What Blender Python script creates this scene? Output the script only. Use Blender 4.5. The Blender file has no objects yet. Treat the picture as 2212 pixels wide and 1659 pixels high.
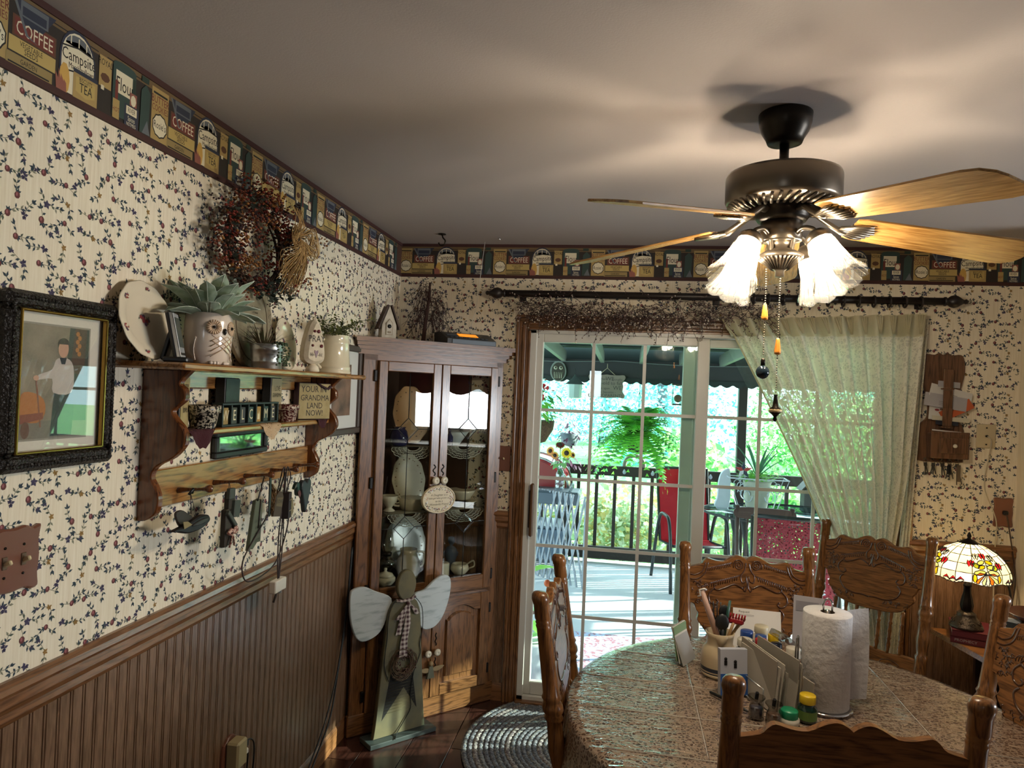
import bpy, math, random
from mathutils import Vector, Matrix, Euler
SC = bpy.context.scene
COL = SC.collection
R = random.Random(11)
rad = math.radians
PI = math.pi
sin, cos = math.sin, math.cos

# ------------------------------------------------------------------ camera, sky, sun, exposure
cam_d = bpy.data.cameras.new('camera')
cam = bpy.data.objects.new('camera', cam_d)
COL.objects.link(cam)
SC.camera = cam
cam_d.sensor_fit = 'HORIZONTAL'
cam_d.sensor_width = 36.0
cam_d.lens = 36.0 * 1516.4 / 2212.0
cam_d.clip_start = 0.05
cam_d.clip_end = 300
_yaw, _pitch, _roll = 0.1608, 0.0081, 0.0413
_f = Vector((-sin(_yaw) * cos(_pitch), cos(_yaw) * cos(_pitch), sin(_pitch)))
_r = Vector((cos(_yaw), sin(_yaw), 0))
_u = _r.cross(_f)
_r2 = cos(_roll) * _r + sin(_roll) * _u
_u2 = -sin(_roll) * _r + cos(_roll) * _u
cam.matrix_world = Matrix(((_r2.x, _u2.x, -_f.x, 1.251), (_r2.y, _u2.y, -_f.y, -3.7193),
                           (_r2.z, _u2.z, -_f.z, 1.6597), (0, 0, 0, 1)))
W = bpy.data.worlds.new('sky')
SC.world = W
W.use_nodes = True
_bg = W.node_tree.nodes['Background']
_bg.inputs[0].default_value = (0.74, 0.9, 1.0, 1)
_bg.inputs[1].default_value = 4.2


def light(name, kind, loc, energy, color=(1, 1, 1), size=None, direction=None, size_y=None):
    d = bpy.data.lights.new(name, kind)
    d.energy = energy
    d.color = color
    if kind == 'AREA':
        d.size = size
        if size_y:
            d.shape = 'RECTANGLE'
            d.size_y = size_y
    elif kind == 'POINT':
        d.shadow_soft_size = size or 0.03
    elif kind == 'SUN':
        d.angle = size or 0.01
    o = bpy.data.objects.new(name, d)
    o.location = loc
    if direction is not None:
        o.rotation_euler = Vector(direction).to_track_quat('-Z', 'Y').to_euler()
    COL.objects.link(o)
    return o


light('sun', 'SUN', (6, 8, 8), 14.0, (1.0, 0.95, 0.86), 0.012, (-1.0, -0.36, -0.30))
# daylight through the kitchen window at the far right and through the window behind the viewer
light('kitchen_daylight', 'AREA', (6.12, -1.55, 1.36), 66, (0.90, 0.95, 1.0), 1.25, (-1, 0, -0.03), 0.5)
light('rear_daylight', 'AREA', (0.83, -6.05, 1.79), 1.5, (0.85, 0.93, 1.0), 0.16, (0, 1, -0.05), 0.36)
# portal: guides sampling of the sky through the glass door, emits nothing itself
_pt = light('door_daylight', 'AREA', (1.66, 0.16, 1.02), 1, (1, 1, 1), 1.8, (0, -1, 0), 1.9)
_pt.data.cycles.is_portal = True
SC.view_settings.view_transform = 'Standard'
SC.view_settings.look = 'None'
SC.view_settings.exposure = 0.85
SC.view_settings.gamma = 1.0
SC.view_settings.use_curve_mapping = False
try:
    SC.cycles.max_bounces = 8
    SC.cycles.transparent_max_bounces = 24
    SC.cycles.use_denoising = True
    SC.cycles.sample_clamp_indirect = 6
except Exception:
    pass


# ------------------------------------------------------------------ materials
def lin(h):
    if not isinstance(h, str):
        return tuple(h)
    h = h.lstrip('#')
    o = []
    for i in (0, 2, 4):
        v = int(h[i:i + 2], 16) / 255
        o.append(v / 12.92 if v <= 0.04045 else ((v + 0.055) / 1.055) ** 2.4)
    return tuple(o)


MATS = {}


def _nodes(name):
    m = bpy.data.materials.new(name)
    m.use_nodes = True
    nt = m.node_tree
    return m, nt, nt.nodes['Principled BSDF'], nt.links


def mat(name, col='#808080', rough=0.5, metal=0.0, col2=None, scale=20, stretch=(1, 1, 1), lo=0.35, hi=0.65,
        bump=0, bscale=None, emit=0, trans=0, coat=0, alpha=1, sss=0, spec=None, detail=4, rnd=0):
    if name in MATS:
        return MATS[name]
    m, nt, b, L = _nodes(name)
    c = lin(col)
    b.inputs['Base Color'].default_value = (*c, 1)
    b.inputs['Roughness'].default_value = rough
    b.inputs['Metallic'].default_value = metal
    if spec is not None:
        b.inputs['Specular IOR Level'].default_value = spec
    if coat:
        b.inputs['Coat Weight'].default_value = coat
        b.inputs['Coat Roughness'].default_value = 0.12
    if trans:
        b.inputs['Transmission Weight'].default_value = trans
    if emit:
        b.inputs['Emission Color'].default_value = (*c, 1)
        b.inputs['Emission Strength'].default_value = emit
    if alpha < 1:
        b.inputs['Alpha'].default_value = alpha
    if sss:
        b.inputs['Subsurface Weight'].default_value = sss
        b.inputs['Subsurface Radius'].default_value = (0.02, 0.02, 0.02)
    tc = mp = None
    if col2 or bump:
        tc = nt.nodes.new('ShaderNodeTexCoord')
        mp = nt.nodes.new('ShaderNodeMapping')
        mp.inputs['Scale'].default_value = stretch
        L.new(tc.outputs['Object'], mp.inputs[0])
        vec = mp.outputs[0]
        if rnd:
            oi = nt.nodes.new('ShaderNodeObjectInfo')
            ad = nt.nodes.new('ShaderNodeVectorMath')
            ad.operation = 'ADD'
            ml = nt.nodes.new('ShaderNodeMath')
            ml.operation = 'MULTIPLY'
            ml.inputs[1].default_value = 37.0
            L.new(oi.outputs['Random'], ml.inputs[0])
            L.new(mp.outputs[0], ad.inputs[0])
            L.new(ml.outputs[0], ad.inputs[1])
            vec = ad.outputs[0]
    if col2:
        n = nt.nodes.new('ShaderNodeTexNoise')
        n.inputs['Scale'].default_value = scale
        n.inputs['Detail'].default_value = detail
        L.new(vec, n.inputs['Vector'])
        r = nt.nodes.new('ShaderNodeValToRGB')
        r.color_ramp.elements[0].position = lo
        r.color_ramp.elements[1].position = hi
        r.color_ramp.elements[0].color = (*c, 1)
        r.color_ramp.elements[1].color = (*lin(col2), 1)
        L.new(n.outputs[0], r.inputs[0])
        L.new(r.outputs[0], b.inputs['Base Color'])
        if emit:
            L.new(r.outputs[0], b.inputs['Emission Color'])
    if bump:
        n2 = nt.nodes.new('ShaderNodeTexNoise')
        n2.inputs['Scale'].default_value = bscale or scale
        n2.inputs['Detail'].default_value = 3
        L.new(vec, n2.inputs['Vector'])
        bp = nt.nodes.new('ShaderNodeBump')
        bp.inputs['Strength'].default_value = bump
        bp.inputs['Distance'].default_value = 0.01
        L.new(n2.outputs[0], bp.inputs['Height'])
        L.new(bp.outputs[0], b.inputs['Normal'])
    MATS[name] = m
    return m


def wood(name, light_c, dark_c, axis='z', rough=0.35, k=1.0, coat=0.25, ring=0.5):
    """oak: broad cathedral figure plus fine pores, the grain running along the axis"""
    if name in MATS:
        return MATS[name]
    m, nt, b, L = _nodes(name)
    tc = nt.nodes.new('ShaderNodeTexCoord')
    mp = nt.nodes.new('ShaderNodeMapping')
    s = {'x': (0.09, 1, 1), 'y': (1, 0.09, 1), 'z': (1, 1, 0.09)}[axis]
    mp.inputs['Scale'].default_value = s
    oi = nt.nodes.new('ShaderNodeObjectInfo')
    ml = nt.nodes.new('ShaderNodeMath')
    ml.operation = 'MULTIPLY'
    ml.inputs[1].default_value = 23.0
    ad = nt.nodes.new('ShaderNodeVectorMath')
    ad.operation = 'ADD'
    L.new(oi.outputs['Random'], ml.inputs[0])
    L.new(tc.outputs['Object'], mp.inputs[0])
    L.new(mp.outputs[0], ad.inputs[0])
    L.new(ml.outputs[0], ad.inputs[1])
    n1 = nt.nodes.new('ShaderNodeTexNoise')
    n1.inputs['Scale'].default_value = 26 * k
    n1.inputs['Detail'].default_value = 2
    n1.inputs['Distortion'].default_value = 0.6
    L.new(ad.outputs[0], n1.inputs['Vector'])
    mt = nt.nodes.new('ShaderNodeMath')
    mt.operation = 'MULTIPLY'
    mt.inputs[1].default_value = 7.0
    L.new(n1.outputs[0], mt.inputs[0])
    fr = nt.nodes.new('ShaderNodeMath')
    fr.operation = 'PINGPONG'
    fr.inputs[1].default_value = 0.5
    L.new(mt.outputs[0], fr.inputs[0])
    n2 = nt.nodes.new('ShaderNodeTexNoise')
    n2.inputs['Scale'].default_value = 260 * k
    n2.inputs['Detail'].default_value = 3
    L.new(ad.outputs[0], n2.inputs['Vector'])
    mx = nt.nodes.new('ShaderNodeMath')
    mx.operation = 'MULTIPLY_ADD'
    mx.inputs[1].default_value = ring * 2
    L.new(fr.outputs[0], mx.inputs[0])
    L.new(n2.outputs[0], mx.inputs[2])
    r = nt.nodes.new('ShaderNodeValToRGB')
    r.color_ramp.elements[0].position = 0.38
    r.color_ramp.elements[1].position = 0.85
    r.color_ramp.elements[0].color = (*lin(dark_c), 1)
    r.color_ramp.elements[1].color = (*lin(light_c), 1)
    L.new(mx.outputs[0], r.inputs[0])
    L.new(r.outputs[0], b.inputs['Base Color'])
    b.inputs['Roughness'].default_value = rough
    b.inputs['Coat Weight'].default_value = coat
    b.inputs['Coat Roughness'].default_value = 0.15
    MATS[name] = m
    return m


def glass(name, col='#ffffff', gloss=0.06, rough=0.0, tint=1.0):
    """thin pane: clear, with a mirror share that grows at grazing angles"""
    if name in MATS:
        return MATS[name]
    m, nt, b, L = _nodes(name)
    nt.nodes.remove(b)
    out = nt.nodes['Material Output']
    tr = nt.nodes.new('ShaderNodeBsdfTransparent')
    tr.inputs[0].default_value = (*[x * tint for x in lin(col)], 1)
    gl = nt.nodes.new('ShaderNodeBsdfGlossy')
    gl.inputs['Roughness'].default_value = rough
    lw = nt.nodes.new('ShaderNodeLayerWeight')
    lw.inputs[0].default_value = 0.5
    pw_ = nt.nodes.new('ShaderNodeMath')
    pw_.operation = 'POWER'
    pw_.inputs[1].default_value = 4.5
    L.new(lw.outputs['Facing'], pw_.inputs[0])
    ma = nt.nodes.new('ShaderNodeMath')
    ma.operation = 'MULTIPLY_ADD'
    ma.inputs[1].default_value = 0.9
    ma.inputs[2].default_value = gloss
    ma.use_clamp = True
    mx = nt.nodes.new('ShaderNodeMixShader')
    L.new(pw_.outputs[0], ma.inputs[0])
    L.new(ma.outputs[0], mx.inputs[0])
    L.new(tr.outputs[0], mx.inputs[1])
    L.new(gl.outputs[0], mx.inputs[2])
    L.new(mx.outputs[0], out.inputs[0])
    MATS[name] = m
    return m


def leafmat(name, col, col2=None, scale=8, trans=0.35, rough=0.55):
    if name in MATS:
        return MATS[name]
    m = mat(name, col, rough, col2=col2 or col, scale=scale)
    nt = m.node_tree
    b = nt.nodes['Principled BSDF']
    t = nt.nodes.new('ShaderNodeBsdfTranslucent')
    t.inputs[0].default_value = (*[min(1, x * 1.5) for x in lin(col2 or col)], 1)
    mx = nt.nodes.new('ShaderNodeMixShader')
    mx.inputs[0].default_value = trans
    nt.links.new(b.outputs[0], mx.inputs[1])
    nt.links.new(t.outputs[0], mx.inputs[2])
    nt.links.new(mx.outputs[0], nt.nodes['Material Output'].inputs[0])
    return m


# ------------------------------------------------------------------ mesh building
RX90 = Matrix.Rotation(PI / 2, 4, 'X')


def frame_z(p, d):
    """matrix with local z along d, origin p"""
    q = Vector(d).to_track_quat('Z', 'Y')
    return Matrix.Translation(Vector(p)) @ q.to_matrix().to_4x4()


class MB:
    def __init__(s, M=None):
        s.v, s.f, s.mi, s.sm, s.mats = [], [], [], [], []
        s.M = M or Matrix()

    def midx(s, m):
        if m not in s.mats:
            s.mats.append(m)
        return s.mats.index(m)

    def add(s, vs, fs, m, smooth=False, M=None):
        T = s.M @ M if M is not None else s.M
        o = len(s.v)
        s.v += [T @ Vector(p) for p in vs]
        k = s.midx(m)
        for f in fs:
            s.f.append([i + o for i in f])
            s.mi.append(k)
            s.sm.append(smooth)
        return s

    def box(s, c, size, m, rot=None, bev=0.0, M=None):
        hx, hy, hz = size[0] / 2, size[1] / 2, size[2] / 2
        T = Matrix.Translation(Vector(c))
        if rot is not None:
            T = T @ Euler(rot).to_matrix().to_4x4()
        if M is not None:
            T = M @ T
        b = min(bev, hx * .95, hy * .95, hz * .95)
        if b <= 0:
            vs = [(x * hx, y * hy, z * hz) for x in (-1, 1) for y in (-1, 1) for z in (-1, 1)]
            fs = [(0, 1, 3, 2), (4, 6, 7, 5), (0, 4, 5, 1), (2, 3, 7, 6), (0, 2, 6, 4), (1, 5, 7, 3)]
            return s.add(vs, fs, m, False, T)
        vs, fs, idx = [], [], {}
        for x in (-1, 1):
            for y in (-1, 1):
                for z in (-1, 1):
                    for a in range(3):
                        p = [x * (hx - b), y * (hy - b), z * (hz - b)]
                        p[a] = (x * hx, y * hy, z * hz)[a]
                        idx[(x, y, z, a)] = len(vs)
                        vs.append(p)
        for a in range(3):
            o = [i for i in range(3) if i != a]
            for sg in (-1, 1):
                q = []
                for e, g in ((-1, -1), (1, -1), (1, 1), (-1, 1)):
                    k = [0, 0, 0]
                    k[a] = sg
                    k[o[0]] = e
                    k[o[1]] = g
                    q.append(idx[(*k, a)])
                if (sg > 0) == (a == 1):
                    q.reverse()
                fs.append(q)
        for a in range(3):
            o = [i for i in range(3) if i != a]
            for e in (-1, 1):
                for g in (-1, 1):
                    k1 = [0, 0, 0]
                    k2 = [0, 0, 0]
                    k1[a] = -1
                    k2[a] = 1
                    for k in (k1, k2):
                        k[o[0]] = e
                        k[o[1]] = g
                    fs.append([idx[(*k1, o[0])], idx[(*k2, o[0])], idx[(*k2, o[1])], idx[(*k1, o[1])]])
        for x in (-1, 1):
            for y in (-1, 1):
                for z in (-1, 1):
                    fs.append([idx[(x, y, z, a)] for a in range(3)])
        return s.add(vs, fs, m, False, T)

    def lathe(s, prof, m, seg=20, M=None, smooth=True, cap=True, sy=1.0, a0=0, a1=2 * PI, flute=0, fl_n=0):
        """prof: (radius, z) pairs bottom to top"""
        full = abs(a1 - a0 - 2 * PI) < 1e-6
        n = seg if full else seg + 1
        vs, fs = [], []
        for r, z in prof:
            for i in range(n):
                a = a0 + (a1 - a0) * i / seg
                rr = r * (1 + flute * cos(fl_n * a)) if flute else r
                vs.append((rr * cos(a), rr * sin(a) * sy, z))
        for j in range(len(prof) - 1):
            for i in range(seg):
                k = (i + 1) % n
                fs.append((j * n + i, j * n + k, (j + 1) * n + k, (j + 1) * n + i))
        if cap and full:
            if prof[0][0] > 1e-5:
                fs.append(tuple(range(n))[::-1])
            if prof[-1][0] > 1e-5:
                fs.append(tuple((len(prof) - 1) * n + i for i in range(n)))
        return s.add(vs, fs, m, smooth, M)

    def ball(s, c, r, m, seg=10, sc=(1, 1, 1), rings=6, M=None):
        pr = [(max(r * sin(PI * i / rings), 0.0), -r * cos(PI * i / rings)) for i in range(rings + 1)]
        T = Matrix.Translation(Vector(c)) @ Matrix.Diagonal((*sc, 1))
        if M is not None:
            T = M @ T
        return s.lathe(pr, m, seg, T, cap=False)

    def cyl(s, p0, p1, r, m, seg=12, r1=None, smooth=True):
        p0, p1 = Vector(p0), Vector(p1)
        h = (p1 - p0).length
        return s.lathe([(r, 0), (r if r1 is None else r1, h)], m, seg, frame_z(p0, p1 - p0), smooth)

    def tube(s, pts, r, m, seg=6, closed=False, smooth=True, flat=1.0, nrm=None):
        P = [Vector(p) for p in pts]
        n = len(P)
        vs, fs = [], []
        nrm = Vector(nrm) if nrm else None
        for i in range(n):
            a = P[(i - 1) % n] if (closed or i > 0) else P[i]
            b = P[(i + 1) % n] if (closed or i < n - 1) else P[i]
            d = (b - a)
            if d.length < 1e-9:
                d = Vector((0, 0, 1))
            d.normalize()
            if nrm is None:
                nrm = d.orthogonal().normalized()
            else:
                nrm = nrm - d * nrm.dot(d)
                if nrm.length < 1e-6:
                    nrm = d.orthogonal()
                nrm.normalize()
            bn = d.cross(nrm)
            rr = r[i] if isinstance(r, (list, tuple)) else r
            for k in range(seg):
                t = 2 * PI * k / seg
                vs.append(P[i] + nrm * (rr * cos(t)) + bn * (rr * flat * sin(t)))
        for i in range(n if closed else n - 1):
            j = (i + 1) % n
            for k in range(seg):
                l = (k + 1) % seg
                fs.append((i * seg + k, i * seg + l, j * seg + l, j * seg + k))
        if not closed:
            fs.append(tuple(range(seg))[::-1])
            fs.append(tuple((n - 1) * seg + k for k in range(seg)))
        return s.add(vs, fs, m, smooth)

    def prism(s, poly, y0, y1, m, M=None, ch=0.0):
        """outline in x,z, extruded along y from y0 (front) to y1; ch chamfers the front edge"""
        n = len(poly)
        ar = sum(poly[i][0] * poly[(i + 1) % n][1] - poly[(i + 1) % n][0] * poly[i][1] for i in range(n))
        if ar < 0:
            poly = poly[::-1]
        vs, fs = [], []
        if ch:
            ins = []
            for i in range(n):
                p, a, b = Vector(poly[i]), Vector(poly[i - 1]), Vector(poly[(i + 1) % n])
                e1 = (p - a)
                e2 = (b - p)
                e1 = e1.normalized() if e1.length > 1e-9 else Vector((1, 0))
                e2 = e2.normalized() if e2.length > 1e-9 else e1
                nn = Vector((-e1.y - e2.y, e1.x + e2.x))
                nn = nn.normalized() if nn.length > 1e-6 else Vector((-e1.y, e1.x))
                ins.append(p + nn * ch)
            vs += [(p.x, y0, p.y) for p in ins]
            vs += [(p[0], y0 + ch, p[1]) for p in poly]
            vs += [(p[0], y1, p[1]) for p in poly]
            k = 3
        else:
            vs += [(p[0], y0, p[1]) for p in poly]
            vs += [(p[0], y1, p[1]) for p in poly]
            k = 2
        fs.append(tuple(range(n)))
        fs.append(tuple((k - 1) * n + i for i in range(n))[::-1])
        for j in range(k - 1):
            for i in range(n):
                l = (i + 1) % n
                fs.append((j * n + i, (j + 1) * n + i, (j + 1) * n + l, j * n + l))
        return s.add(vs, fs, m, False, M)

    def flat(s, poly, y, m, M=None):
        """flat print facing -y, outline in x,z"""
        n = len(poly)
        ar = sum(poly[i][0] * poly[(i + 1) % n][1] - poly[(i + 1) % n][0] * poly[i][1] for i in range(n))
        if ar < 0:
            poly = poly[::-1]
        return s.add([(p[0], y, p[1]) for p in poly], [tuple(range(n))], m, False, M)

    def txt(s, t, x, z, size, m, y=0.0, align='CENTER', M=None, ext=0.0, shear=0.0, sx=1.0, rot=0.0):
        """lettering facing -y, centred on x, z"""
        key = (t, align, round(shear, 2), ext)
        if key not in TXT:
            cu = bpy.data.curves.new('t', 'FONT')
            cu.body = t
            cu.align_x = align
            cu.align_y = 'CENTER'
            cu.resolution_u = 2
            cu.extrude = ext
            cu.shear = shear
            o = bpy.data.objects.new('t', cu)
            COL.objects.link(o)
            bpy.context.view_layer.update()
            me = bpy.data.meshes.new_from_object(o.evaluated_get(bpy.context.evaluated_depsgraph_get()))
            TXT[key] = ([v.co.copy() for v in me.vertices], [tuple(p.vertices) for p in me.polygons])
            bpy.data.objects.remove(o)
            bpy.data.curves.remove(cu)
            bpy.data.meshes.remove(me)
        vs, fs = TXT[key]
        T = Matrix.Translation((x, y, z)) @ Matrix.Rotation(rot, 4, 'Y') @ RX90 @ Matrix.Diagonal((size * sx, size, size, 1))
        if M is not None:
            T = M @ T
        return s.add(vs, fs, m, False, T)

    def leaf(s, p, d, L, w, m, up=(0, 0, 1), bend=0.25, n=3, fold=0.15, rnd=0.8):
        """pointed leaf blade of 2n quads with a folded midrib"""
        p, d, up = Vector(p), Vector(d).normalized(), Vector(up)
        sd = d.cross(up)
        if sd.length < 1e-4:
            sd = d.orthogonal()
        sd.normalize()
        nm = sd.cross(d)
        vs, fs = [], []
        for i in range(n + 1):
            t = i / n
            ww = w * 0.5 * (sin(PI * min(1, t * 0.92 + 0.08)) ** rnd)
            c = p + d * (L * t) - nm * (bend * L * t * t)
            vs += [c - sd * ww + nm * (fold * ww), c, c + sd * ww + nm * (fold * ww)]
        for i in range(n):
            a = i * 3
            fs += [(a, a + 1, a + 4, a + 3), (a + 1, a + 2, a + 5, a + 4)]
        return s.add(vs, fs, m, True)

    def build(s, name, parent=None, kind=None):
        me = bpy.data.meshes.new(name)
        me.from_pydata([tuple(v) for v in s.v], [], s.f)
        for m in s.mats:
            me.materials.append(m)
        me.polygons.foreach_set('material_index', s.mi)
        me.polygons.foreach_set('use_smooth', s.sm)
        me.update()
        o = bpy.data.objects.new(name, me)
        COL.objects.link(o)
        if parent is not None:
            o.parent = parent
        if kind:
            o['kind'] = kind
        return o


TXT = {}


def tag(o, label, cat, group=None, kind=None):
    o['label'] = label
    o['category'] = cat
    if group:
        o['group'] = group
    if kind:
        o['kind'] = kind
    return o


def thing(name, label, cat, loc=(0, 0, 0), rz=0.0, group=None, rot=None):
    o = bpy.data.objects.new(name, None)
    o.empty_display_size = 0.05
    COL.objects.link(o)
    o.location = loc
    o.rotation_euler = rot or (0, 0, rz)
    return tag(o, label, cat, group)


def dup(root, loc, rz, label=None, rot=None, scale=None):
    """a copy of a thing with copies of its parts and sub-parts, mesh data shared"""
    r = root.copy()
    COL.objects.link(r)
    r.location = loc
    r.rotation_euler = rot or (0, 0, rz)
    if scale:
        r.scale = scale
    if label:
        r['label'] = label
    for ch in list(root.children):
        c = ch.copy()
        COL.objects.link(c)
        c.parent = r
        for g in list(ch.children):
            d = g.copy()
            COL.objects.link(d)
            d.parent = c
    return r


def like(src, parent, loc=(0, 0, 0), rz=0, rot=None, name=None):
    """one more alike piece sharing the mesh of src"""
    c = bpy.data.objects.new(name or src.name.split('.')[0], src.data)
    COL.objects.link(c)
    c.parent = parent
    c.location = loc
    c.rotation_euler = rot or (0, 0, rz)
    return c


def struct(o):
    o['kind'] = 'structure'
    return o


def ell(cx, cz, rx, rz_, n=24, a0=0, a1=2 * PI):
    full = abs(a1 - a0 - 2 * PI) < 1e-6
    k = n if full else n + 1
    return [(cx + rx * cos(a0 + (a1 - a0) * i / n), cz + rz_ * sin(a0 + (a1 - a0) * i / n)) for i in range(k)]


def rect(x0, z0, x1, z1):
    return [(x0, z0), (x1, z0), (x1, z1), (x0, z1)]


def spline(pts, n=8, closed=False):
    """Catmull-Rom through the points"""
    P = [Vector(p) for p in pts]
    out = []
    m = len(P)
    rng = range(m) if closed else range(m - 1)
    for i in rng:
        p0 = P[(i - 1) % m] if closed or i > 0 else P[i]
        p1, p2 = P[i], P[(i + 1) % m]
        p3 = P[(i + 2) % m] if closed or i < m - 2 else p2
        for k in range(n):
            t = k / n
            out.append(0.5 * ((2 * p1) + (p2 - p0) * t + (2 * p0 - 5 * p1 + 4 * p2 - p3) * t * t + (3 * p1 - p0 - 3 * p2 + p3) * t ** 3))
    if not closed:
        out.append(P[-1])
    return out


def sp2(pts, n=6, closed=True):
    return [(p[0], p[1]) for p in spline([(a, b, 0) for a, b in pts], n, closed)]


RZL = PI / 2      # things on the left wall: local x runs along the wall, local -y faces the room
# ================================================================== the room
HC = 2.44
OAK = wood('oak', '#8d5c30', '#54300f', 'z', 0.32)
OAKX = wood('oak_along_x', '#8d5c30', '#54300f', 'x', 0.32)
DOAK = wood('dark_oak', '#7a5230', '#452a13', 'z', 0.3)
DOAKX = wood('dark_oak_along_x', '#7a5230', '#452a13', 'x', 0.3)
PANELW = wood('beadboard_oak', '#80614a', '#5d432e', 'z', 0.35, 1.0, 0.2, 0.3)
RAILW = wood('rail_oak', '#7f5534', '#543319', 'x', 0.28)
RAILWY = wood('rail_oak_y', '#7f5534', '#543319', 'y', 0.28)
CREAM = mat('wallpaper_cream', '#e4d9c4', 0.75, col2='#d6c8ae', scale=60, stretch=(3, 3, 0.12), lo=0.3, hi=0.7)
CEIL = mat('ceiling_paint', '#aaa09b', 0.85, bump=0.05, bscale=180)
FLOORM = wood('floor_laminate', '#3c211a', '#1d0f0b', 'y', 0.22, 0.8, 0.3)
WHITEV = mat('white_vinyl', '#c9c6be', 0.35)
BLACK = mat('black', '#0b0b0c', 0.4)
LEAFD = mat('print_leaf', '#2c3b45', 0.8)
LEAFG = mat('print_leaf_green', '#4a5346', 0.8)
STEM = mat('print_stem', '#7c7a66', 0.8)
ROSE = mat('print_rose', '#60302f', 0.8)
ROSEL = mat('print_rose_light', '#94585c', 0.8)
BLUEF = mat('print_blue_flower', '#3c3550', 0.8)
GOLDF = mat('print_gold_flower', '#8c6a35', 0.8)

# floor of individual laminate planks
fl = struct(MB().box((1.55, -3.05, -0.05), (10.6, 6.2, 0.08), BLACK).build('floor'))
fl.location.x = 0.6
pk = {}
px = -0.05
col = 0
while px < 3.6:
    y = -5.6 + (col * 0.47) % 1.2
    while y < -0.02:
        y1 = min(y + 1.21, 0.0)
        ln = y1 - y - 0.003
        if y1 > -3.4 and ln > 0.05 and px < 3.3:
            k = round(ln, 2)
            if k not in pk:
                o = MB().box((0, 0, 0), (0.187, ln, 0.01), FLOORM, bev=0.0012).build('plank', fl)
                pk[k] = o
            else:
                o = like(pk[k], fl)
            o.location = (px + 0.094 - 0.6, y + ln / 2, -0.0052)
        y = y1
    px += 0.19
    col += 1
rest = MB()
rest.box((2.0, -4.55, -0.0052), (4.1, 2.2, 0.01), FLOORM)
rest.box((4.95, -2.85, -0.0052), (2.7, 5.7, 0.01), FLOORM)
rest.box((1.75, -3.4, -0.008), (3.8, 0.2, 0.004), FLOORM)
rest.build('plank_field', fl, 'stuff').location = (-0.6, 0, 0)

struct(MB().box((3.0, -3.0, HC + 0.05), (6.8, 6.6, 0.1), CEIL).build('ceiling'))
wl = struct(MB().box((-0.06, -3.0, 1.22), (0.12, 6.4, 2.44), CREAM).build('wall_left'))
DX0, DX1, DZ1 = 0.735, 2.585, 1.99          # rough opening of the sliding door
wb = MB()
wb.box(((DX0 - 0.12) / 2, 0.07, 1.22), (DX0 + 0.12, 0.14, 2.44), CREAM)
wb.box(((DX1 + 3.24) / 2, 0.07, 1.22), (3.24 - DX1, 0.14, 2.44), CREAM)
wb.box(((DX0 + DX1) / 2, 0.07, (DZ1 + 2.44) / 2), (DX1 - DX0, 0.14, 2.44 - DZ1), CREAM)
wb = struct(wb.build('wall_back'))
struct(MB().box((3.18, -0.26, 1.22), (0.12, 0.52, 2.44), CREAM).build('wall_right'))
PLAIN = mat('kitchen_paint', '#6d5f4e', 0.8)
struct(MB().box((3.0, -6.15, 1.22), (6.8, 0.1, 2.44), PLAIN).build('wall_rear'))
kw = MB()
kw.box((4.8, 0.07, 1.22), (3.1, 0.14, 2.44), PLAIN)
kw.box((6.3, -3.0, 0.53), (0.12, 6.4, 1.06), PLAIN)
kw.box((6.3, -3.0, 2.27), (0.12, 6.4, 0.34), PLAIN)
kw.box((6.3, -4.2, 1.58), (0.12, 3.9, 1.05), PLAIN)
kw.box((6.3, -0.4, 1.58), (0.12, 1.0, 1.05), PLAIN)
struct(kw.build('wall_kitchen'))


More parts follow.
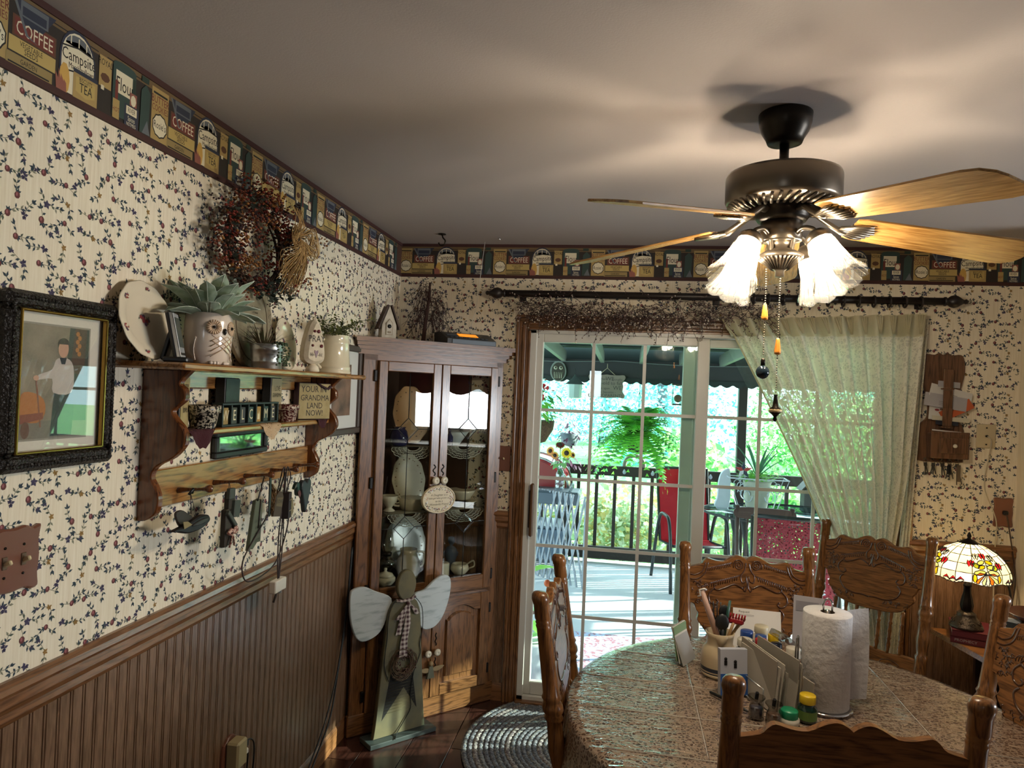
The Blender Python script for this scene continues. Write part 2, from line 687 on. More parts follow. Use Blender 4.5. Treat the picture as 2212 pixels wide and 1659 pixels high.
# ---- printed wallpaper: one repeat of sprigs, laid over the wall like the paper
def wp_tile(rs):
    """a list of (centre, kind, polygon) in a 0.27 x 0.30 repeat"""
    rr = random.Random(rs)
    els = []

    def lf(x, z, a, L, w, k):
        d = (cos(a), sin(a))
        n = (-d[1], d[0])
        els.append((k, [(x, z), (x + d[0] * L * .45 + n[0] * w, z + d[1] * L * .45 + n[1] * w), (x + d[0] * L, z + d[1] * L),
                        (x + d[0] * L * .45 - n[0] * w, z + d[1] * L * .45 - n[1] * w)]))

    def stem(pts, w=0.0007):
        for (x0, z0), (x1, z1) in zip(pts, pts[1:]):
            dx, dz = x1 - x0, z1 - z0
            l = math.hypot(dx, dz) or 1
            nx, nz = -dz / l * w, dx / l * w
            els.append(('s', [(x0 + nx, z0 + nz), (x1 + nx, z1 + nz), (x1 - nx, z1 - nz), (x0 - nx, z0 - nz)]))

    def rose(x, z, a, s):
        els.append(('r', ell(x, z, 0.0085 * s, 0.0095 * s, 8, a, a + 2 * PI)))
        els.append(('R', ell(x - .002 * s, z + .002 * s, 0.0035 * s, 0.0055 * s, 6, a, a + 2 * PI)))
        for k in (-1, 0, 1):
            lf(x - cos(a) * .007 * s, z - sin(a) * .007 * s, a + PI + k * .9, .012 * s, .003 * s, 'l')

    def star(x, z, s, k):
        for i in range(5):
            lf(x, z, i * 1.257 + rr.random(), .009 * s, .003 * s, k)

    def sprig(x, z, a, n, L):
        pts = [(x, z)]
        for i in range(n):
            a += rr.uniform(-.55, .55)
            x += cos(a) * L
            z += sin(a) * L
            pts.append((x, z))
            for sd in (-1, 1):
                if rr.random() < .85:
                    lf(x, z, a + sd * rr.uniform(.6, 1.1), rr.uniform(.009, .014), rr.uniform(.002, .0031), rr.choice('lllgs'))
        lf(x, z, a, .014, .003, 'l')
        stem(pts)
        return x, z, a
    for i in range(5):
        for j in range(6):
            x = (i + .5 + (.5 if j % 2 else 0) + rr.uniform(-.3, .3)) * 0.27 / 5
            z = (j + .5 + rr.uniform(-.3, .3)) * 0.30 / 6
            a = rr.uniform(0, 2 * PI)
            ex, ez, ea = sprig(x, z, a, 3, .012)
            t = (i + j * 2) % 4
            if t in (0, 1):
                rose(x, z, a + PI, rr.uniform(.68, .88))
            elif t == 2:
                star(x, z, 1.15, 'b')
            else:
                star(x, z, .9, 'o')
            if rr.random() < .8:
                sprig(x, z, a + 2.2, 2, .012)
            if rr.random() < .5:
                star(ex, ez, .7, 'b')
    return els


WPM = {'l': LEAFD, 'g': LEAFG, 's': STEM, 'r': ROSE, 'R': ROSEL, 'b': BLUEF, 'o': GOLDF}
TILE = wp_tile(5)


def paper(parent, M, x0, x1, z0, z1, holes=()):
    mb = MB(M)
    ty = {'s': .0002, 'l': .0004, 'g': .0004, 'r': .0006, 'R': .0008, 'b': .0005, 'o': .0005}
    i0, i1 = math.floor(x0 / .27) - 1, math.ceil(x1 / .27)
    for i in range(i0, i1 + 1):
        for j in range(math.floor((z0 - .15) / .30) - 1, math.ceil(z1 / .30) + 1):
            ox, oz = i * .27, j * .30 + (.15 if i % 2 else 0)
            for k, poly in TILE:
                cx, cz = poly[0][0] + ox, poly[0][1] + oz
                if not (x0 < cx < x1 and z0 < cz < z1):
                    continue
                if any(a < cx < b and c < cz < d for a, c, b, d in holes):
                    continue
                mb.flat([(p[0] + ox, p[1] + oz) for p in poly], -ty[k], WPM[k])
    return mb.build('wallpaper_print', parent, 'stuff')


ML = Matrix.Rotation(RZL, 4, 'Z')
paper(wl, ML, -3.4, 0.0, 1.0, 2.27)
paper(wb, Matrix(), 0.01, 3.11, 1.0, 2.27, holes=[(0.69, 0.0, 2.64, 2.03)])


# ---- border of pantry tins and boxes near the ceiling
def bm(n, c):
    return mat('border_' + n, c, 0.75)


def border_motif(P=0.5265, z0=2.26, h=0.18):
    mb = MB()
    tan, brown, dk, navy, teal, cr, gold = (bm('tan', '#a58a55'), bm('brown', '#5b3a26'), bm('shadow', '#2a221c'), bm('navy', '#2b2f3f'),
                                            bm('teal', '#30423d'), bm('cream', '#d9ceb2'), bm('straw', '#b39a5c'))
    red, ink, grey, corn = bm('red', '#6d2f27'), bm('ink', '#191512'), bm('grey', '#5d6166'), bm('corn', '#c49b4e')
    rose = bm('husk', '#8d5548')
    X = lambda f: f * P
    Z = lambda f: z0 + f * h
    lay = [0]

    def put(poly, m):
        lay[0] += 1
        mb.flat([(X(a), Z(b)) for a, b in poly], -0.0022 - lay[0] * 0.00003, m)

    def t(s, a, b, size, m, rot=0.0, sx=1.0):
        lay[0] += 1
        mb.txt(s, X(a), Z(b), size * h, m, -0.0022 - lay[0] * 0.00003, sx=sx * .76, rot=rot)
    put(rect(0, .02, 1, 1), dk)
    put(rect(0, .80, 1, .93), bm('shelf_back', '#6a5436'))
    for i in range(6):
        put(rect(i / 6 + .01, .83, i / 6 + .12, .845), ink)
    # box of biscuits
    put(rect(.0, .1, .135, .86), tan)
    put(rect(.012, .77, .125, .80), ink)
    t('BUTTER', .068, .69, .16, red, sx=.95)
    t('COOKIES', .068, .57, .13, red, sx=.9)
    put([(.07 + .058 * (1 + .08 * (k % 2)) * cos(k * PI / 10), .33 + .17 * (1 + .08 * (k % 2)) * sin(k * PI / 10)) for k in range(20)], ink)
    put([(.07 + .052 * (1 + .08 * (k % 2)) * cos(k * PI / 10), .33 + .15 * (1 + .08 * (k % 2)) * sin(k * PI / 10)) for k in range(20)], cr)
    t("Rosie's", .07, .33, .15, ink, sx=.9)
    # coffee tin and seed boxes
    put(rect(.155, .42, .375, .66), brown)
    put(rect(.165, .44, .365, .64), red)
    put([(.16, .86), (.2, .6), (.3, .6), (.37, .88)], navy)
    put(rect(.19, .68, .33, .86), grey)
    put(rect(.2, .7, .32, .8), navy)
    t('COFFEE', .265, .53, .22, cr, sx=.95)
    put([(.15, .86), (.165, .86), (.23, .5), (.28, .45), (.22, .48)], grey)
    put(rect(.14, .24, .375, .41), gold)
    t('VEGETABLE', .25, .36, .085, ink)
    t('SEEDS', .25, .29, .1, ink)
    put(rect(.13, .08, .36, .22), bm('box', '#8f7a4c'))
    put(rect(.14, .1, .345, .12), ink)
    t('GARDEN', .24, .16, .08, ink)
    # arched label
    put([(.395, .1), (.395, .55)] + ell(.5, .55, .105, .37, 10, PI, 0) + [(.605, .1)], navy)
    put([(.405, .1), (.405, .55)] + ell(.5, .55, .095, .33, 10, PI, 0) + [(.595, .1)], cr)
    put([(.425, .72)] + ell(.5, .7, .075, .15, 8, PI, 0) + [(.575, .72), (.5, .78)], grey)
    for a in (.455, .5, .545):
        put([(a - .003, .72), (a + .003, .72), (a + .003, .83), (a - .003, .83)], cr)
    put([(.4, .66), (.5, .72), (.6, .70), (.6, .68), (.5, .70), (.4, .64)], ink)
    put([(.4, .36), (.5, .42), (.6, .38), (.6, .36), (.5, .40), (.4, .34)], ink)
    t('Campsite', .505, .58, .2, ink, rot=-.06, sx=1.0)
    t('Marshmallows', .52, .46, .1, ink, rot=-.06)
    put(ell(.425, .25, .03, .2, 10), corn)
    for k in (-1, 0, 1, 2):
        put([(.395 + k * .012, .06), (.39 + k * .016, .34 - abs(k) * .05), (.41 + k * .013, .2), (.42 + k * .01, .06)], rose)
    put(rect(.475, .09, .62, .4), tan)
    put(rect(.475, .4, .62, .45), navy)
    put([(.49, .18), (.55, .13), (.605, .18), (.605, .36), (.49, .36)], gold)
    t('BISCUITS', .548, .34, .075, ink)
    t('TEA', .55, .24, .17, ink)
    # slim carton, green tin, bottles and spice box
    put(rect(.625, .42, .705, .82), tan)
    t('ROYAL', .665, .74, .12, ink, sx=.9)
    put(ell(.665, .55, .03, .06, 8), brown)
    put(rect(.715, .14, .875, .84), teal)
    put(ell(.795, .84, .08, .05, 10), teal)
    put(rect(.735, .46, .855, .76), cr)
    t('Flour', .8, .58, .26, ink, sx=.9)
    put(rect(.64, .38, .66, .44), cr)
    put(rect(.72, .1, .765, .36), tan)
    put(rect(.733, .36, .752, .62), red)
    t('HOT', .742, .22, .09, red)
    put(rect(.835, .36, .885, .56), rose)
    put(rect(.85, .56, .872, .76), bm('green', '#25352c'))
    put(ell(.86, .46, .02, .08, 8), cr)
    put(rect(.8, .08, .9, .38), navy)
    put(rect(.812, .25, .888, .36), cr)
    t('RIVER', .85, .305, .1, ink, sx=.8)
    t('Spices', .85, .19, .1, cr, sx=.8)
    t('NUTMEG', .85, .115, .07, cr, sx=.9)
    put([(.91, .1), (.975, .1), (.985, .7), (.95, .8), (.915, .7)], teal)
    put(rect(.915, .82, .97, .9), bm('green', '#25352c'))
    put([(.93, .1), (.965, .3), (.99, .1)], grey)
    return mb


tl_ = struct(MB(ML).box((-2.5, -0.001, 2.35), (5.2, 0.002, 0.18), bm('strip', '#4a2e22')).box((-2.5, -0.004, 2.266), (5.2, 0.008, 0.016), bm('ledge', '#3d1d19'))
             .box((-2.5, -0.003, 2.432), (5.2, 0.006, 0.016), bm('ledge', '#3d1d19')).build('trim_1'))
tb_ = struct(MB().box((1.56, -0.001, 2.35), (3.12, 0.002, 0.18), bm('strip', '#4a2e22')).box((1.56, -0.004, 2.266), (3.12, 0.008, 0.016), bm('ledge', '#3d1d19'))
             .box((1.56, -0.003, 2.432), (3.12, 0.006, 0.016), bm('ledge', '#3d1d19')).build('trim_2'))
tl_['label'] = 'pantry tin wallpaper border under the ceiling of the left wall'
tb_['label'] = 'pantry tin wallpaper border under the ceiling of the back wall'
mo = border_motif().build('border_print', tb_)
mo.location.x = -0.008
for i in range(1, 6):
    like(mo, tb_, (-0.008 + .5265 * i, 0, 0))
for i in range(-2, 4):
    like(mo, tl_, (0, -2.073 + .498 * i, 0), RZL).scale.x = .946


# ---- beadboard boards, chair rail, baseboards
def rail(mb, x0, x1, m, z=1.0):
    prof = [(0, -.012), (0, .085), (.010, .085), (.024, .078), (.028, .066), (.020, .056), (.022, .036), (.012, .020), (.014, .004), (.008, -.008)]
    vs, fs = [], []
    n = len(prof)
    for x in (x0, x1):
        vs += [(x, -a, z - .075 + b) for a, b in prof]
    fs = [tuple(range(n)), tuple(range(n, 2 * n))[::-1]] + [(i, n + i, n + (i + 1) % n, (i + 1) % n) for i in range(n)]
    mb.add(vs, fs, m)


def base(mb, x0, x1, m):
    prof = [(0, 0), (0, .092), (.006, .092), (.012, .08), (.013, .07), (.013, 0)]
    n = len(prof)
    vs = []
    for x in (x0, x1):
        vs += [(x, -a, b) for a, b in prof]
    fs = [tuple(range(n)), tuple(range(n, 2 * n))[::-1]] + [(i, n + i, n + (i + 1) % n, (i + 1) % n) for i in range(n)]
    mb.add(vs, fs, m)


b = MB(ML)
rail(b, -4.6, -0.02, RAILWY)
struct(b.build('trim_3'))['label'] = 'oak chair rail along the left wall'
b = MB()
rail(b, 0.02, 0.66, RAILW)
rail(b, 2.64, 3.118, RAILW)
struct(b.build('trim_4'))['label'] = 'oak chair rail along the back wall'
b = MB(ML)
base(b, -4.6, -0.02, RAILWY)
struct(b.build('baseboard_left'))
b = MB()
base(b, 0.02, 0.66, RAILW)
base(b, 2.64, 3.118, RAILW)
struct(b.build('baseboard_back'))
# one beaded board, 0.038 wide: flat field, groove, small bead
bp = [(-.019, 0), (-.019, -.003), (-.0175, -.006), (.0085, -.006), (.0098, -.0025), (.0112, -.0025), (.0125, -.006), (.016, -.006), (.0175, -.003), (.019, -.003), (.019, 0)]
n = len(bp)
bo = MB().add([(x, y, z) for z in (.09, .93) for x, y in bp],
              [(i, (i + 1) % n, n + (i + 1) % n, n + i) for i in range(n)] + [tuple(range(n))[::-1], tuple(range(n, 2 * n))], PANELW)
first = bo.build('board', wl)
first.location = (0, -0.03, 0)
first.rotation_euler.z = RZL
k = 1
while k < 92:
    like(first, wl, (0, -0.03 - .038 * k, 0), RZL)
    k += 1
x = 0.03
while x < 3.11:
    if x < 0.655 or x > 2.65:
        like(first, wb, (x, 0, 0))
    x += .038

# ---- sliding glass door: oak casing, white frame, sliding sash with grilles, fixed panel behind
cs = MB()


def casing(mb, m, mx_):
    pr = [(0, .012), (.014, .020), (.03, .012), (.036, .018), (.05, .018), (.058, .012), (.068, .016), (.078, .009)]
    # stepped boards that read as a fluted casing
    for a, b_, t_ in ((0, .016, .022), (.016, .034, .014), (.034, .052, .019), (.052, .066, .014), (.066, .08, .017)):
        mb.box((DX0 - .08 + (a + b_) / 2 + .008, -t_ / 2, 1.0 + .03 - (0.03 + a) / 2), (b_ - a, t_, 2.06 - a), m, bev=.003)
        mb.box((DX1 + .08 - (a + b_) / 2 - .008, -t_ / 2, 1.0 + .03 - (0.03 + a) / 2), (b_ - a, t_, 2.06 - a), m, bev=.003)
        mb.box(((DX0 + DX1) / 2, -t_ / 2, 2.062 - (a + b_) / 2), (DX1 - DX0 + .16 - 2 * a - .016, t_, b_ - a), mx_, bev=.003)
    return mb


d1 = struct(casing(cs, DOAK, DOAKX).build('trim_5'))
d1['label'] = 'fluted dark oak casing around the sliding glass door'
dr = bpy.data.objects.new('door_1', None)
COL.objects.link(dr)
struct(dr)
fr = MB()
fr.box((DX0 + .02, .06, .99), (.04, .15, 1.99), WHITEV, bev=.003)
fr.box((DX1 - .02, .06, .99), (.04, .15, 1.99), WHITEV, bev=.003)
fr.box(((DX0 + DX1) / 2, .06, DZ1 - .012), (DX1 - DX0, .15, .028), WHITEV, bev=.003)
fr.box(((DX0 + DX1) / 2, .06, .03), (DX1 - DX0, .15, .03), WHITEV, bev=.003)
fr.build('door_frame', dr)
OAKSILL = MB().box(((DX0 + DX1) / 2, -.012, .012), (DX1 - DX0, .06, .022), DOAKX, bev=.004).build('threshold', dr)
PANE = glass('door_glass', '#eefaf6', 0.045)


def sash(x0, x1, y, z0=.045, z1=1.968, st=.062, name='sash'):
    mb = MB()
    mb.box((x0 + st / 2, y, (z0 + z1) / 2), (st, .036, z1 - z0), WHITEV, bev=.004)
    mb.box((x1 - st / 2, y, (z0 + z1) / 2), (st, .036, z1 - z0), WHITEV, bev=.004)
    mb.box(((x0 + x1) / 2, y, z1 - .024), (x1 - x0 - 2 * st, .036, .048), WHITEV, bev=.004)
    mb.box(((x0 + x1) / 2, y, z0 + .035), (x1 - x0 - 2 * st, .036, .07), WHITEV, bev=.004)
    s_ = mb.build(name, dr)
    gx0, gx1, gz0, gz1 = x0 + st, x1 - st, z0 + .07, z1 - .048
    MB().box(((gx0 + gx1) / 2, y + .004, (gz0 + gz1) / 2), (gx1 - gx0, .004, gz1 - gz0), PANE).build('pane', s_)
    for i in (1, 2):
        MB().box((gx0 + (gx1 - gx0) * i / 3, y - .002, (gz0 + gz1) / 2), (.017, .006, gz1 - gz0), WHITEV).build('grille_bar', s_)
    for i in (1, 2, 3, 4):
        MB().box(((gx0 + gx1) / 2, y - .004, gz0 + (gz1 - gz0) * i / 5), (gx1 - gx0, .006, .017), WHITEV).build('grille_bar', s_)
    return s_


sash(.748, 1.672, .02)
sash(1.60, 2.56, .08, name='fixed_panel')
MB().box((1.577, .08, 1.0), (.066, .03, 1.90), WHITEV, bev=.003).build('meeting_stile', dr)
hb = MB()
hb.box((.775, -.012, 1.03), (.018, .014, .20), BLACK, bev=.004)
hb.box((.786, -.036, 1.03), (.02, .03, .28), mat('handle_wood', '#5b3d24', .4), bev=.006)
hb.build('door_handle', dr)
# ================================================================== ceiling fan
BRASS = mat('antique_brass', '#73685a', 0.28, 0.9)
BRASSD = mat('dark_brass', '#2c2721', 0.35, 0.85)
BLADEM = wood('blade_oak', '#a8814a', '#7a5426', 'x', 0.25, 0.7, 0.3, 0.25)


def shade_mat():
    m, nt, b, L = _nodes('ribbed_clear_glass')
    nt.nodes.remove(b)
    out = nt.nodes['Material Output']
    tr = nt.nodes.new('ShaderNodeBsdfTransparent')
    tl = nt.nodes.new('ShaderNodeBsdfTranslucent')
    gl = nt.nodes.new('ShaderNodeBsdfGlossy')
    gl.inputs['Roughness'].default_value = .08
    tl.inputs[0].default_value = (1, .97, .9, 1)
    tr.inputs[0].default_value = (.97, .96, .93, 1)
    m1 = nt.nodes.new('ShaderNodeMixShader')
    m1.inputs[0].default_value = .10
    m2 = nt.nodes.new('ShaderNodeMixShader')
    lw = nt.nodes.new('ShaderNodeLayerWeight')
    lw.inputs[0].default_value = 0.5
    pw_ = nt.nodes.new('ShaderNodeMath')
    pw_.operation = 'POWER'
    pw_.inputs[1].default_value = 4.5
    L.new(lw.outputs['Facing'], pw_.inputs[0])
    L.new(tr.outputs[0], m1.inputs[1])
    L.new(tl.outputs[0], m1.inputs[2])
    L.new(pw_.outputs[0], m2.inputs[0])
    L.new(m1.outputs[0], m2.inputs[1])
    L.new(gl.outputs[0], m2.inputs[2])
    L.new(m2.outputs[0], out.inputs[0])
    return m


def bulb_mat(name, col, strength):
    m, nt, b, L = _nodes(name)
    nt.nodes.remove(b)
    e = nt.nodes.new('ShaderNodeEmission')
    e.inputs[0].default_value = (*col, 1)
    e.inputs[1].default_value = strength
    tr = nt.nodes.new('ShaderNodeBsdfTransparent')
    mx = nt.nodes.new('ShaderNodeMixShader')
    mx.inputs[0].default_value = .3
    L.new(tr.outputs[0], mx.inputs[1])
    L.new(e.outputs[0], mx.inputs[2])
    L.new(mx.outputs[0], nt.nodes['Material Output'].inputs[0])
    return m


SHADE = shade_mat()
RIBG = glass('rib_glass', '#d9d2c4', .25)
BULB = bulb_mat('lit_bulb', (1, .86, .62), 60)
FX, FY = 1.65, -1.73
fan = thing('ceiling_fan', 'five bladed oak and antique brass ceiling fan with lit glass shades', 'ceiling fan', (FX, FY, 2.44))
MB().lathe([(.028, -.085), (.045, -.083), (.05, -.07), (.062, -.05), (.068, -.03), (.07, -.004), (.066, 0)], BRASSD, 28).build('canopy', fan)
MB().lathe([(.0125, -.165), (.0125, -.08)], BRASSD, 12).lathe([(.022, -.172), (.024, -.165), (.018, -.150)], BRASS, 14).build('downrod', fan)
mh = MB().lathe([(.10, -.262), (.145, -.250), (.15, -.24), (.15, -.178), (.147, -.170), (.12, -.165), (.02, -.163)], BRASS, 48)
mh = mh.build('motor_housing', fan)
v = MB()
for i in range(40):
    a = 2 * PI * i / 40
    v.tube([(.098 * cos(a), .098 * sin(a), -.266), (.122 * cos(a + .05), .122 * sin(a + .05), -.261), (.143 * cos(a + .1), .143 * sin(a + .1), -.251)], .0045, BRASS, 5)
v.build('vent_ribs', mh)
MB().lathe([(.03, -.30), (.062, -.296), (.07, -.285), (.068, -.27), (.098, -.262)], BRASSD, 32).build('flywheel', fan)
MB().lathe([(.05, -.35), (.054, -.348), (.054, -.298), (.05, -.296)], BRASS, 28).build('switch_housing', fan)
lk = MB().lathe([(.012, -.445), (.012, -.43), (.02, -.424), (.042, -.405), (.058, -.395), (.06, -.388), (.05, -.382), (.03, -.37), (.034, -.352), (.05, -.35)], BRASS, 32)
lk = lk.build('light_kit', fan)
v = MB()
for i in range(32):
    a = 2 * PI * i / 32
    v.tube([(.022 * cos(a), .022 * sin(a), -.425), (.043 * cos(a), .043 * sin(a), -.406), (.057 * cos(a), .057 * sin(a), -.397)], .0028, BRASS, 4)
v.build('flutes', lk)


def blade_set(ang, first=None):
    if first:
        b = like(first, fan, (0, 0, -.285), rot=first.rotation_euler.copy())
        b.rotation_euler.z = rad(ang)
        for c in first.children:
            like(c, b)
        return b
    pts = [(.185, -.05), (.21, -.058), (.60, -.072), (.635, -.066), (.655, -.045), (.66, -.02), (.66, .02), (.655, .045), (.635, .066), (.60, .072), (.21, .058), (.185, .05)]
    mb = MB()
    M = RX90.inverted()
    mb.prism([(x, z) for x, z in pts], -.003, .003, BLADEM, M=Matrix.Rotation(rad(-12), 4, 'X') @ M, ch=.0015)
    b = mb.build('blade', fan)
    b.location = (0, 0, -.285)
    b.rotation_euler = (0, rad(6.5), rad(ang))
    ir = MB()
    T = Matrix.Rotation(rad(-12), 4, 'X')
    ir.tube([(.06, .0, .02), (.09, 0, .022), (.12, 0, .006), (.15, 0, -.008), (.175, 0, -.010)], [.012, .011, .010, .011, .012], BRASS, 8, flat=.7)
    for k in range(-3, 4):
        ir.tube([T @ Vector((.155, k * .004, -.009)), T @ Vector((.20, k * .011, -.010)), T @ Vector((.25 - abs(k) * .006, k * .0125, -.0075))], [.006, .0075, .005], BRASS, 6, flat=.6)
    ir.build('blade_iron', b)
    return b


b0 = blade_set(8)
for k in range(1, 5):
    blade_set(8 + 72 * k, b0)
shp = [(.026, 0.004), (.031, -.004), (.034, -.02), (.038, -.05), (.044, -.08), (.055, -.11), (.066, -.132)]


def shade_piece():
    mb = MB()
    n = 48
    vs, fs = [], []
    for j, (r, z) in enumerate(shp):
        t = j / (len(shp) - 1)
        for i in range(n):
            a = 2 * PI * i / n
            rr = r * (1 + .035 * t * cos(24 * a))
            zz = z - (.010 * abs(cos(4 * a)) if j == len(shp) - 1 else .004 * t * abs(cos(4 * a)))
            vs.append((rr * cos(a), rr * sin(a), zz))
    for j in range(len(shp) - 1):
        for i in range(n):
            k = (i + 1) % n
            fs.append((j * n + i, j * n + k, (j + 1) * n + k, (j + 1) * n + i))
    mb.add(vs, fs, SHADE, True)
    for i in range(24):
        a = 2 * PI * i / 24
        mb.tube([(1.03 * r * cos(a), 1.03 * r * sin(a), z) for r, z in shp[2:]], .0009, RIBG, 3)
    return mb


s0 = None
for a in (219, 129, 39, 309):
    ca, sa = cos(rad(a)), sin(rad(a))
    am = MB()
    am.tube(spline([(.035 * ca, .035 * sa, -.39), (.04 * ca, .04 * sa, -.35), (.065 * ca, .065 * sa, -.325), (.10 * ca, .10 * sa, -.333), (.112 * ca, .112 * sa, -.352)], 5), .0065, BRASS, 8)
    am.build('lamp_arm', fan)
    q = Matrix.Translation((.112 * ca, .112 * sa, -.352)) @ Matrix.Rotation(rad(a), 4, 'Z') @ Matrix.Rotation(rad(-30), 4, 'Y')
    c = MB().lathe([(.024, -.022), (.033, -.020), (.033, -.004), (.022, .008), (.008, .012)], BRASS, 20).build('shade_cap', fan)
    c.matrix_local = q
    if s0 is None:
        s0 = shade_piece().build('glass_shade', fan)
        bl = MB().lathe([(.0, -.088), (.014, -.084), (.024, -.068), (.026, -.055), (.022, -.04), (.014, -.022), (.013, -.005)], BULB, 16, cap=False).build('bulb', fan)
        bl0 = bl
        s = s0
    else:
        s = like(s0, fan)
        bl = like(bl0, fan)
    s.matrix_local = q @ Matrix.Translation((0, 0, -.008))
    bl.matrix_local = q
    p = Matrix.Translation((FX, FY, 2.44)) @ q @ Vector((0, 0, -.06))
    light('fan_bulb_light', 'POINT', p, 8.6, (1.0, .86, .66), .022)


def chain(name, x, y, z0, z1, extra):
    mb = MB()
    n = int((z0 - z1) / .0065)
    for i in range(n):
        mb.ball((x, y, z0 - i * .0065), .0022, BRASS, 5, rings=3)
    o = mb.build(name, fan)
    extra(o)
    return o


AMBER = mat('pull_wood', '#c07a2c', .35)


def peg_drop(o, x, y, z):
    MB().lathe([(.003, z), (.005, z - .005), (.009, z - .036), (.0085, z - .043), (.003, z - .045)], AMBER, 12, Matrix.Translation((x, y, 0))).build('wood_drop', o)


def ex1(o):
    peg_drop(o, -.04, -.03, -.522)
    MB().lathe([(.004, -.668), (.006, -.675), (.006, -.688)], BRASSD, 10, Matrix.Translation((-.04, -.03, 0))).build('ball_cap', o)
    MB().ball((-.04, -.03, -.706), .018, mat('dark_blue_glaze', '#1d2a33', .12), 16, rings=10).build('ball_pull', o)


def ex2(o):
    peg_drop(o, 0, -.01, -.612)
    MB().lathe([(.0, -.838), (.006, -.832), (.004, -.824), (.009, -.818), (.016, -.812), (.016, -.803), (.008, -.797), (.006, -.78), (.0045, -.768), (.006, -.764)], BRASSD, 12, Matrix.Translation((0, -.01, 0)))\
        .lathe([(.0155, -.812), (.0185, -.8075), (.0155, -.803)], mat('ivory', '#cdb588', .3), 16, Matrix.Translation((0, -.01, 0)), cap=False).build('turned_pull', o)


chain('pull_chain', -.04, -.03, -.43, -.668, ex1)
chain('pull_chain', 0, -.01, -.445, -.764, ex2)

# ================================================================== pressed-back chairs
CH = wood('chair_oak', '#7b512b', '#462a14', 'z', 0.28, 1.0, 0.2, .4)
CHX = wood('chair_oak_x', '#7b512b', '#462a14', 'x', 0.34, 1.0, 0.1, .4)
for m_ in (CH, CHX):
    m_.node_tree.nodes['Principled BSDF'].inputs['Specular IOR Level'].default_value = .3
CARV = mat('carved_oak', '#43240f', .3, coat=.3)
CUSH = mat('seat_cushion', '#17201f', .6)


def mirror(pts):
    return [(-x, z) for x, z in pts]


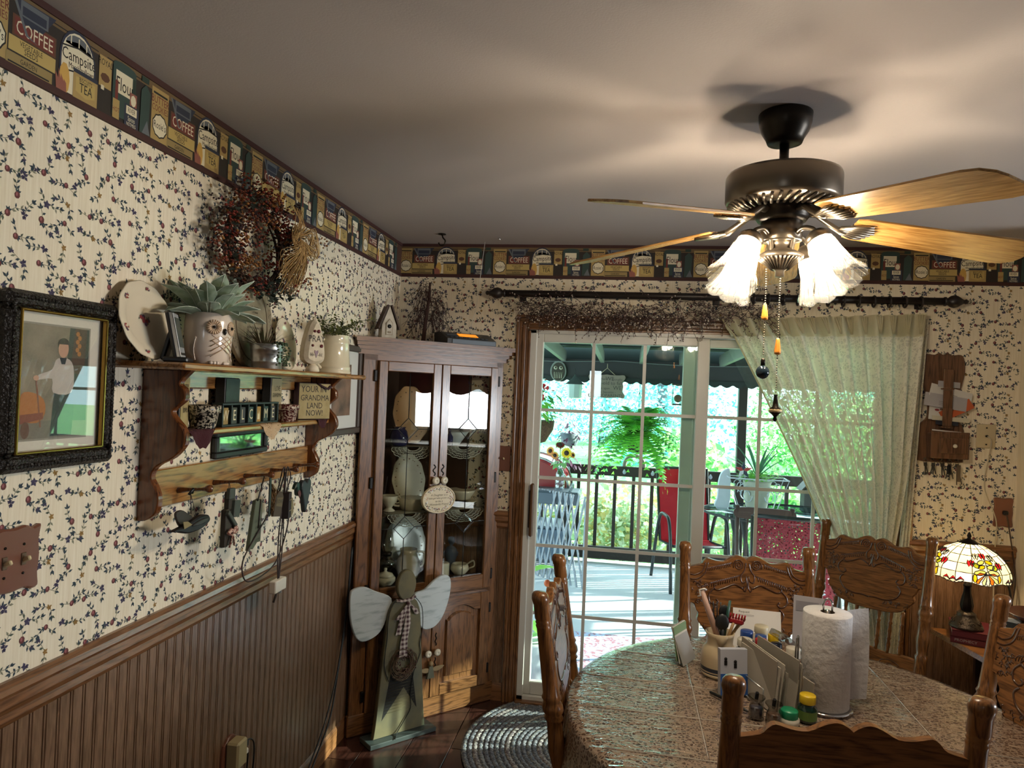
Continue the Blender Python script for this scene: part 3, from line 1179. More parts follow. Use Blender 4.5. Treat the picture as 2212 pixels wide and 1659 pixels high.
def make_chair(label):
    t = thing('dining_chair', label, 'chair', group='pressed back oak chairs around the table')
    Z0, LEAN = .45, .10 / .64
    S = Matrix(((1, 0, 0, 0), (0, 1, LEAN, -Z0 * LEAN), (0, 0, 1, 0), (0, 0, 0, 1)))
    pp = [(.0, 1.093), (.018, 1.091), (.0235, 1.083), (.0255, 1.072), (.0235, 1.062), (.0215, 1.055), (.0225, 1.02), (.0195, 1.012), (.0222, 1.008), (.0195, 1.003), (.0222, .998),
          (.0205, .99), (.0225, .85), (.0235, .81), (.0285, .80), (.024, .792), (.030, .778), (.0305, .766), (.023, .752), (.0275, .744), (.0215, .735), (.023, .70), (.0265, .66), (.022, .62), (.019, .60), (.026, .592), (.024, .575), (.026, .47), (.026, .43)]
    lo = [(.014, 0), (.019, .1), (.024, .22), (.021, .25), (.026, .26), (.022, .28), (.026, .43)]
    for sx in (-1, 1):
        mb = MB()
        mb.lathe(pp[::-1], CH, 16, S @ Matrix.Translation((sx * .237, 0, 0)))
        S2 = Matrix(((1, 0, 0, 0), (0, 1, -.10, .043), (0, 0, 1, 0), (0, 0, 0, 1)))
        mb.lathe(lo, CH, 12, S2 @ Matrix.Translation((sx * .237, 0, 0)))
        mb.build('post', t)
    N = 1.037
    top = [(0, -.004), (.012, .006), (.032, .013), (.055, .006), (.087, -.011), (.12, -.010), (.15, -.003), (.165, -.012), (.18, -.027), (.222, -.038)]
    bot = [(.222, -.17), (.205, -.174), (.196, -.195), (.186, -.21), (.191, -.232), (.174, -.255), (.16, -.272), (.13, -.29), (.07, -.302), (0, -.305)]
    half = sp2(top, 3, False) + sp2(bot, 3, False)
    pol = [(x, N + z) for x, z in half] + [(-x, N + z) for x, z in half[::-1]]
    dd = []
    for p in pol:
        if not dd or abs(p[0] - dd[-1][0]) + abs(p[1] - dd[-1][1]) > 1e-4:
            dd.append(p)
    cp = MB(S).prism(dd, -.011, .011, CHX, ch=.003).build('crest_panel', t)
    cv = MB(S)

    def stroke(pts, r=.0022):
        r *= 1.35
        for sg in (-1, 1):
            cv.tube([(sg * x, -.0108, N + z) for x, z in pts], r, CARV, 4, flat=.8)
    sp = [(.034 + .022 * (1 - k / 26) * cos(-.5 + k * .62), -.022 + .022 * (1 - k / 26) * sin(-.5 + k * .62)) for k in range(24)]
    stroke(sp, .0026)
    stroke(sp2([(.006, -.012), (.012, -.04), (.026, -.062), (.022, -.085), (.010, -.082), (.006, -.072)], 4, False), .0028)
    stroke(sp2([(.005, -.062), (.002, -.1), (.010, -.118), (.016, -.11), (.012, -.10)], 4, False), .0026)
    stroke(sp2([(.018, -.108), (.05, -.094), (.085, -.108), (.115, -.118), (.128, -.108), (.118, -.098)], 4, False), .003)
    stroke(sp2([(.128, -.112), (.148, -.135), (.145, -.162), (.125, -.172), (.112, -.162), (.12, -.152)], 4, False), .003)
    stroke(sp2([(.12, -.178), (.135, -.20), (.115, -.235), (.07, -.25), (.03, -.248), (0, -.252)], 4, False), .003)
    stroke(sp2([(.16, -.018), (.172, -.05), (.20, -.066), (.218, -.064)], 4, False), .0028)
    stroke(sp2([(.15, -.016), (.163, -.058), (.19, -.08), (.218, -.082)], 4, False), .0026)
    for k in range(15):                                     # upper fern
        x = .062 + k * .0066
        z = -.024 - .0016 * k
        stroke([(x, z + .012 - .0003 * k), (x + .006, z + .004), (x + .004, z - .006)], .0018)
    for k in range(13):                                     # lower fern
        x = .03 + k * .0088
        z = -.058 - .0026 * k
        stroke([(x, z), (x + .010, z - .008), (x + .012, z - .022)], .0018)
    rr = random.Random(3)
    for k in range(60):                                     # stippled leaf field at the sides
        x, z = rr.uniform(.15, .212), rr.uniform(-.17, -.09)
        if rr.random() < .35:
            x, z = rr.uniform(.07, .17), rr.uniform(-.285, -.255)
        a = rr.uniform(0, PI)
        stroke([(x, z), (x + .009 * cos(a), z + .009 * sin(a)), (x + .013 * cos(a + .6), z + .013 * sin(a + .6))], .0016)
    cv.build('carving', cp)
    sp0 = [(.006, .565), (.007, .58), (.0105, .60), (.0065, .618), (.010, .626), (.0075, .634), (.0095, .66), (.0065, .685), (.0105, .693), (.006, .70), (.0085, .72), (.0095, .738), (.006, .75)]
    for k in range(7):
        MB(S).lathe(sp0, CH, 10, Matrix.Translation((-.15 + .05 * k, 0, 0))).build('spindle', t)
    lr = [(-.224, .50), (-.18, .475), (-.12, .47), (-.06, .488), (0, .494), (.06, .488), (.12, .47), (.18, .475), (.224, .50), (.224, .56), (.17, .572), (.1, .562), (0, .572), (-.1, .562), (-.17, .572), (-.224, .56)]
    r_ = MB(S).prism(sp2(lr, 4), -.010, .010, CHX, ch=.003).build('lower_rail', t)
    c2 = MB(S)
    for sg in (-1, 1):
        c2.tube([(sg * (.11 + .05 * cos(k * .5) * (1 - k / 20)), -.010, .52 + .025 * sin(k * .5) * (1 - k / 20)) for k in range(18)], .0022, CARV, 4)
    c2.build('carving', r_)
    so = [(-.21, .02), (-.225, -.12), (-.215, -.32), (-.17, -.40), (0, -.425), (.17, -.40), (.215, -.32), (.225, -.12), (.21, .02)]
    XY = RX90.inverted()
    st = MB().prism([(x, y) for x, y in sp2(so, 5)], -.455, -.425, CHX, M=RX90.inverted() @ Matrix.Diagonal((1, 1, 1, 1)), ch=.004)
    st.build('seat', t)
    MB().prism([(x * .93, y * .93 - .01) for x, y in sp2(so, 5)], -.49, -.4555, CUSH, M=RX90.inverted(), ch=.012).build('seat_pad', t)
    lg = [(.013, 0), (.017, .05), (.024, .18), (.019, .22), (.026, .24), (.020, .26), (.025, .33), (.020, .40), (.022, .43)]
    for sx in (-1, 1):
        MB().lathe(lg, CH, 12, Matrix.Translation((sx * .175, -.34, 0))).build('leg', t)
        MB().cyl((sx * .175, -.34, .17), (sx * .237, .02, .2), .009, CH, 8).build('stretcher', t)
    MB().cyl((-.175, -.34, .2), (.175, -.34, .2), .012, CH, 10).build('stretcher', t)
    return t


CX, CY = 1.78, -1.60           # the round table
chA = make_chair('oak pressed back chair at the table end nearest the cabinet, side on')
chA.location = (1.138, -1.503, 0)
chA.rotation_euler.z = rad(89)
dup(chA, (1.752, -.95, 0), rad(6), 'oak pressed back chair behind the crock, in front of the glass door')
dup(chA, (2.352, -0.315, 0), rad(-42), 'oak pressed back chair by the lace curtain, away from the table')
dup(chA, (2.395, -1.60, 0), rad(-72), 'oak pressed back chair at the right edge of the picture near the lamp')
chF = dup(chA, (1.727, -2.11, 0), rad(182), 'oak pressed back chair nearest the viewer, seen from its dark back')
for c in chF.children:
    if c.name.startswith('crest_panel'):
        c.location = (0, -.006, -.034)


# ================================================================== table, lace cloth, clear cover
def lace(name, thread, gap=None, scale=55, rough=.8, edge=.10, fill=.53, translucent=0.0, rep=.0):
    m, nt, b, L = _nodes(name)
    tc = nt.nodes.new('ShaderNodeTexCoord')
    vo = nt.nodes.new('ShaderNodeTexVoronoi')
    vo.feature = 'DISTANCE_TO_EDGE'
    vo.inputs['Scale'].default_value = scale
    L.new(tc.outputs['UV' if rep else 'Object'], vo.inputs['Vector'])
    lt = nt.nodes.new('ShaderNodeMath')
    lt.operation = 'LESS_THAN'
    lt.inputs[1].default_value = edge
    L.new(vo.outputs['Distance'], lt.inputs[0])
    no = nt.nodes.new('ShaderNodeTexNoise')
    no.inputs['Scale'].default_value = scale * .42
    no.inputs['Detail'].default_value = 2
    no.inputs['Distortion'].default_value = 1.6
    L.new(tc.outputs['UV' if rep else 'Object'], no.inputs['Vector'])
    gt = nt.nodes.new('ShaderNodeMath')
    gt.operation = 'GREATER_THAN'
    gt.inputs[1].default_value = fill
    L.new(no.outputs[0], gt.inputs[0])
    mxm = nt.nodes.new('ShaderNodeMath')
    mxm.operation = 'MAXIMUM'
    L.new(lt.outputs[0], mxm.inputs[0])
    L.new(gt.outputs[0], mxm.inputs[1])
    b.inputs['Roughness'].default_value = rough
    if gap:
        mc = nt.nodes.new('ShaderNodeMix')
        mc.data_type = 'RGBA'
        L.new(mxm.outputs[0], mc.inputs[0])
        mc.inputs[6].default_value = (*lin(gap), 1)
        mc.inputs[7].default_value = (*lin(thread), 1)
        L.new(mc.outputs[2], b.inputs['Base Color'])
    else:
        b.inputs['Base Color'].default_value = (*lin(thread), 1)
        sh = b
        if translucent:
            tl = nt.nodes.new('ShaderNodeBsdfTranslucent')
            tl.inputs[0].default_value = (*lin(thread), 1)
            ms = nt.nodes.new('ShaderNodeMixShader')
            ms.inputs[0].default_value = translucent
            L.new(b.outputs[0], ms.inputs[1])
            L.new(tl.outputs[0], ms.inputs[2])
            sh = ms
        tr = nt.nodes.new('ShaderNodeBsdfTransparent')
        m2 = nt.nodes.new('ShaderNodeMixShader')
        mr = nt.nodes.new('ShaderNodeMath')
        mr.operation = 'MULTIPLY_ADD'
        mr.inputs[1].default_value = 1 - .78
        mr.inputs[2].default_value = .78 if translucent else .0
        if not translucent:
            mr.inputs[1].default_value = 1.0
        L.new(mxm.outputs[0], mr.inputs[0])
        L.new(mr.outputs[0], m2.inputs[0])
        L.new(tr.outputs[0], m2.inputs[1])
        L.new(sh.outputs[0], m2.inputs[2])
        L.new(m2.outputs[0], nt.nodes['Material Output'].inputs[0])
    return m


LACET = lace('table_lace', '#9c8570', '#472c1a', 84, .8, .12, .55)
tb = thing('dining_table', 'round oak dining table under a lace cloth and clear plastic', 'table', (CX, CY, 0))
MB().lathe([(.64, .725), (.655, .735), (.655, .752), (.645, .757)], CHX, 48).build('table_top', tb)
MB().lathe([(.09, .10), (.11, .14), (.07, .22), (.10, .36), (.12, .45), (.08, .56), (.10, .66), (.30, .70), (.30, .725)], CH, 24).build('pedestal', tb)
for k in range(4):
    a = PI / 4 + k * PI / 2
    MB().tube([(.07 * cos(a), .07 * sin(a), .14), (.2 * cos(a), .2 * sin(a), .12), (.36 * cos(a), .36 * sin(a), .035)], [.035, .032, .03], CH, 8).build('foot', tb)


def cloth(r0, z0, drop, amp, nf, ph, m, name, lab, cat, seg=144, th=0.0):
    mb = MB()
    vs, fs = [], []
    rings = [0.0, .2, .4, .55, r0 - .03, r0, r0 + .006] + [r0 + .01] * 6
    nd = 6
    vs.append((0, 0, z0))
    for j in range(1, 7 + nd):
        for i in range(seg):
            a = 2 * PI * i / seg
            if j <= 4:
                r, z = rings[j], z0
            elif j == 5:
                r, z = r0, z0 - .003
            elif j == 6:
                r, z = r0 + .007, z0 - .012
            else:
                t = (j - 6) / nd
                r = r0 + .008 + t * (.012 + amp * (.5 + .5 * sin(nf * a + ph + .7 * sin(3 * a))))
                z = z0 - .012 - t * drop * (1 + .03 * sin(5 * a))
            vs.append((r * cos(a), r * sin(a), z))
    for i in range(seg):
        fs.append((0, 1 + i, 1 + (i + 1) % seg))
    for j in range(5 + nd):
        for i in range(seg):
            k = (i + 1) % seg
            a0, b0_ = 1 + j * seg, 1 + (j + 1) * seg
            fs.append((a0 + i, b0_ + i, b0_ + k, a0 + k))
    mb.add(vs, fs, m, True)
    o = mb.build(name)
    o.location = (CX, CY, 0)
    return tag(o, lab, cat)


cloth(.657, .7605, .22, .035, 15, 0, LACET, 'tablecloth', 'tan lace tablecloth hanging over the round oak table', 'tablecloth')


def plastic():
    m, nt, b, L = _nodes('clear_plastic')
    nt.nodes.remove(b)
    tc = nt.nodes.new('ShaderNodeTexCoord')
    no = nt.nodes.new('ShaderNodeTexNoise')
    no.inputs['Scale'].default_value = 24
    no.inputs['Detail'].default_value = 3
    no.inputs['Distortion'].default_value = 1.2
    mp = nt.nodes.new('ShaderNodeMapping')
    mp.inputs['Scale'].default_value = (1, 2.2, 1)
    L.new(tc.outputs['Object'], mp.inputs[0])
    L.new(mp.outputs[0], no.inputs['Vector'])
    sx = nt.nodes.new('ShaderNodeSeparateXYZ')
    L.new(tc.outputs['Object'], sx.inputs[0])
    ht = no.outputs[0]
    # fold creases of the sheet: three across, one along
    for ax, p in (('Y', .30), ('Y', .07), ('Y', -.16), ('Y', -.39), ('X', -.29), ('X', .33)):
        su = nt.nodes.new('ShaderNodeMath')
        su.operation = 'SUBTRACT'
        su.inputs[1].default_value = p
        L.new(sx.outputs[ax], su.inputs[0])
        ab = nt.nodes.new('ShaderNodeMath')
        ab.operation = 'ABSOLUTE'
        L.new(su.outputs[0], ab.inputs[0])
        ml = nt.nodes.new('ShaderNodeMath')
        ml.operation = 'MULTIPLY_ADD'
        ml.use_clamp = True
        ml.inputs[1].default_value = -260
        ml.inputs[2].default_value = 1.0
        L.new(ab.outputs[0], ml.inputs[0])
        ad = nt.nodes.new('ShaderNodeMath')
        ad.operation = 'ADD'
        L.new(ht, ad.inputs[0])
        L.new(ml.outputs[0], ad.inputs[1])
        ht = ad.outputs[0]
    bp = nt.nodes.new('ShaderNodeBump')
    bp.inputs['Strength'].default_value = .9
    bp.inputs['Distance'].default_value = .006
    L.new(ht, bp.inputs['Height'])
    tr = nt.nodes.new('ShaderNodeBsdfTransparent')
    tr.inputs[0].default_value = (.97, .97, .96, 1)
    gl = nt.nodes.new('ShaderNodeBsdfGlossy')
    gl.inputs['Roughness'].default_value = .06
    L.new(bp.outputs[0], gl.inputs['Normal'])
    lw = nt.nodes.new('ShaderNodeLayerWeight')
    lw.inputs[0].default_value = 0.5
    pw_ = nt.nodes.new('ShaderNodeMath')
    pw_.operation = 'POWER'
    pw_.inputs[1].default_value = 3.2
    L.new(lw.outputs['Facing'], pw_.inputs[0])
    L.new(bp.outputs[0], lw.inputs['Normal'])
    ma = nt.nodes.new('ShaderNodeMath')
    ma.operation = 'MULTIPLY_ADD'
    ma.inputs[1].default_value = 1.0
    ma.inputs[2].default_value = .07
    ma.use_clamp = True
    L.new(pw_.outputs[0], ma.inputs[0])
    mx = nt.nodes.new('ShaderNodeMixShader')
    L.new(ma.outputs[0], mx.inputs[0])
    L.new(tr.outputs[0], mx.inputs[1])
    L.new(gl.outputs[0], mx.inputs[2])
    L.new(mx.outputs[0], nt.nodes['Material Output'].inputs[0])
    return m


cloth(.660, .7625, .27, .05, 9, 1.2, plastic(), 'table_cover', 'clear creased plastic sheet covering the lace tablecloth', 'table cover')
CRS = mat('crease_glint', '#d2c9bb', .12, spec=.8)  # pale opaque colour stands in for the glint along the clear folds
cvo = bpy.data.objects['table_cover']
for ax, p in ((0, .36), (0, .13), (0, -.10), (0, -.33), (1, -.29), (1, .33)):
    h = math.sqrt(.64 ** 2 - p * p)
    a, b = (-h, -.12) if ax == 0 else (-.30, h * .8)
    if ax == 0 and p < 0:
        b = h * .9
    q0, q1 = ((a, p + .02), (b, p - .01)) if ax == 0 else ((p, a), (p, b))
    MB().tube([(q0[0], q0[1], .763), ((q0[0] + q1[0]) / 2, (q0[1] + q1[1]) / 2 + .003, .7632), (q1[0], q1[1], .763)], .0010, CRS, 4).build('fold_crease', cvo)
# ================================================================== things on the left wall
def LW(name, label, cat, y, z, x=0.0, turn=0.0, group=None):
    """a thing on the left wall: local x along the wall, local -y into the room, local z up"""
    return thing(name, label, cat, (x, y, z), RZL + rad(turn), group)


SHW = wood('shelf_oak', '#6e3f1f', '#3a1c0c', 'z', 0.25, .8, .4)  # brackets and pegs: same oak, their shade put into a darker colour
SHX = wood('shelf_oak_x_lit', '#9a6a38', '#5d3416', 'x', 0.25, .8, .4)  # boards: same oak, daylight from the door put into a paler colour
# ---- peg shelf: side brackets at -2.06 and -1.09, top at 1.69
SY, SZ = -1.575, 1.275
sh = LW('peg_shelf', 'oak wall shelf with scalloped side brackets and five pegs', 'shelf', SY, SZ)
MB().box((.01, -.098, .409), (1.21, .194, .018), SHX, bev=.005).build('top_board', sh)
MB().box((0, -.052, .231), (.945, .102, .016), SHX, bev=.004).build('middle_shelf', sh)
MB().box((0, -.011, .376), (.945, .018, .052), SHX, bev=.003).build('upper_back_rail', sh)
MB().box((0, -.011, .078), (.945, .018, .104), SHX, bev=.003).build('peg_rail', sh)
o1 = [(.138, .4), (.112, .374), (.108, .362), (.120, .352), (.124, .338), (.122, .322), (.100, .303), (.089, .29), (.098, .275), (.120, .252), (.130, .228), (.127, .205),
      (.098, .172), (.052, .147), (.036, .118), (.050, .09), (.060, .06), (.052, .022), (.024, .003), (0, 0)]
pr = sp2(o1, 4, False) + [(0, .4)]
for u in (-.482, .482):
    M = Matrix.Translation((u + .01, 0, 0)) @ Matrix.Rotation(-PI / 2, 4, 'Z')
    MB().prism([(w, v) for w, v in pr], -.01, .01, SHW, M=M, ch=.003).build('side_bracket', sh)
for y in (-1.915, -1.742, -1.567, -1.393, -1.22):
    M = Matrix.Translation((y - SY, -.02, .063)) @ Matrix.Rotation(rad(84), 4, 'X')
    MB().lathe([(.0085, 0), (.008, .012), (.0055, .035), (.0048, .075), (.0062, .078), (.0052, .082), (.010, .088), (.0115, .095), (.010, .102), (.0, .106)], SHW, 12, M).build('peg', sh)

# ---- on the top board (z = 1.693)
TZ = 1.6932
CHINA = mat('ivory_china', '#d8ccb4', .15, coat=.3)
PRED = mat('china_red', '#8e3a3a', .4)
PGRN = mat('china_green', '#57604a', .4)


def spray(mb, cx, cz, s, y, rs=0):
    rr = random.Random(rs)
    for k in range(7):
        a = rr.uniform(0, 2 * PI)
        d = rr.uniform(.0, 1) * s
        x, z = cx + d * cos(a), cz + d * sin(a)
        mb.flat(ell(x, z, s * .28, s * .28, 7), y - .0004 - k * .00002, PRED if k % 3 else mat('china_violet', '#5b3f55', .4))
        mb.flat([(x, z), (x + s * .5 * cos(a + 1), z + s * .5 * sin(a + 1)), (x + s * .6 * cos(a + 1.4), z + s * .6 * sin(a + 1.4))], y - .0003, PGRN)


def plate(label, y, z, x, r, lean, rx=1.0, seed=1, cat='plate'):
    t = thing('plate', label, cat, (x, y, z), 0)
    t.rotation_euler = (rad(-lean), 0, RZL)
    n = 64
    mb = MB()
    pf = [(0, .004), (.55, .004), (.62, .008), (.70, .013), (.97, .022), (1.0, .0245), (.97, .0265), (.68, .0185), (.58, .014), (0, .0125)]
    vs, fs = [], []
    for j, (q, d) in enumerate(pf):
        for i in range(n):
            a = 2 * PI * i / n
            rr = q * r * (1 + (.012 * cos(12 * a) if q > .9 else 0))
            vs.append((rr * cos(a) * rx, -d * r / .105 , r + rr * sin(a)))
    for j in range(len(pf) - 1):
        for i in range(n):
            k = (i + 1) % n
            fs.append((j * n + i, (j + 1) * n + i, (j + 1) * n + k, j * n + k))
    mb.add(vs, fs, CHINA, True)
    mb.build('plate_body', t)
    pb = MB()
    spray(pb, 0, r, .2 * r, -.0135 * r / .105, seed)
    for k in range(6):
        a = k * PI / 3 + .3
        spray(pb, .84 * r * cos(a) * rx, r + .84 * r * sin(a), .09 * r, -.0245 * r / .105, seed + k)
    pb.build('flower_print', t)
    return t


plate('scalloped ivory dinner plate with red flowers leaning at the left end of the shelf', -2.105, TZ, .045, .103, 14, seed=3)
plate('small oval ivory plate leaning behind the galvanized bucket on the shelf', -1.36, TZ, .035, .095, 10, .78, seed=8)

dv = LW('weather_display', 'black and silver electronic display leaning in a dark stand beside the owl pot', 'display', -2.055, TZ, .105, 24)
T = Matrix.Rotation(rad(-12), 4, 'X')
MB(T).box((0, 0, .068), (.078, .016, .136), BLACK, bev=.006).build('case', dv)
MB(T).box((0, -.009, .070), (.062, .003, .118), mat('silver_plastic', '#8d9094', .35), bev=.004).build('face', dv)
s_ = MB(T).box((0, -.011, .078), (.05, .002, .078), mat('lcd', '#4c5652', .15))
s_.build('screen', dv)
MB(T).box((0, -.011, .022), (.05, .0015, .006), BLACK).build('button_strip', dv)
MB().box((0, .005, .008), (.085, .06, .014), BLACK, bev=.004).box((0, .03, .045), (.05, .012, .08), BLACK, rot=(rad(14), 0, 0), bev=.004).build('stand', dv)

# owl planter
OWLM = mat('owl_glaze', '#d5c5b6', .16, coat=.4)
OWLT = mat('owl_bisque', '#bda083', .4)
ow = thing('owl_planter', 'cream glazed owl planter holding pale lambs ear leaves', 'planter', (.098, -1.925, TZ), rad(-18 + 90))
MB().lathe([(.045, 0), (.052, .004), (.060, .04), (.063, .08), (.0625, .12), (.060, .142), (.056, .143), (.054, .135), (.0, .128)], OWLM, 40).build('pot', ow)
f = MB()
for sx in (-1, 1):
    q = Matrix.Rotation(sx * rad(27), 4, 'Z') @ Matrix.Translation((0, -.0625, .103)) @ Matrix.Rotation(rad(-4), 4, 'X')
    for k in range(18):
        a = 2 * PI * k / 18
        f.tube([q @ Vector((.007 * cos(a), 0, .007 * sin(a))), q @ Vector((.02 * cos(a), .001, .02 * sin(a)))], [.0022, .0034], OWLT, 5)
    f.ball(q @ Vector((0, -.002, 0)), .0045, mat('owl_eye', '#20150f', .2), 8)
f.build('eye_discs', ow)
f = MB()
f.lathe([(.0, 0), (.005, .008), (.004, .016), (0, .02)], BLACK, 8, Matrix.Translation((0, -.066, .082)))
for i in range(5):
    for sx in (-1, 1):
        p = []
        for k in range(7):
            a = rad(-95 + sx * (-38 + k * 12.6)) + PI / 2 - PI / 2
            th = rad(-90) + sx * rad(-34 + k * 11)
            zz = .022 + i * .014 + k * .0075
            if zz < .085:
                p.append((.0625 * cos(th), .0625 * sin(th), zz))
        if len(p) > 1:
            f.tube(p, .0013, OWLT, 4)
f.build('beak_and_breast_lattice', ow)
f = MB()
for sx in (-1, 1):
    for k in range(4):
        th = rad(-90 + sx * 68)
        p = [(.064 * cos(th + sx * .28 * sin(t * PI) * (1 - k * .22)), .064 * sin(th + sx * .28 * sin(t * PI) * (1 - k * .22)), .012 + .062 * t) for t in [j / 6 for j in range(7)]]
        f.tube(p, .0018, OWLM, 5)
f.build('wing_relief', ow)
f = MB()
for sx in (-1, 1):
    for k in range(3):
        th = rad(-90 + sx * (12 + k * 9))
        f.ball((.054 * cos(th), .054 * sin(th), .006), .006, OWLM, 8, sc=(1, 1, .9))
f.build('feet', ow)
EAR = leafmat('lambs_ear', '#a9b9a6', '#7f9278', 40, .2)
EARE = mat('lambs_ear_edge', '#b8c2b4', .8)
rr = random.Random(4)
for k in range(46):
    a = 2 * PI * k / 46 * 7 + rr.uniform(-.3, .3)
    el = rr.uniform(.15, 1.45)
    d = Vector((cos(a) * cos(el), sin(a) * cos(el), sin(el)))
    L = rr.uniform(.075, .11)
    if rr.random() < .35:
        L = .13
    p = Vector((.040 * cos(a), .040 * sin(a), .13))
    if (Matrix.Rotation(rad(72), 3, 'Z') @ (p + d * L)).x < -.085:
        L *= .55
    f = MB()
    f.leaf(p, d, L, rr.uniform(.044, .058), EAR, bend=.28, n=5, fold=.5, rnd=.5)
    for c_ in (0, 1, 2):
        f.tube([f.v[q * 3 + c_] + Vector((0, 0, .0006)) for q in range(6)], .0011, EARE, 3)
    f.build('leaf', ow)

# oval sign against the wall
sg = LW('oval_sign', 'large oval beige verse plaque leaning on the wall behind the bucket', 'plaque', -1.60, TZ, .028)
sg.rotation_euler = (rad(-4), 0, RZL)
SIGNM = mat('plaque_beige', '#8f836b', .6, col2='#7b6f58', scale=30)
MB().prism(ell(.03, .168, .135, .168, 40), -.007, .007, SIGNM, ch=.003).build('board', sg)
INK = mat('ink', '#2a211a', .7)
f = MB()
f.tube([(.03 + .098 * cos(t), -.0075, .155 + .128 * sin(t)) for t in [k * 2 * PI / 40 for k in range(40)]], .002, mat('plaque_line', '#5a4830', .6), 5, closed=True)
f.build('inner_line', sg)
f = MB()
for i, (t_, w) in enumerate((('of a home', .07), ('of love', .06), ('made it so', .08), ('a house it is a home', .14), ('a lovely home I feel', .13), ('hope and rest', .14), ('always welcome', .13))):
    f.txt(t_, .05, .205 - i * .017, .013, INK, y=-.0076, shear=.25)
f.build('lettering', sg)
f = MB()
rr = random.Random(9)
for k in range(70):
    a = rr.uniform(0, 2 * PI)
    q = rr.uniform(.82, .97)
    f.flat(ell(.03 + .135 * q * cos(a), .168 + .168 * q * sin(a), .0015, .003, 5), -.0074, INK)
f.build('speckles', sg)

# galvanized bucket with succulents
ZINC = mat('galvanized_zinc', '#9a9d9c', .32, .85, col2='#c2c4c2', scale=35)
bk = thing('bucket', 'small galvanized bucket of spiky and trailing succulents', 'bucket', (.10, -1.602, TZ))
MB().lathe([(.046, 0), (.047, .002), (.0475, .02), (.049, .022), (.0485, .026), (.051, .06), (.053, .062), (.052, .066), (.0535, .078), (.0545, .08), (.0525, .081), (.05, .07), (0, .068)], ZINC, 36).build('pail', bk)
MB().tube(spline([(-.052, 0, .07), (-.05, -.03, .085), (-.02, -.055, .08), (.02, -.055, .068), (.045, -.03, .062), (.052, 0, .068)], 5), .0016, ZINC, 6).build('handle', bk)
SUCC = leafmat('succulent_green', '#55694a', '#2c3d27', 60, .1)
SPK = leafmat('spiky_green', '#4a5a35', '#5d3c33', 25, .1)
f = MB()
rr = random.Random(6)
for k in range(60):
    a, el = rr.uniform(0, 2 * PI), rr.uniform(.25, 1.35)
    L = rr.uniform(.06, .105)
    f.leaf((.012 * cos(a) - .005, .012 * sin(a) - .012, .07), (cos(a) * cos(el), sin(a) * cos(el), sin(el)), L, .006, SPK, bend=.1, n=2)
f.build('spiky_grass', bk, 'stuff')
f = MB()
for q in range(11):
    a = rr.uniform(-.6, 1.9)
    p = Vector((.045 * cos(a), .045 * sin(a) - .01, .078))
    for k in range(15):
        t = k / 14
        c = p + Vector((cos(a) * .028 * min(1, t * 2.2), sin(a) * .028 * min(1, t * 2.2), .01 * sin(PI * min(1, t * 1.6)) - .085 * max(0, t - .25)))
        f.ball(c + Vector((rr.uniform(-.005, .005), rr.uniform(-.005, .005), 0)), rr.uniform(.0032, .0048), SUCC, 5, sc=(1, 1, .8), rings=3)
f.build('trailing_stems', bk, 'stuff')
f = MB()
for k in range(22):
    a = k * 2.4
    r = .006 + k * .0012
    f.leaf((.022 + .004 * cos(a), -.022 + .004 * sin(a), .074), (cos(a), sin(a), 1.1 - k * .03), .014 + k * .0006, .012, SUCC, bend=.2, n=2)
f.build('rosette', bk)

# PRAY fabric ornament and the cream pitcher
FAB = mat('muslin', '#cfc3ae', .9, col2='#bfb29a', scale=50)
BTN = mat('maroon_button', '#5d1a20', .4)
pry = thing('fabric_ornament', 'egg shaped muslin ornament stitched PRAY with maroon buttons', 'ornament', (.125, -1.318, TZ + .03), rad(58))
pol = sp2([(-.012, .155), (-.03, .11), (-.042, .05), (-.038, .012), (0, -.002), (.038, .012), (.042, .05), (.03, .11), (.012, .155)], 4)
MB().prism(pol, -.020, .020, FAB, ch=.012).build('body', pry)
f = MB()
for x, z, r in ((-.010, .118, .005), (.006, .118, .0065), (-.016, .066, .0045), (.020, .066, .006)):
    f.cyl((x, -.0203, z), (x, -.0235, z), r, BTN, 12)
f.build('buttons', pry)
f = MB()
f.txt('PRAY', 0, .09, .034, INK, y=-.0206, sx=.85)
f.build('lettering', pry)
f = MB()
f.prism([(0, .022), (-.008, .043), (-.007, .05), (0, .046), (.007, .05), (.008, .043)], -.0215, -.020, BTN)
for sx in (-1, 1):
    f.tube([(sx * .006, -.0207, .032), (sx * .026, -.0207, .034)], .0008, INK, 4)
    for k in range(3):
        f.tube([(sx * (.012 + k * .005), -.0207, .033), (sx * (.015 + k * .005), -.0207, .040)], .0007, INK, 3)
        f.tube([(sx * (.012 + k * .005), -.0207, .033), (sx * (.015 + k * .005), -.0207, .027)], .0007, INK, 3)
f.build('heart_motif', pry)
MB().tube([(0, 0, .15), (-.004, .0, .165), (.004, .0, .175), (0, 0, .16)], .004, FAB, 6).build('hanging_loop', pry)
f = MB()
f.lathe([(.02, 0), (.026, .004), (.022, .02), (.012, .03)], CHINA, 14)
f.build('stand', pry).location = (0, .0, -.03)

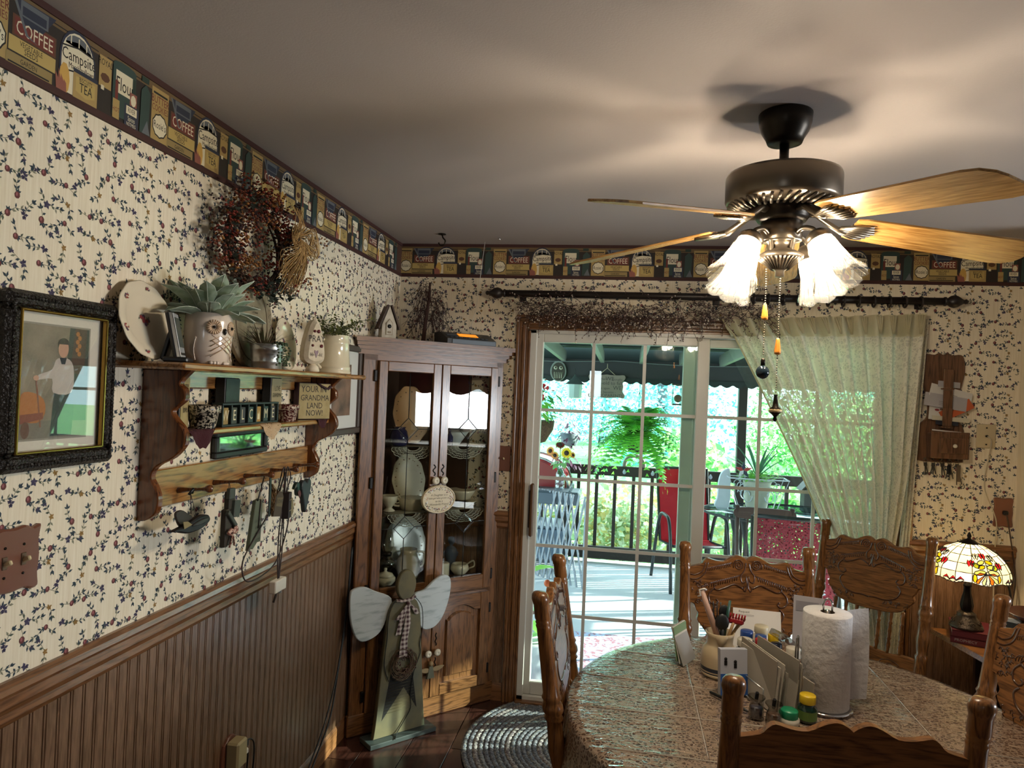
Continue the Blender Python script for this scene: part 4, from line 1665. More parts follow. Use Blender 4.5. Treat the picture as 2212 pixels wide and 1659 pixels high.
PITM = mat('cream_glaze', '#d3c8ad', .14, coat=.4)
pt = thing('pitcher', 'cream ceramic pitcher holding sprigs of boxwood greenery', 'pitcher', (.088, -1.052, TZ))
MB().lathe([(.060, 0), (.070, .002), (.071, .008), (.068, .014), (.0675, .024), (.069, .027), (.066, .03), (.059, .12), (.0605, .123), (.0585, .127), (.058, .15), (.061, .155), (.0575, .156), (.054, .148), (.052, .10), (0, .09)], PITM, 40).build('body', pt)
MB().tube(spline([(-.02, -.056, .135), (-.035, -.088, .13), (-.03, -.105, .09), (-.028, -.09, .04), (-.025, -.062, .022)], 5), [.008] * 4 + [.007] * 17, PITM, 8).build('handle', pt)
BOX = leafmat('boxwood', '#3d4a28', '#6f7435', 70, .15)
f = MB()
rr = random.Random(12)
for q in range(26):
    yy = rr.choice([-1, -1, 1, 1, .3])
    d = Vector((rr.uniform(-.25, .5), yy * rr.uniform(.3, 1.1), rr.uniform(.25, .8))).normalized()
    p0 = Vector((rr.uniform(-.03, .03), rr.uniform(-.04, .04), .145))
    L = rr.uniform(.10, .25 if yy > 0 else .2)
    pts = [p0 + d * (L * t) + Vector((0, 0, -.35 * L * t * t)) for t in [k / 6 for k in range(7)]]
    pts = [Vector((max(p.x, -.065), p.y, p.z)) for p in pts]
    f.tube(pts, .0009, STEM, 4)
    for k in range(1, 7):
        for w in range(4):
            a = rr.uniform(0, 2 * PI)
            f.leaf(pts[k] + Vector((rr.uniform(-.008, .008), rr.uniform(-.008, .008), rr.uniform(-.008, .008))), (.5 * cos(a) + .4, sin(a), rr.uniform(-.3, .8)), rr.uniform(.013, .019), .011, BOX, n=2)
f.build('greenery', pt, 'stuff')

# ---- on the middle shelf (z = 1.514)
MZ = 1.5142
GRN = mat('dark_green_paint', '#24322f', .6, col2='#2f3f3a', scale=40)
TAN = mat('tan_paper', '#a69468', .75, col2='#978557', scale=30)
bgm = mat('burgundy_lace', '#3d1019', .95, bump=.6, bscale=350)
DKW = mat('near_black_wood', '#14110f', .5)


def verse_block(label, y, x, w, h, d, facemat, lines, turn=0, side=DKW, size=.014, z=MZ):
    t = LW('sign_block', label, 'sign', y, z, x, turn)
    MB().box((0, 0, h / 2), (w, d, h), side, bev=.002).build('block', t)
    MB().box((0, -d / 2 - .0012, h / 2), (w * .96, .002, h * .96), facemat).build('face', t)
    if lines:
        f = MB()
        for s, u, v, sz in lines:
            f.txt(s, u, v, sz, INK, y=-d / 2 - .0028, sx=.85)
        f.build('lettering', t)
    return t


verse_block('tan verse sign at the left end of the middle shelf, half hidden by the bracket', -1.972, .055, .085, .145, .018, TAN, [('home', .0, .12, .03), ('is', .0, .09, .03), ('love', .0, .055, .03)], 20)
verse_block('dark green painted block standing behind the left of the WELCOME box', -1.705, .03, .105, .146, .03, GRN, None, 8)
verse_block('narrow tan sign reading I LOVE GRANDMA behind the WELCOME box', -1.428, .03, .1, .153, .03, mat('tan_grey', '#9a8c6c', .75), [('I LOVE', 0, .115, .026), ('GRANDMA', 0, .092, .02)], 8)
gl = verse_block('antique tan sign lettered GRANDMA LAND NOW with a gingham ribbon', -1.17, .06, .15, .14, .03, TAN,
                 [('YOUR IN', -.005, .115, .034), ('GRANDMA', 0, .082, .031), ('LAND', 0, .052, .032), ('NOW!', .0, .024, .032)], -28, mat('maroon_gingham', '#3a2126', .8))
f = MB()
f.tube([(.01, -.018, .139), (.03, -.022, .128), (.055, -.024, .118), (.07, -.02, .13)], .006, mat('maroon_gingham', '#3a2126', .8), 6, flat=.4)
f.build('ribbon', gl)
wb_ = LW('welcome_box', 'dark green shadow box with seven cells spelling WELCOME', 'sign', -1.628, MZ, .055, 3)
bx = MB()
bx.box((0, .014, .035), (.375, .004, .07), GRN)
for z in (.003, .067):
    bx.box((0, -.002, z), (.375, .034, .006), GRN, bev=.001)
for k in range(8):
    bx.box((-.1845 + k * .0527, -.002, .035), (.006, .034, .058), GRN, bev=.001)
bx.build('case', wb_)
CELLS = ['#8d7442', '#3c4038', '#3a3a3c', '#2c423d', '#a17b3b', '#2c423d', '#3a3634']
LET = mat('letter_cream', '#d6caa6', .6)
for k, ch in enumerate('WELCOME'):
    x = -.1845 + (k + .5) * .0527
    c_ = MB().box((x, -.003, .031), (.034, .018, .05), mat('cell_%d' % k, CELLS[k], .6), bev=.001).build('tile', wb_)
    f = MB()
    if k != 4:
        f.txt(ch, x, .031, .046, LET, y=-.0128, sx=.8)
    else:
        f.flat([(x - .008, .014), (x + .008, .014), (x + .008, .03), (x + .003, .044), (x, .03), (x - .006, .036)], -.0126, LET)
    f.build('letter', c_)


def cup(label, y, x, r, h, c1, c2):
    t = thing('flower_pot', label, 'pot', (x, y, MZ))
    m = mat(label[:12] + '_speckle', c1, .3, col2=c2, scale=150, lo=.47, hi=.53, detail=2)
    MB().lathe([(r * .72, 0), (r * .75, .003), (r * .93, h * .68), (r * 1.04, h * .69), (r * 1.06, h), (r * .97, h), (r * .9, h * .6), (0, h * .5)], m, 24).build('pot_body', t)


cup('black and white speckled flower pot on the burgundy lace', -1.893, .072, .045, .066, '#0d0c0b', '#b7ac97')
cup('small maroon and white speckled pot right of the WELCOME box', -1.372, .06, .042, .06, '#4a1218', '#b3a08c')


def doily(label, y, x, w, d, drop, m, ph, front=.105):
    mb = MB()
    nx, ny = 16, 9
    vs, fs = [], []
    for j in range(ny + 1):
        for i in range(nx + 1):
            u = -1 + 2 * i / nx
            t = j / ny
            reach = d * math.sqrt(max(.02, 1 - u * u * .9)) + drop * max(0, 1 - abs(u) ** 1.4)
            reach += .007 * abs(sin(11 * u))
            s = t * reach + .02
            if s < front:
                p = (u * w, -s, .0012 + .0012 * sin(9 * u + 5 * t))
            else:
                p = (u * w * (1 + .03 * sin(7 * u)), -front - .004 - .003 * sin(8 * u + ph), .001 - (s - front))
            vs.append(p)
    for j in range(ny):
        for i in range(nx):
            a = j * (nx + 1) + i
            fs.append((a, a + 1, a + nx + 2, a + nx + 1))
    mb.add(vs, fs, m, True)
    o = mb.build('doily')
    o.location = (0, y, MZ)
    o.rotation_euler.z = RZL
    return tag(o, label, 'doily')


LACEB = lace('burgundy_crochet', '#4a1722', None, 170, .9, .2, .40)
LACEC = lace('tan_crochet', '#b79a78', None, 170, .9, .2, .42)
doily('burgundy crochet doily hanging over the left end of the middle shelf', -1.945, .0, .085, .09, .045, bgm, 0)
doily('burgundy crochet doily at the right end of the middle shelf', -1.08 - .09, .0, .075, .08, .035, bgm, 1)
doily('tan crochet doily hanging in front of the WELCOME box', -1.56, .0, .095, .075, .06, LACEC, 2)

# small dark mirror frame hung under the middle shelf
pf = LW('picture_frame', 'small black framed glass picture under the middle shelf', 'picture', -1.578, 1.412, .002)
f = MB()
for c, s in (((0, -.009, .006), (.318, .018, .02)), ((0, -.009, .072), (.318, .018, .02)), ((-.149, -.009, .039), (.02, .018, .05)), ((.149, -.009, .039), (.02, .018, .05))):
    f.box(c, s, DKW, bev=.004)
f.build('frame', pf)
MB().box((0, -.006, .039), (.278, .004, .048), mat('dark_mirror', '#8f9a92', .03, .9)).build('glass', pf)


# ---- hanging from the pegs
def string(mb, p, q, m, r=.0012, sag=0.0):
    p, q = Vector(p), Vector(q)
    mb.tube([p, (p + q) / 2 + Vector((0, 0, -sag)), q], r, m, 5)


CORD = mat('brown_cord', '#2b1812', .6)
# goose
gs = LW('bird_ornament', 'black wooden flying goose ornament hanging from the first peg', 'ornament', -1.975, 1.243, .105)
MB().prism(sp2([(-.085, .012), (-.06, .006), (-.02, -.004), (.04, -.002), (.075, .012), (.07, .03), (.03, .034), (-.02, .022), (-.06, .016)], 4), -.008, .008, mat('goose_black', '#0a0b0d', .6), ch=.004).build('body', gs)
MB().prism(sp2([(.0, .012), (.04, .012), (.062, .02), (.055, .026), (.02, .024), (-.01, .016)], 3), -.012, -.008, mat('goose_grey', '#2a2622', .5), ch=.002).build('near_wing', gs)
MB().prism(sp2([(-.03, .014), (-.05, .03), (-.06, .055), (-.035, .06), (-.005, .045), (.015, .03)], 3), .006, .012, mat('goose_brown', '#2a1f17', .6), ch=.002).build('far_wing', gs)
MB().prism([(-.045, .012), (-.05, .032), (-.03, .03), (-.01, .018)], -.0095, -.008, mat('goose_buff', '#7d6a41', .5)).build('breast_patch', gs)
f = MB()
string(f, (-.004, 0, .045), (-.002, .005, .1), CORD)
string(f, (.02, 0, .034), (-.002, .005, .1), CORD, .0008)
f.tube([(-.012, .004, .098), (0, 0, .112), (.006, .006, .1)], .004, BLACK, 6)
f.build('hanger', gs)
# saltbox house ornament
hs = LW('house_ornament', 'dark stacked wooden birdhouse ornament with a gingham bow on the second peg', 'ornament', -1.80, 1.165, .105, 10)
HW = mat('weathered_dark', '#30281d', .7)
HG = mat('weathered_green', '#3b4038', .7)
MB().box((0, 0, .055), (.062, .016, .11), HW, bev=.002).box((.012, 0, .13), (.045, .016, .06), HW, bev=.002).build('body', hs)
MB().box((0, -.012, .078), (.085, .012, .014), HG, rot=(0, rad(38), 0), bev=.002).build('lower_roof', hs)
MB().box((.03, -.012, .105), (.045, .012, .05), HG, rot=(0, rad(8), 0), bev=.002).build('right_panel', hs)
MB().box((-.008, -.01, .155), (.04, .012, .032), HG, rot=(0, rad(5), 0), bev=.002).build('upper_panel', hs)
GING = mat('red_gingham', '#7d3b36', .85, col2='#c2a793', scale=300, lo=.48, hi=.52)
f = MB()
for sx in (-1, 1):
    f.tube(spline([(0, -.016, .038), (sx * .018, -.022, .052), (sx * .032, -.018, .042), (sx * .014, -.018, .034)], 4), .006, GING, 6, flat=.45)
    f.tube([(0, -.016, .036), (sx * .012, -.018, .015), (sx * .018, -.016, -.002)], .006, GING, 6, flat=.4)
f.build('bow', hs)
f = MB()
string(f, (.0, 0, .165), (.022, .008, .188), CORD, .0009)
string(f, (.03, 0, .13), (.022, .008, .188), CORD, .0009)
f.build('hanger', hs)
# weathered slat with verse
sl = LW('wooden_tag', 'long weathered grey green wooden slat with faint verse on the third peg', 'tag', -1.640, 1.125, .105, 6)
SLT = mat('slat_grey_green', '#565b48', .8, col2='#474c3b', scale=40, stretch=(1, 1, .2))
MB().prism([(-.05, 0), (-.035, .004), (-.02, -.001), (.012, .014), (.035, .012), (.04, .14), (.02, .152), (-.012, .15)], -.006, .006, SLT, ch=.002).build('slat', sl)
f = MB()
for i, s in enumerate(('the love', 'in our', 'home', 'grows')):
    f.txt(s, .008, .085 - i * .02, .016, mat('faint_ink', '#33352b', .8), y=-.0066, shear=.2)
f.build('lettering', sl)
f = MB()
string(f, (-.004, -.007, .148), (.058, .0, .218), BLACK, .002)
f.tube([(.02, -.008, .15), (.012, -.009, .10), (.006, -.009, .06)], .002, CORD, 5)
for k in range(16):
    f.tube([(.0 + .003 * cos(t) + .05 * k / 16, -.008 + .003 * sin(t), .15 + .068 * k / 16) for t in (0, 2.1, 4.2)], .0007, mat('wire', '#4a3e30', .4, .6), 3, closed=True)
f.build('hanger', sl)
# raffia bundle next to it
rf = LW('raffia_tassel', 'loose tan raffia tassel with a dark strap on the third peg', 'tassel', -1.552, 1.215, .105)
f = MB()
rr = random.Random(2)
RAF = mat('raffia_tan', '#7a5a32', .7)
for k in range(46):
    p = [(.0 + rr.uniform(-.004, .004), rr.uniform(-.01, .006), .10)]
    for j in range(1, 6):
        p.append((p[0][0] + .018 + rr.uniform(-.02, .02) * j / 5, rr.uniform(-.014, .012), .10 - j * .021))
    f.tube(p, .0009, RAF, 3)
f.build('strands', rf, 'stuff')
MB().box((-.008, -.004, .06), (.012, .004, .13), BLACK, bev=.001).build('strap', rf)
MB().tube([(-.008, 0, .12), (-.002, .004, .135), (.006, .0, .12)], .002, BLACK, 5).build('loop', rf)
# brown tag with parchment label
bt = LW('wooden_tag', 'brown gift tag shaped wooden ornament with a parchment label', 'tag', -1.51, 1.208, .115, 0)
MB().prism([(-.04, 0), (.012, -.008), (.028, .055), (.018, .075), (-.004, .08), (-.024, .066)], -.004, .004, mat('tag_brown', '#3e2f1c', .7), ch=.001).build('tag_board', bt)
MB().flat([(-.024, .032), (.017, .024), (.022, .055), (-.018, .06)], -.0045, mat('parchment', '#5f5238', .8)).build('parchment_label', bt)
f = MB()
f.txt('LOVE', 0, .044, .018, INK, y=-.005, rot=.15)
f.build('lettering', bt)
f = MB()
string(f, (.004, 0, .078), (.035, -.002, .138), BLACK, .003)
f.build('hanger', bt)
# small dark key box with house
kb = LW('key_box', 'small dark wooden block ornament with a tiny house front on the fourth peg', 'ornament', -1.432, 1.183, .105, 14)
MB().box((-.008, 0, .045), (.034, .03, .09), mat('dark_maroon', '#1d100e', .6), bev=.002).build('block', kb)
MB().prism([(.01, 0), (.045, .012), (.043, .04), (.028, .066), (.01, .068)], -.015, -.008, mat('parchment2', '#7d6f4e', .8), ch=.001).build('house_front', kb)
f = MB()
for z in (.028, .065):
    f.box((-.008, -.0155, z), (.034, .002, .002), mat('tag_line', '#8a7c5c', .6))
f.build('bands', kb)
f = MB()
string(f, (-.014, 0, .09), (.006, .0, .165), CORD, .001)
string(f, (.006, 0, .09), (.006, .0, .165), CORD, .001)
f.build('hanger', kb)
# duck and heart on the fifth peg
dk = LW('duck_ornament', 'small green headed wooden duck ornament beside the dark heart', 'ornament', -1.352, 1.245, .10)
MB().prism(sp2([(-.012, .045), (0, .052), (.014, .046), (.018, .03), (.022, .006), (.012, .0), (0, .008), (-.004, .028), (-.010, .034), (-.022, .030), (-.018, .036)], 3), -.007, .007, mat('mallard_green', '#16302a', .4), ch=.003).build('head', dk)
MB().prism(sp2([(-.002, .018), (.012, .022), (.022, .006), (.012, -.006), (.002, .004)], 3), -.0085, -.007, mat('duck_red', '#5a2420', .5)).build('breast', dk)
MB().prism([(-.024, .028), (-.012, .031), (-.014, .037)], -.004, .004, mat('duck_bill', '#6e6434', .5)).build('bill', dk)
f = MB()
string(f, (.005, 0, .05), (.05, .003, .102), CORD, .0007)
f.build('hanger', dk)
ht = LW('heart_ornament', 'long dark green wooden heart ornament hanging from the fifth peg', 'ornament', -1.295, 1.18, .105, 4)
MB().prism(sp2([(0, 0), (-.02, .045), (-.042, .09), (-.038, .114), (-.02, .12), (0, .108), (.02, .12), (.038, .114), (.042, .09), (.022, .045)], 3), -.008, .008, mat('heart_slate', '#272d2f', .5), ch=.003).build('heart', ht)
f = MB()
f.tube([(-.012 + .008 * cos(t), -.004, .125 + .012 * sin(t)) for t in [k * PI / 5 for k in range(10)]], .0008, BLACK, 4, closed=True)
string(f, (.0, 0, .11), (.0, .003, .168), CORD, .0008)
f.build('hanger', ht)
# charger with looped cord on the fourth peg
cg = LW('phone_charger', 'white charger block dangling on long looped brown cords', 'charger', -1.47, .94, .105)
MB().box((0, 0, .02), (.078, .024, .042), mat('charger_white', '#d8d0c4', .3), bev=.003).build('charger_block', cg)
f = MB()
zz = .41
f.tube(spline([(-.002, 0, .042), (-.004, .002, .1), (0, .004, .2), (.02, .004, .32), (.02, .002, zz), (.0, .0, zz + .004), (-.02, .002, .36), (-.06, .0, .30), (-.19, -.012, .22), (-.255, -.012, .16), (-.24, -.014, .10),
                (-.16, -.012, .085), (-.06, -.01, .10), (.0, -.006, .14), (.05, -.002, .22), (.052, .0, .28), (.03, .002, .33), (.012, .002, zz)], 6), .0023, CORD, 6)
f.tube(spline([(.004, 0, .042), (.01, .002, .16), (.03, .004, .3), (.062, .002, .38), (.045, .0, zz), (.03, .0, zz + .002), (.02, 0, .3), (.022, 0, .16), (.006, 0, .042)], 6), .0021, CORD, 6)
f.build('cord', cg)
MB().tube([(-.006, 0, .0), (-.012, 0, -.014), (-.026, 0, -.032)], [.002, .004, .0035], CORD, 6).build('cord_end', cg)
MB().box((.012, 0, -.006), (.002, .006, .012), ZINC).box((.020, 0, -.006), (.002, .006, .012), ZINC).build('prongs', cg)

# ---- wreath of dried flowers with a raffia bow
wr = LW('wreath', 'wreath of rust and green dried flowers with a raffia bow', 'wreath', -1.615, 2.085, .015)
TWG = mat('twig_brown', '#3b2a1c', .8)
f = MB()
for k in range(14):
    ph = R.uniform(0, 6)
    f.tube([((.165 + .02 * sin(3 * a + ph) + R.uniform(-.006, .006)) * cos(a), -.03 + .02 * sin(2 * a + ph), (.165 + .02 * sin(3 * a + ph)) * sin(a)) for a in [j * 2 * PI / 28 for j in range(28)]], .0025, TWG, 4, closed=True)
f.build('vine_ring', wr)
wr.scale = (1.0, 1.1, .76)
FLW = [mat('dried_rust', '#6e3520', .9), mat('dried_mustard', '#8c5c2a', .9), mat('dried_brown', '#4a3226', .9), mat('dried_red', '#742718', .9), mat('dried_burgundy', '#2b1114', .9)]
f = MB()
rr = random.Random(21)
for k in range(380):
    a = rr.uniform(0, 2 * PI)
    if -1.9 < a - 2 * PI < -.9 and rr.random() < .8:
        continue
    rad_ = .18 + rr.gauss(0, .045)
    w = -.045 + rr.uniform(-.055, .03)
    m = FLW[(int(a * 4.3) + rr.choice([0, 0, 1, 3])) % 5]
    s = rr.uniform(.013, .026)
    c = Vector((rad_ * cos(a), w, rad_ * sin(a) * 1.03))
    for j in range(9):
        q = Vector((rr.gauss(0, 1), rr.gauss(0, 1), rr.gauss(0, 1))).normalized()
        f.ball(c + q * s, rr.uniform(.0035, .006), m, 4, rings=2)
f.build('dried_flowers', wr, 'stuff')
EUC = [leafmat('eucalyptus_dark', '#2d3530', '#3c473c', 30, .1), leafmat('eucalyptus_grey', '#48524a', '#59645a', 30, .1)]
f = MB()
for k in range(42):
    a = rr.uniform(.4, 2 * PI)
    if rr.random() < .45:
        a = rr.uniform(-1.3, .6)
    d = Vector((cos(a + rr.uniform(-.9, .9)), rr.uniform(-.5, .1), sin(a + rr.uniform(-.9, .9)))).normalized()
    p = Vector((.16 * cos(a), -.05, .16 * sin(a)))
    L = rr.uniform(.06, .115)
    for j in range(6):
        for sd in (-1, 1):
            q = Vector((rr.uniform(-1, 1), rr.uniform(-1, .2), rr.uniform(-1, 1)))
            f.leaf(p + d * (L * j / 6), q, rr.uniform(.016, .026), .018, EUC[k % 2], n=2)
f.build('eucalyptus_leaves', wr, 'stuff')
f = MB()
RAFF = [mat('raffia', '#bd9a63', .75), mat('raffia_dark', '#8f6d40', .75)]
kx, kz = .10, .075
for k in range(150):
    a = rr.uniform(0, 2 * PI)
    m = RAFF[rr.random() < .4]
    if k < 60:          # loops of the bow
        sx = rr.choice([-.35, 1])
        L = rr.uniform(.05, .15)
        p = [(kx, -.12, kz), (kx + sx * L * .6, -.13 + rr.uniform(-.02, .02), kz + rr.uniform(.0, .06)), (kx + sx * L, -.125, kz + rr.uniform(-.07, .0)), (kx + sx * L * .5, -.135, kz - rr.uniform(.02, .09)), (kx, -.125, kz - .005)]
        f.tube(spline(p, 3), .0013, m, 3)
    elif k < 72:
        p = [(kx, -.12, kz), (kx + rr.uniform(-.04, .06), -.12, kz + .06), (kx + rr.uniform(-.05, .05), -.11, kz + .13)]
        f.tube(spline(p, 2), .0013, m, 3)
    else:               # tails
        dx = rr.uniform(-.09, .06)
        L = rr.uniform(.12, .27)
        p = [(kx, -.125, kz), (kx + dx * .4, -.14, kz - L * .35), (kx + dx + rr.uniform(-.03, .03), -.12, kz - L * .7), (kx + dx + rr.uniform(-.035, .035), -.105, kz - L)]
        f.tube(spline(p, 3), .0013, m, 3)
f.build('raffia_bow', wr, 'stuff')

# ---- framed portrait at the left edge, picture half behind the cabinet
pc = LW('framed_portrait', 'ornate dark framed photograph of a boy beside a wagon of pumpkins', 'picture', -2.347, 1.447, .004)
FRD = mat('ornate_bronze', '#1d1712', .35, .3, bump=.8, bscale=140)
GOLD = mat('gilt', '#9a7a3a', .25, .9)
w2, h2 = .155, .376
f = MB()
for c, s in (((0, -.014, .018), (2 * w2, .03, .036)), ((0, -.014, h2 - .018), (2 * w2, .03, .036)), ((-w2 + .018, -.014, h2 / 2), (.036, .03, h2 - .072)), ((w2 - .018, -.014, h2 / 2), (.036, .03, h2 - .072))):
    f.box(c, s, FRD, bev=.008)
fr_ = f.build('frame', pc)
f = MB()
n1 = 34
for i in range(n1):
    x = -w2 + .012 + (2 * w2 - .024) * i / (n1 - 1)
    for z in (.014, h2 - .014):
        f.ball((x, -.028, z), .0055, FRD, 6, rings=4)
for i in range(40):
    z = .02 + (h2 - .04) * i / 39
    for x in (-w2 + .014, w2 - .014):
        f.ball((x, -.028, z), .0055, FRD, 6, rings=4)
f.build('beading', fr_)
f = MB()
for c, s in (((0, -.022, .039), (2 * w2 - .066, .012, .006)), ((0, -.022, h2 - .039), (2 * w2 - .066, .012, .006)), ((-w2 + .036, -.022, h2 / 2), (.007, .012, h2 - .072)), ((w2 - .036, -.022, h2 / 2), (.007, .012, h2 - .072))):
    f.box(c, s, GOLD, bev=.002)
f.build('gilt_fillet', fr_)
MB().box((0, -.008, h2 / 2), (2 * w2 - .07, .004, h2 - .07), mat('mat_board', '#cfc8ba', .8)).build('mat_board', pc)
f = MB()
x0, z0, x1, z1 = -.098, .066, .082, .310
C_ = lambda n, c: mat('photo_' + n, c, .6)
f.flat(rect(x0 - .004, z0 - .004, x1 + .004, z1 + .004), -.0102, C_('line', '#8b8478'))
f.flat(rect(x0, z0, x1, z1), -.0104, mat('photo_back', '#8d7f6c', .6, col2='#6d6354', scale=14))
f.flat([(.01, z0 + .03), (x1, z0 + .035), (x1, z1), (.025, z1)], -.0105, C_('green', '#2e3a34'))
f.flat([(.03, .21), (.07, .205), (.075, z1), (.04, z1)], -.0106, C_('brown', '#4a382c'))
for k in range(6):
    f.flat(ell(.048 + .006 * (k % 2), z1 - .012 - k * .009, .006, .006, 6), -.0107, C_('leaf', '#a3682c'))
f.flat([(x0, z0), (x1, z0), (x1, z0 + .035), (x0, z0 + .04)], -.0106, C_('floor', '#6f675c'))
f.flat([(-.02, .07), (.04, .07), (.045, .13), (.036, .172), (-.012, .172)], -.0108, C_('trousers', '#1a2a2c'))
f.flat(sp2([(-.016, .165), (.036, .165), (.04, .215), (.028, .238), (.004, .242), (-.012, .236), (-.022, .215), (-.056, .203), (-.058, .192), (-.02, .195)], 3), -.0109, C_('shirt', '#b5aaa2'))
f.flat([(-.002, .242), (.018, .242), (.014, .228), (.004, .228)], -.0110, C_('collar', '#1f2c33'))
f.flat(ell(.008, .262, .0145, .02, 14), -.0111, C_('skin', '#b98c74'))
f.flat([(-.007, .264)] + ell(.008, .272, .016, .014, 10, PI, 0) + [(.0235, .264), (.02, .272), (-.004, .272)], -.0112, C_('hair', '#2a1f1a'))
f.flat(ell(-.062, .196, .008, .006, 8), -.0111, C_('skin', '#b98c74'))
f.flat([(-.064, .195), (-.060, .195), (-.044, .09), (-.048, .09)], -.0110, C_('handle', '#7d4a35'))
f.flat(sp2([(x0, .11), (-.055, .10), (-.035, .12), (-.04, .15), (-.07, .165), (x0, .16)], 3), -.0109, C_('pumpkin', '#a5632a'))
f.flat([(x0, .098), (-.04, .108), (-.04, .122), (x0, .118)], -.01105, C_('wagon', '#7d3b2a'))
f.flat(ell(-.085, .085, .011, .018, 12), -.0112, C_('wheel', '#5b3527'))
f.build('photograph', pc)
MB().box((0, -.0155, h2 / 2), (2 * w2 - .07, .0015, h2 - .07), glass('picture_glass', '#ffffff', .05)).build('glass', pc)

p2 = LW('picture_frame', 'grey framed picture with white mat half hidden behind the cabinet', 'picture', -.765, 1.428, .003)
f = MB()
GRF = mat('grey_frame', '#4a3f38', .5)
for c, s in (((0, -.011, .014), (.40, .022, .028)), ((0, -.011, .39), (.40, .022, .028)), ((-.186, -.011, .2), (.028, .022, .35)), ((.186, -.011, .2), (.028, .022, .35))):
    f.box(c, s, GRF, bev=.004)
f.build('frame', p2)
MB().box((0, -.006, .2), (.344, .004, .35), mat('mat_white', '#c9c6c0', .8)).build('mat_board', p2)
MB().box((-.01, -.009, .2), (.2, .002, .23), mat('dim_photo', '#4c3a31', .5, col2='#8b6a55', scale=12)).build('photograph', p2)

# ---- light switch, outlet with adapter, cables
SWW = mat('plate_wood', '#6f4433', .35, coat=.3)
sw = LW('light_switch', 'reddish wooden double light switch plate with two ivory toggles', 'switch', -2.441, 1.195, .001)
MB().prism(sp2([(-.068, .0), (-.05, -.004), (-.03, .003), (0, .0), (.03, .003), (.05, -.004), (.068, .0), (.066, .03), (.069, .068), (.066, .10), (.07, .132), (.05, .128), (.03, .136), (0, .133), (-.03, .136), (-.05, .128), (-.07, .132), (-.066, .10), (-.069, .068), (-.066, .03)], 3),
           -.010, 0, SWW, ch=.004).build('plate', sw)
TOG = mat('ivory_plastic', '#c6b58e', .35)
for x in (-.021, .025):
    f = MB().box((x, -.0108, .066), (.012, .003, .026), mat('slot_dark', '#5a4630', .5), bev=.001).build('toggle_slot', sw)
    MB().box((x, -.018, .066), (.008, .02, .010), TOG, rot=(rad(-25), 0, 0), bev=.002).build('toggle', sw)
    for z in (.036, .097):
        MB().cyl((x, -.0098, z), (x, -.0115, z), .003, BRASSD, 8).build('screw', sw)
ol = LW('wall_outlet', 'wooden outlet plate with a beige multi plug adapter near the floor', 'outlet', -1.567, .372, .007)
MB().prism(sp2([(-.045, 0), (.045, 0), (.045, .085), (.03, .098), (.012, .112), (-.012, .112), (-.03, .098), (-.045, .085)], 3), -.009, 0, SWW, ch=.003).build('plate', ol)
ad_ = MB().box((-.006, -.032, .06), (.06, .045, .088), mat('adapter_beige', '#a3946f', .4), bev=.006).build('adapter', ol)
f = MB()
for z in (.034, .06, .086):
    f.box((.0247, -.03, z), (.001, .004, .009), BLACK)
    f.box((.0247, -.042, z), (.001, .004, .007), BLACK)
f.build('sockets', ad_)
for z, m in ((.07, BLACK), (.045, mat('charger_white', '#d8d0c4', .3))):
    MB().box((.036, -.034, z), (.024, .024, .02), m, bev=.004).build('plug', ol)
f = MB()
f.tube(spline([(.045, -.034, .07), (.075, -.036, .068), (.10, -.036, .03), (.105, -.03, -.08), (.09, -.02, -.34)], 5), .0028, BLACK, 6)
f.tube(spline([(.045, -.036, .045), (.06, -.036, .03), (.065, -.03, -.08), (.07, -.02, -.34)], 5), .0028, BLACK, 6)
f.build('cords', ol)
for i, (ya, dy) in enumerate(((-.655, 0), (-.645, .045))):
    f = MB()
    f.tube(spline([(.03, ya + .035, .90), (.028, ya, .6), (.03, ya - .08, .36), (.035, ya - .2 + dy, .2), (.04, ya - .34 + dy, .10), (.05, ya - .5 + dy, .02), (.06, ya - .7 + dy, .006)], 6), .0038, BLACK, 6)
    tag(f.build('cable'), ('outer' if i == 0 else 'inner') + ' black cable trailing down the left wall beside the cabinet', 'cable')
# ================================================================== corner cabinet
CO = Vector((.02, -.59, 0))
C45 = PI / 4


def CAB(name, label, cat, x, y, z, turn=0.0, group=None):
    """placed in the cabinet's own frame: x along its face, y into the corner"""
    k = .70711
    return thing(name, label, cat, (CO.x + k * (x - y), CO.y + k * (x + y), z), C45 + rad(turn), group)


cb = CAB('corner_cabinet', 'oak corner china cabinet with leaded glass doors', 'cabinet', 0, 0, 0)
f = MB()
for x0, x1 in ((.018, .09), (.776, .82)):
    f.box(((x0 + x1) / 2, .01, .95), (x1 - x0, .02, 1.74), DOAK, bev=.002)
f.box((.42, .01, 1.797), (.80, .02, .05), DOAKX, bev=.002)
f.box((.433, .01, .602), (.686, .02, .022), DOAKX)
f.box((.433, .012, .94), (.012, .014, 1.7), DOAK)
f.box((.42, .008, .05), (.82, .03, .10), DOAKX, bev=.005)
f.build('face_frame', cb)
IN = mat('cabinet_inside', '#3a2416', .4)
b_ = MB()
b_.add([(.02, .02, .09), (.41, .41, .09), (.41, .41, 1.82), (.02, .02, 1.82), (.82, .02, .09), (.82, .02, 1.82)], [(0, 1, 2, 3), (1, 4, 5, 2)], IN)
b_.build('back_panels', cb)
for z in (.655, 1.0215, 1.3495):
    t_ = .018 if z < 1 else .006
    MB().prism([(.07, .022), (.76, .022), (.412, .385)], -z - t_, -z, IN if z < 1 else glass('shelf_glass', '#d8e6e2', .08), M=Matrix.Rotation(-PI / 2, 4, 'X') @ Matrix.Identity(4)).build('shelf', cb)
MB().prism([(-.02, .0), (.84, .0), (.425, .41)], -1.84, -1.815, DOAKX, M=Matrix.Rotation(-PI / 2, 4, 'X')).build('top', cb)
f = MB()
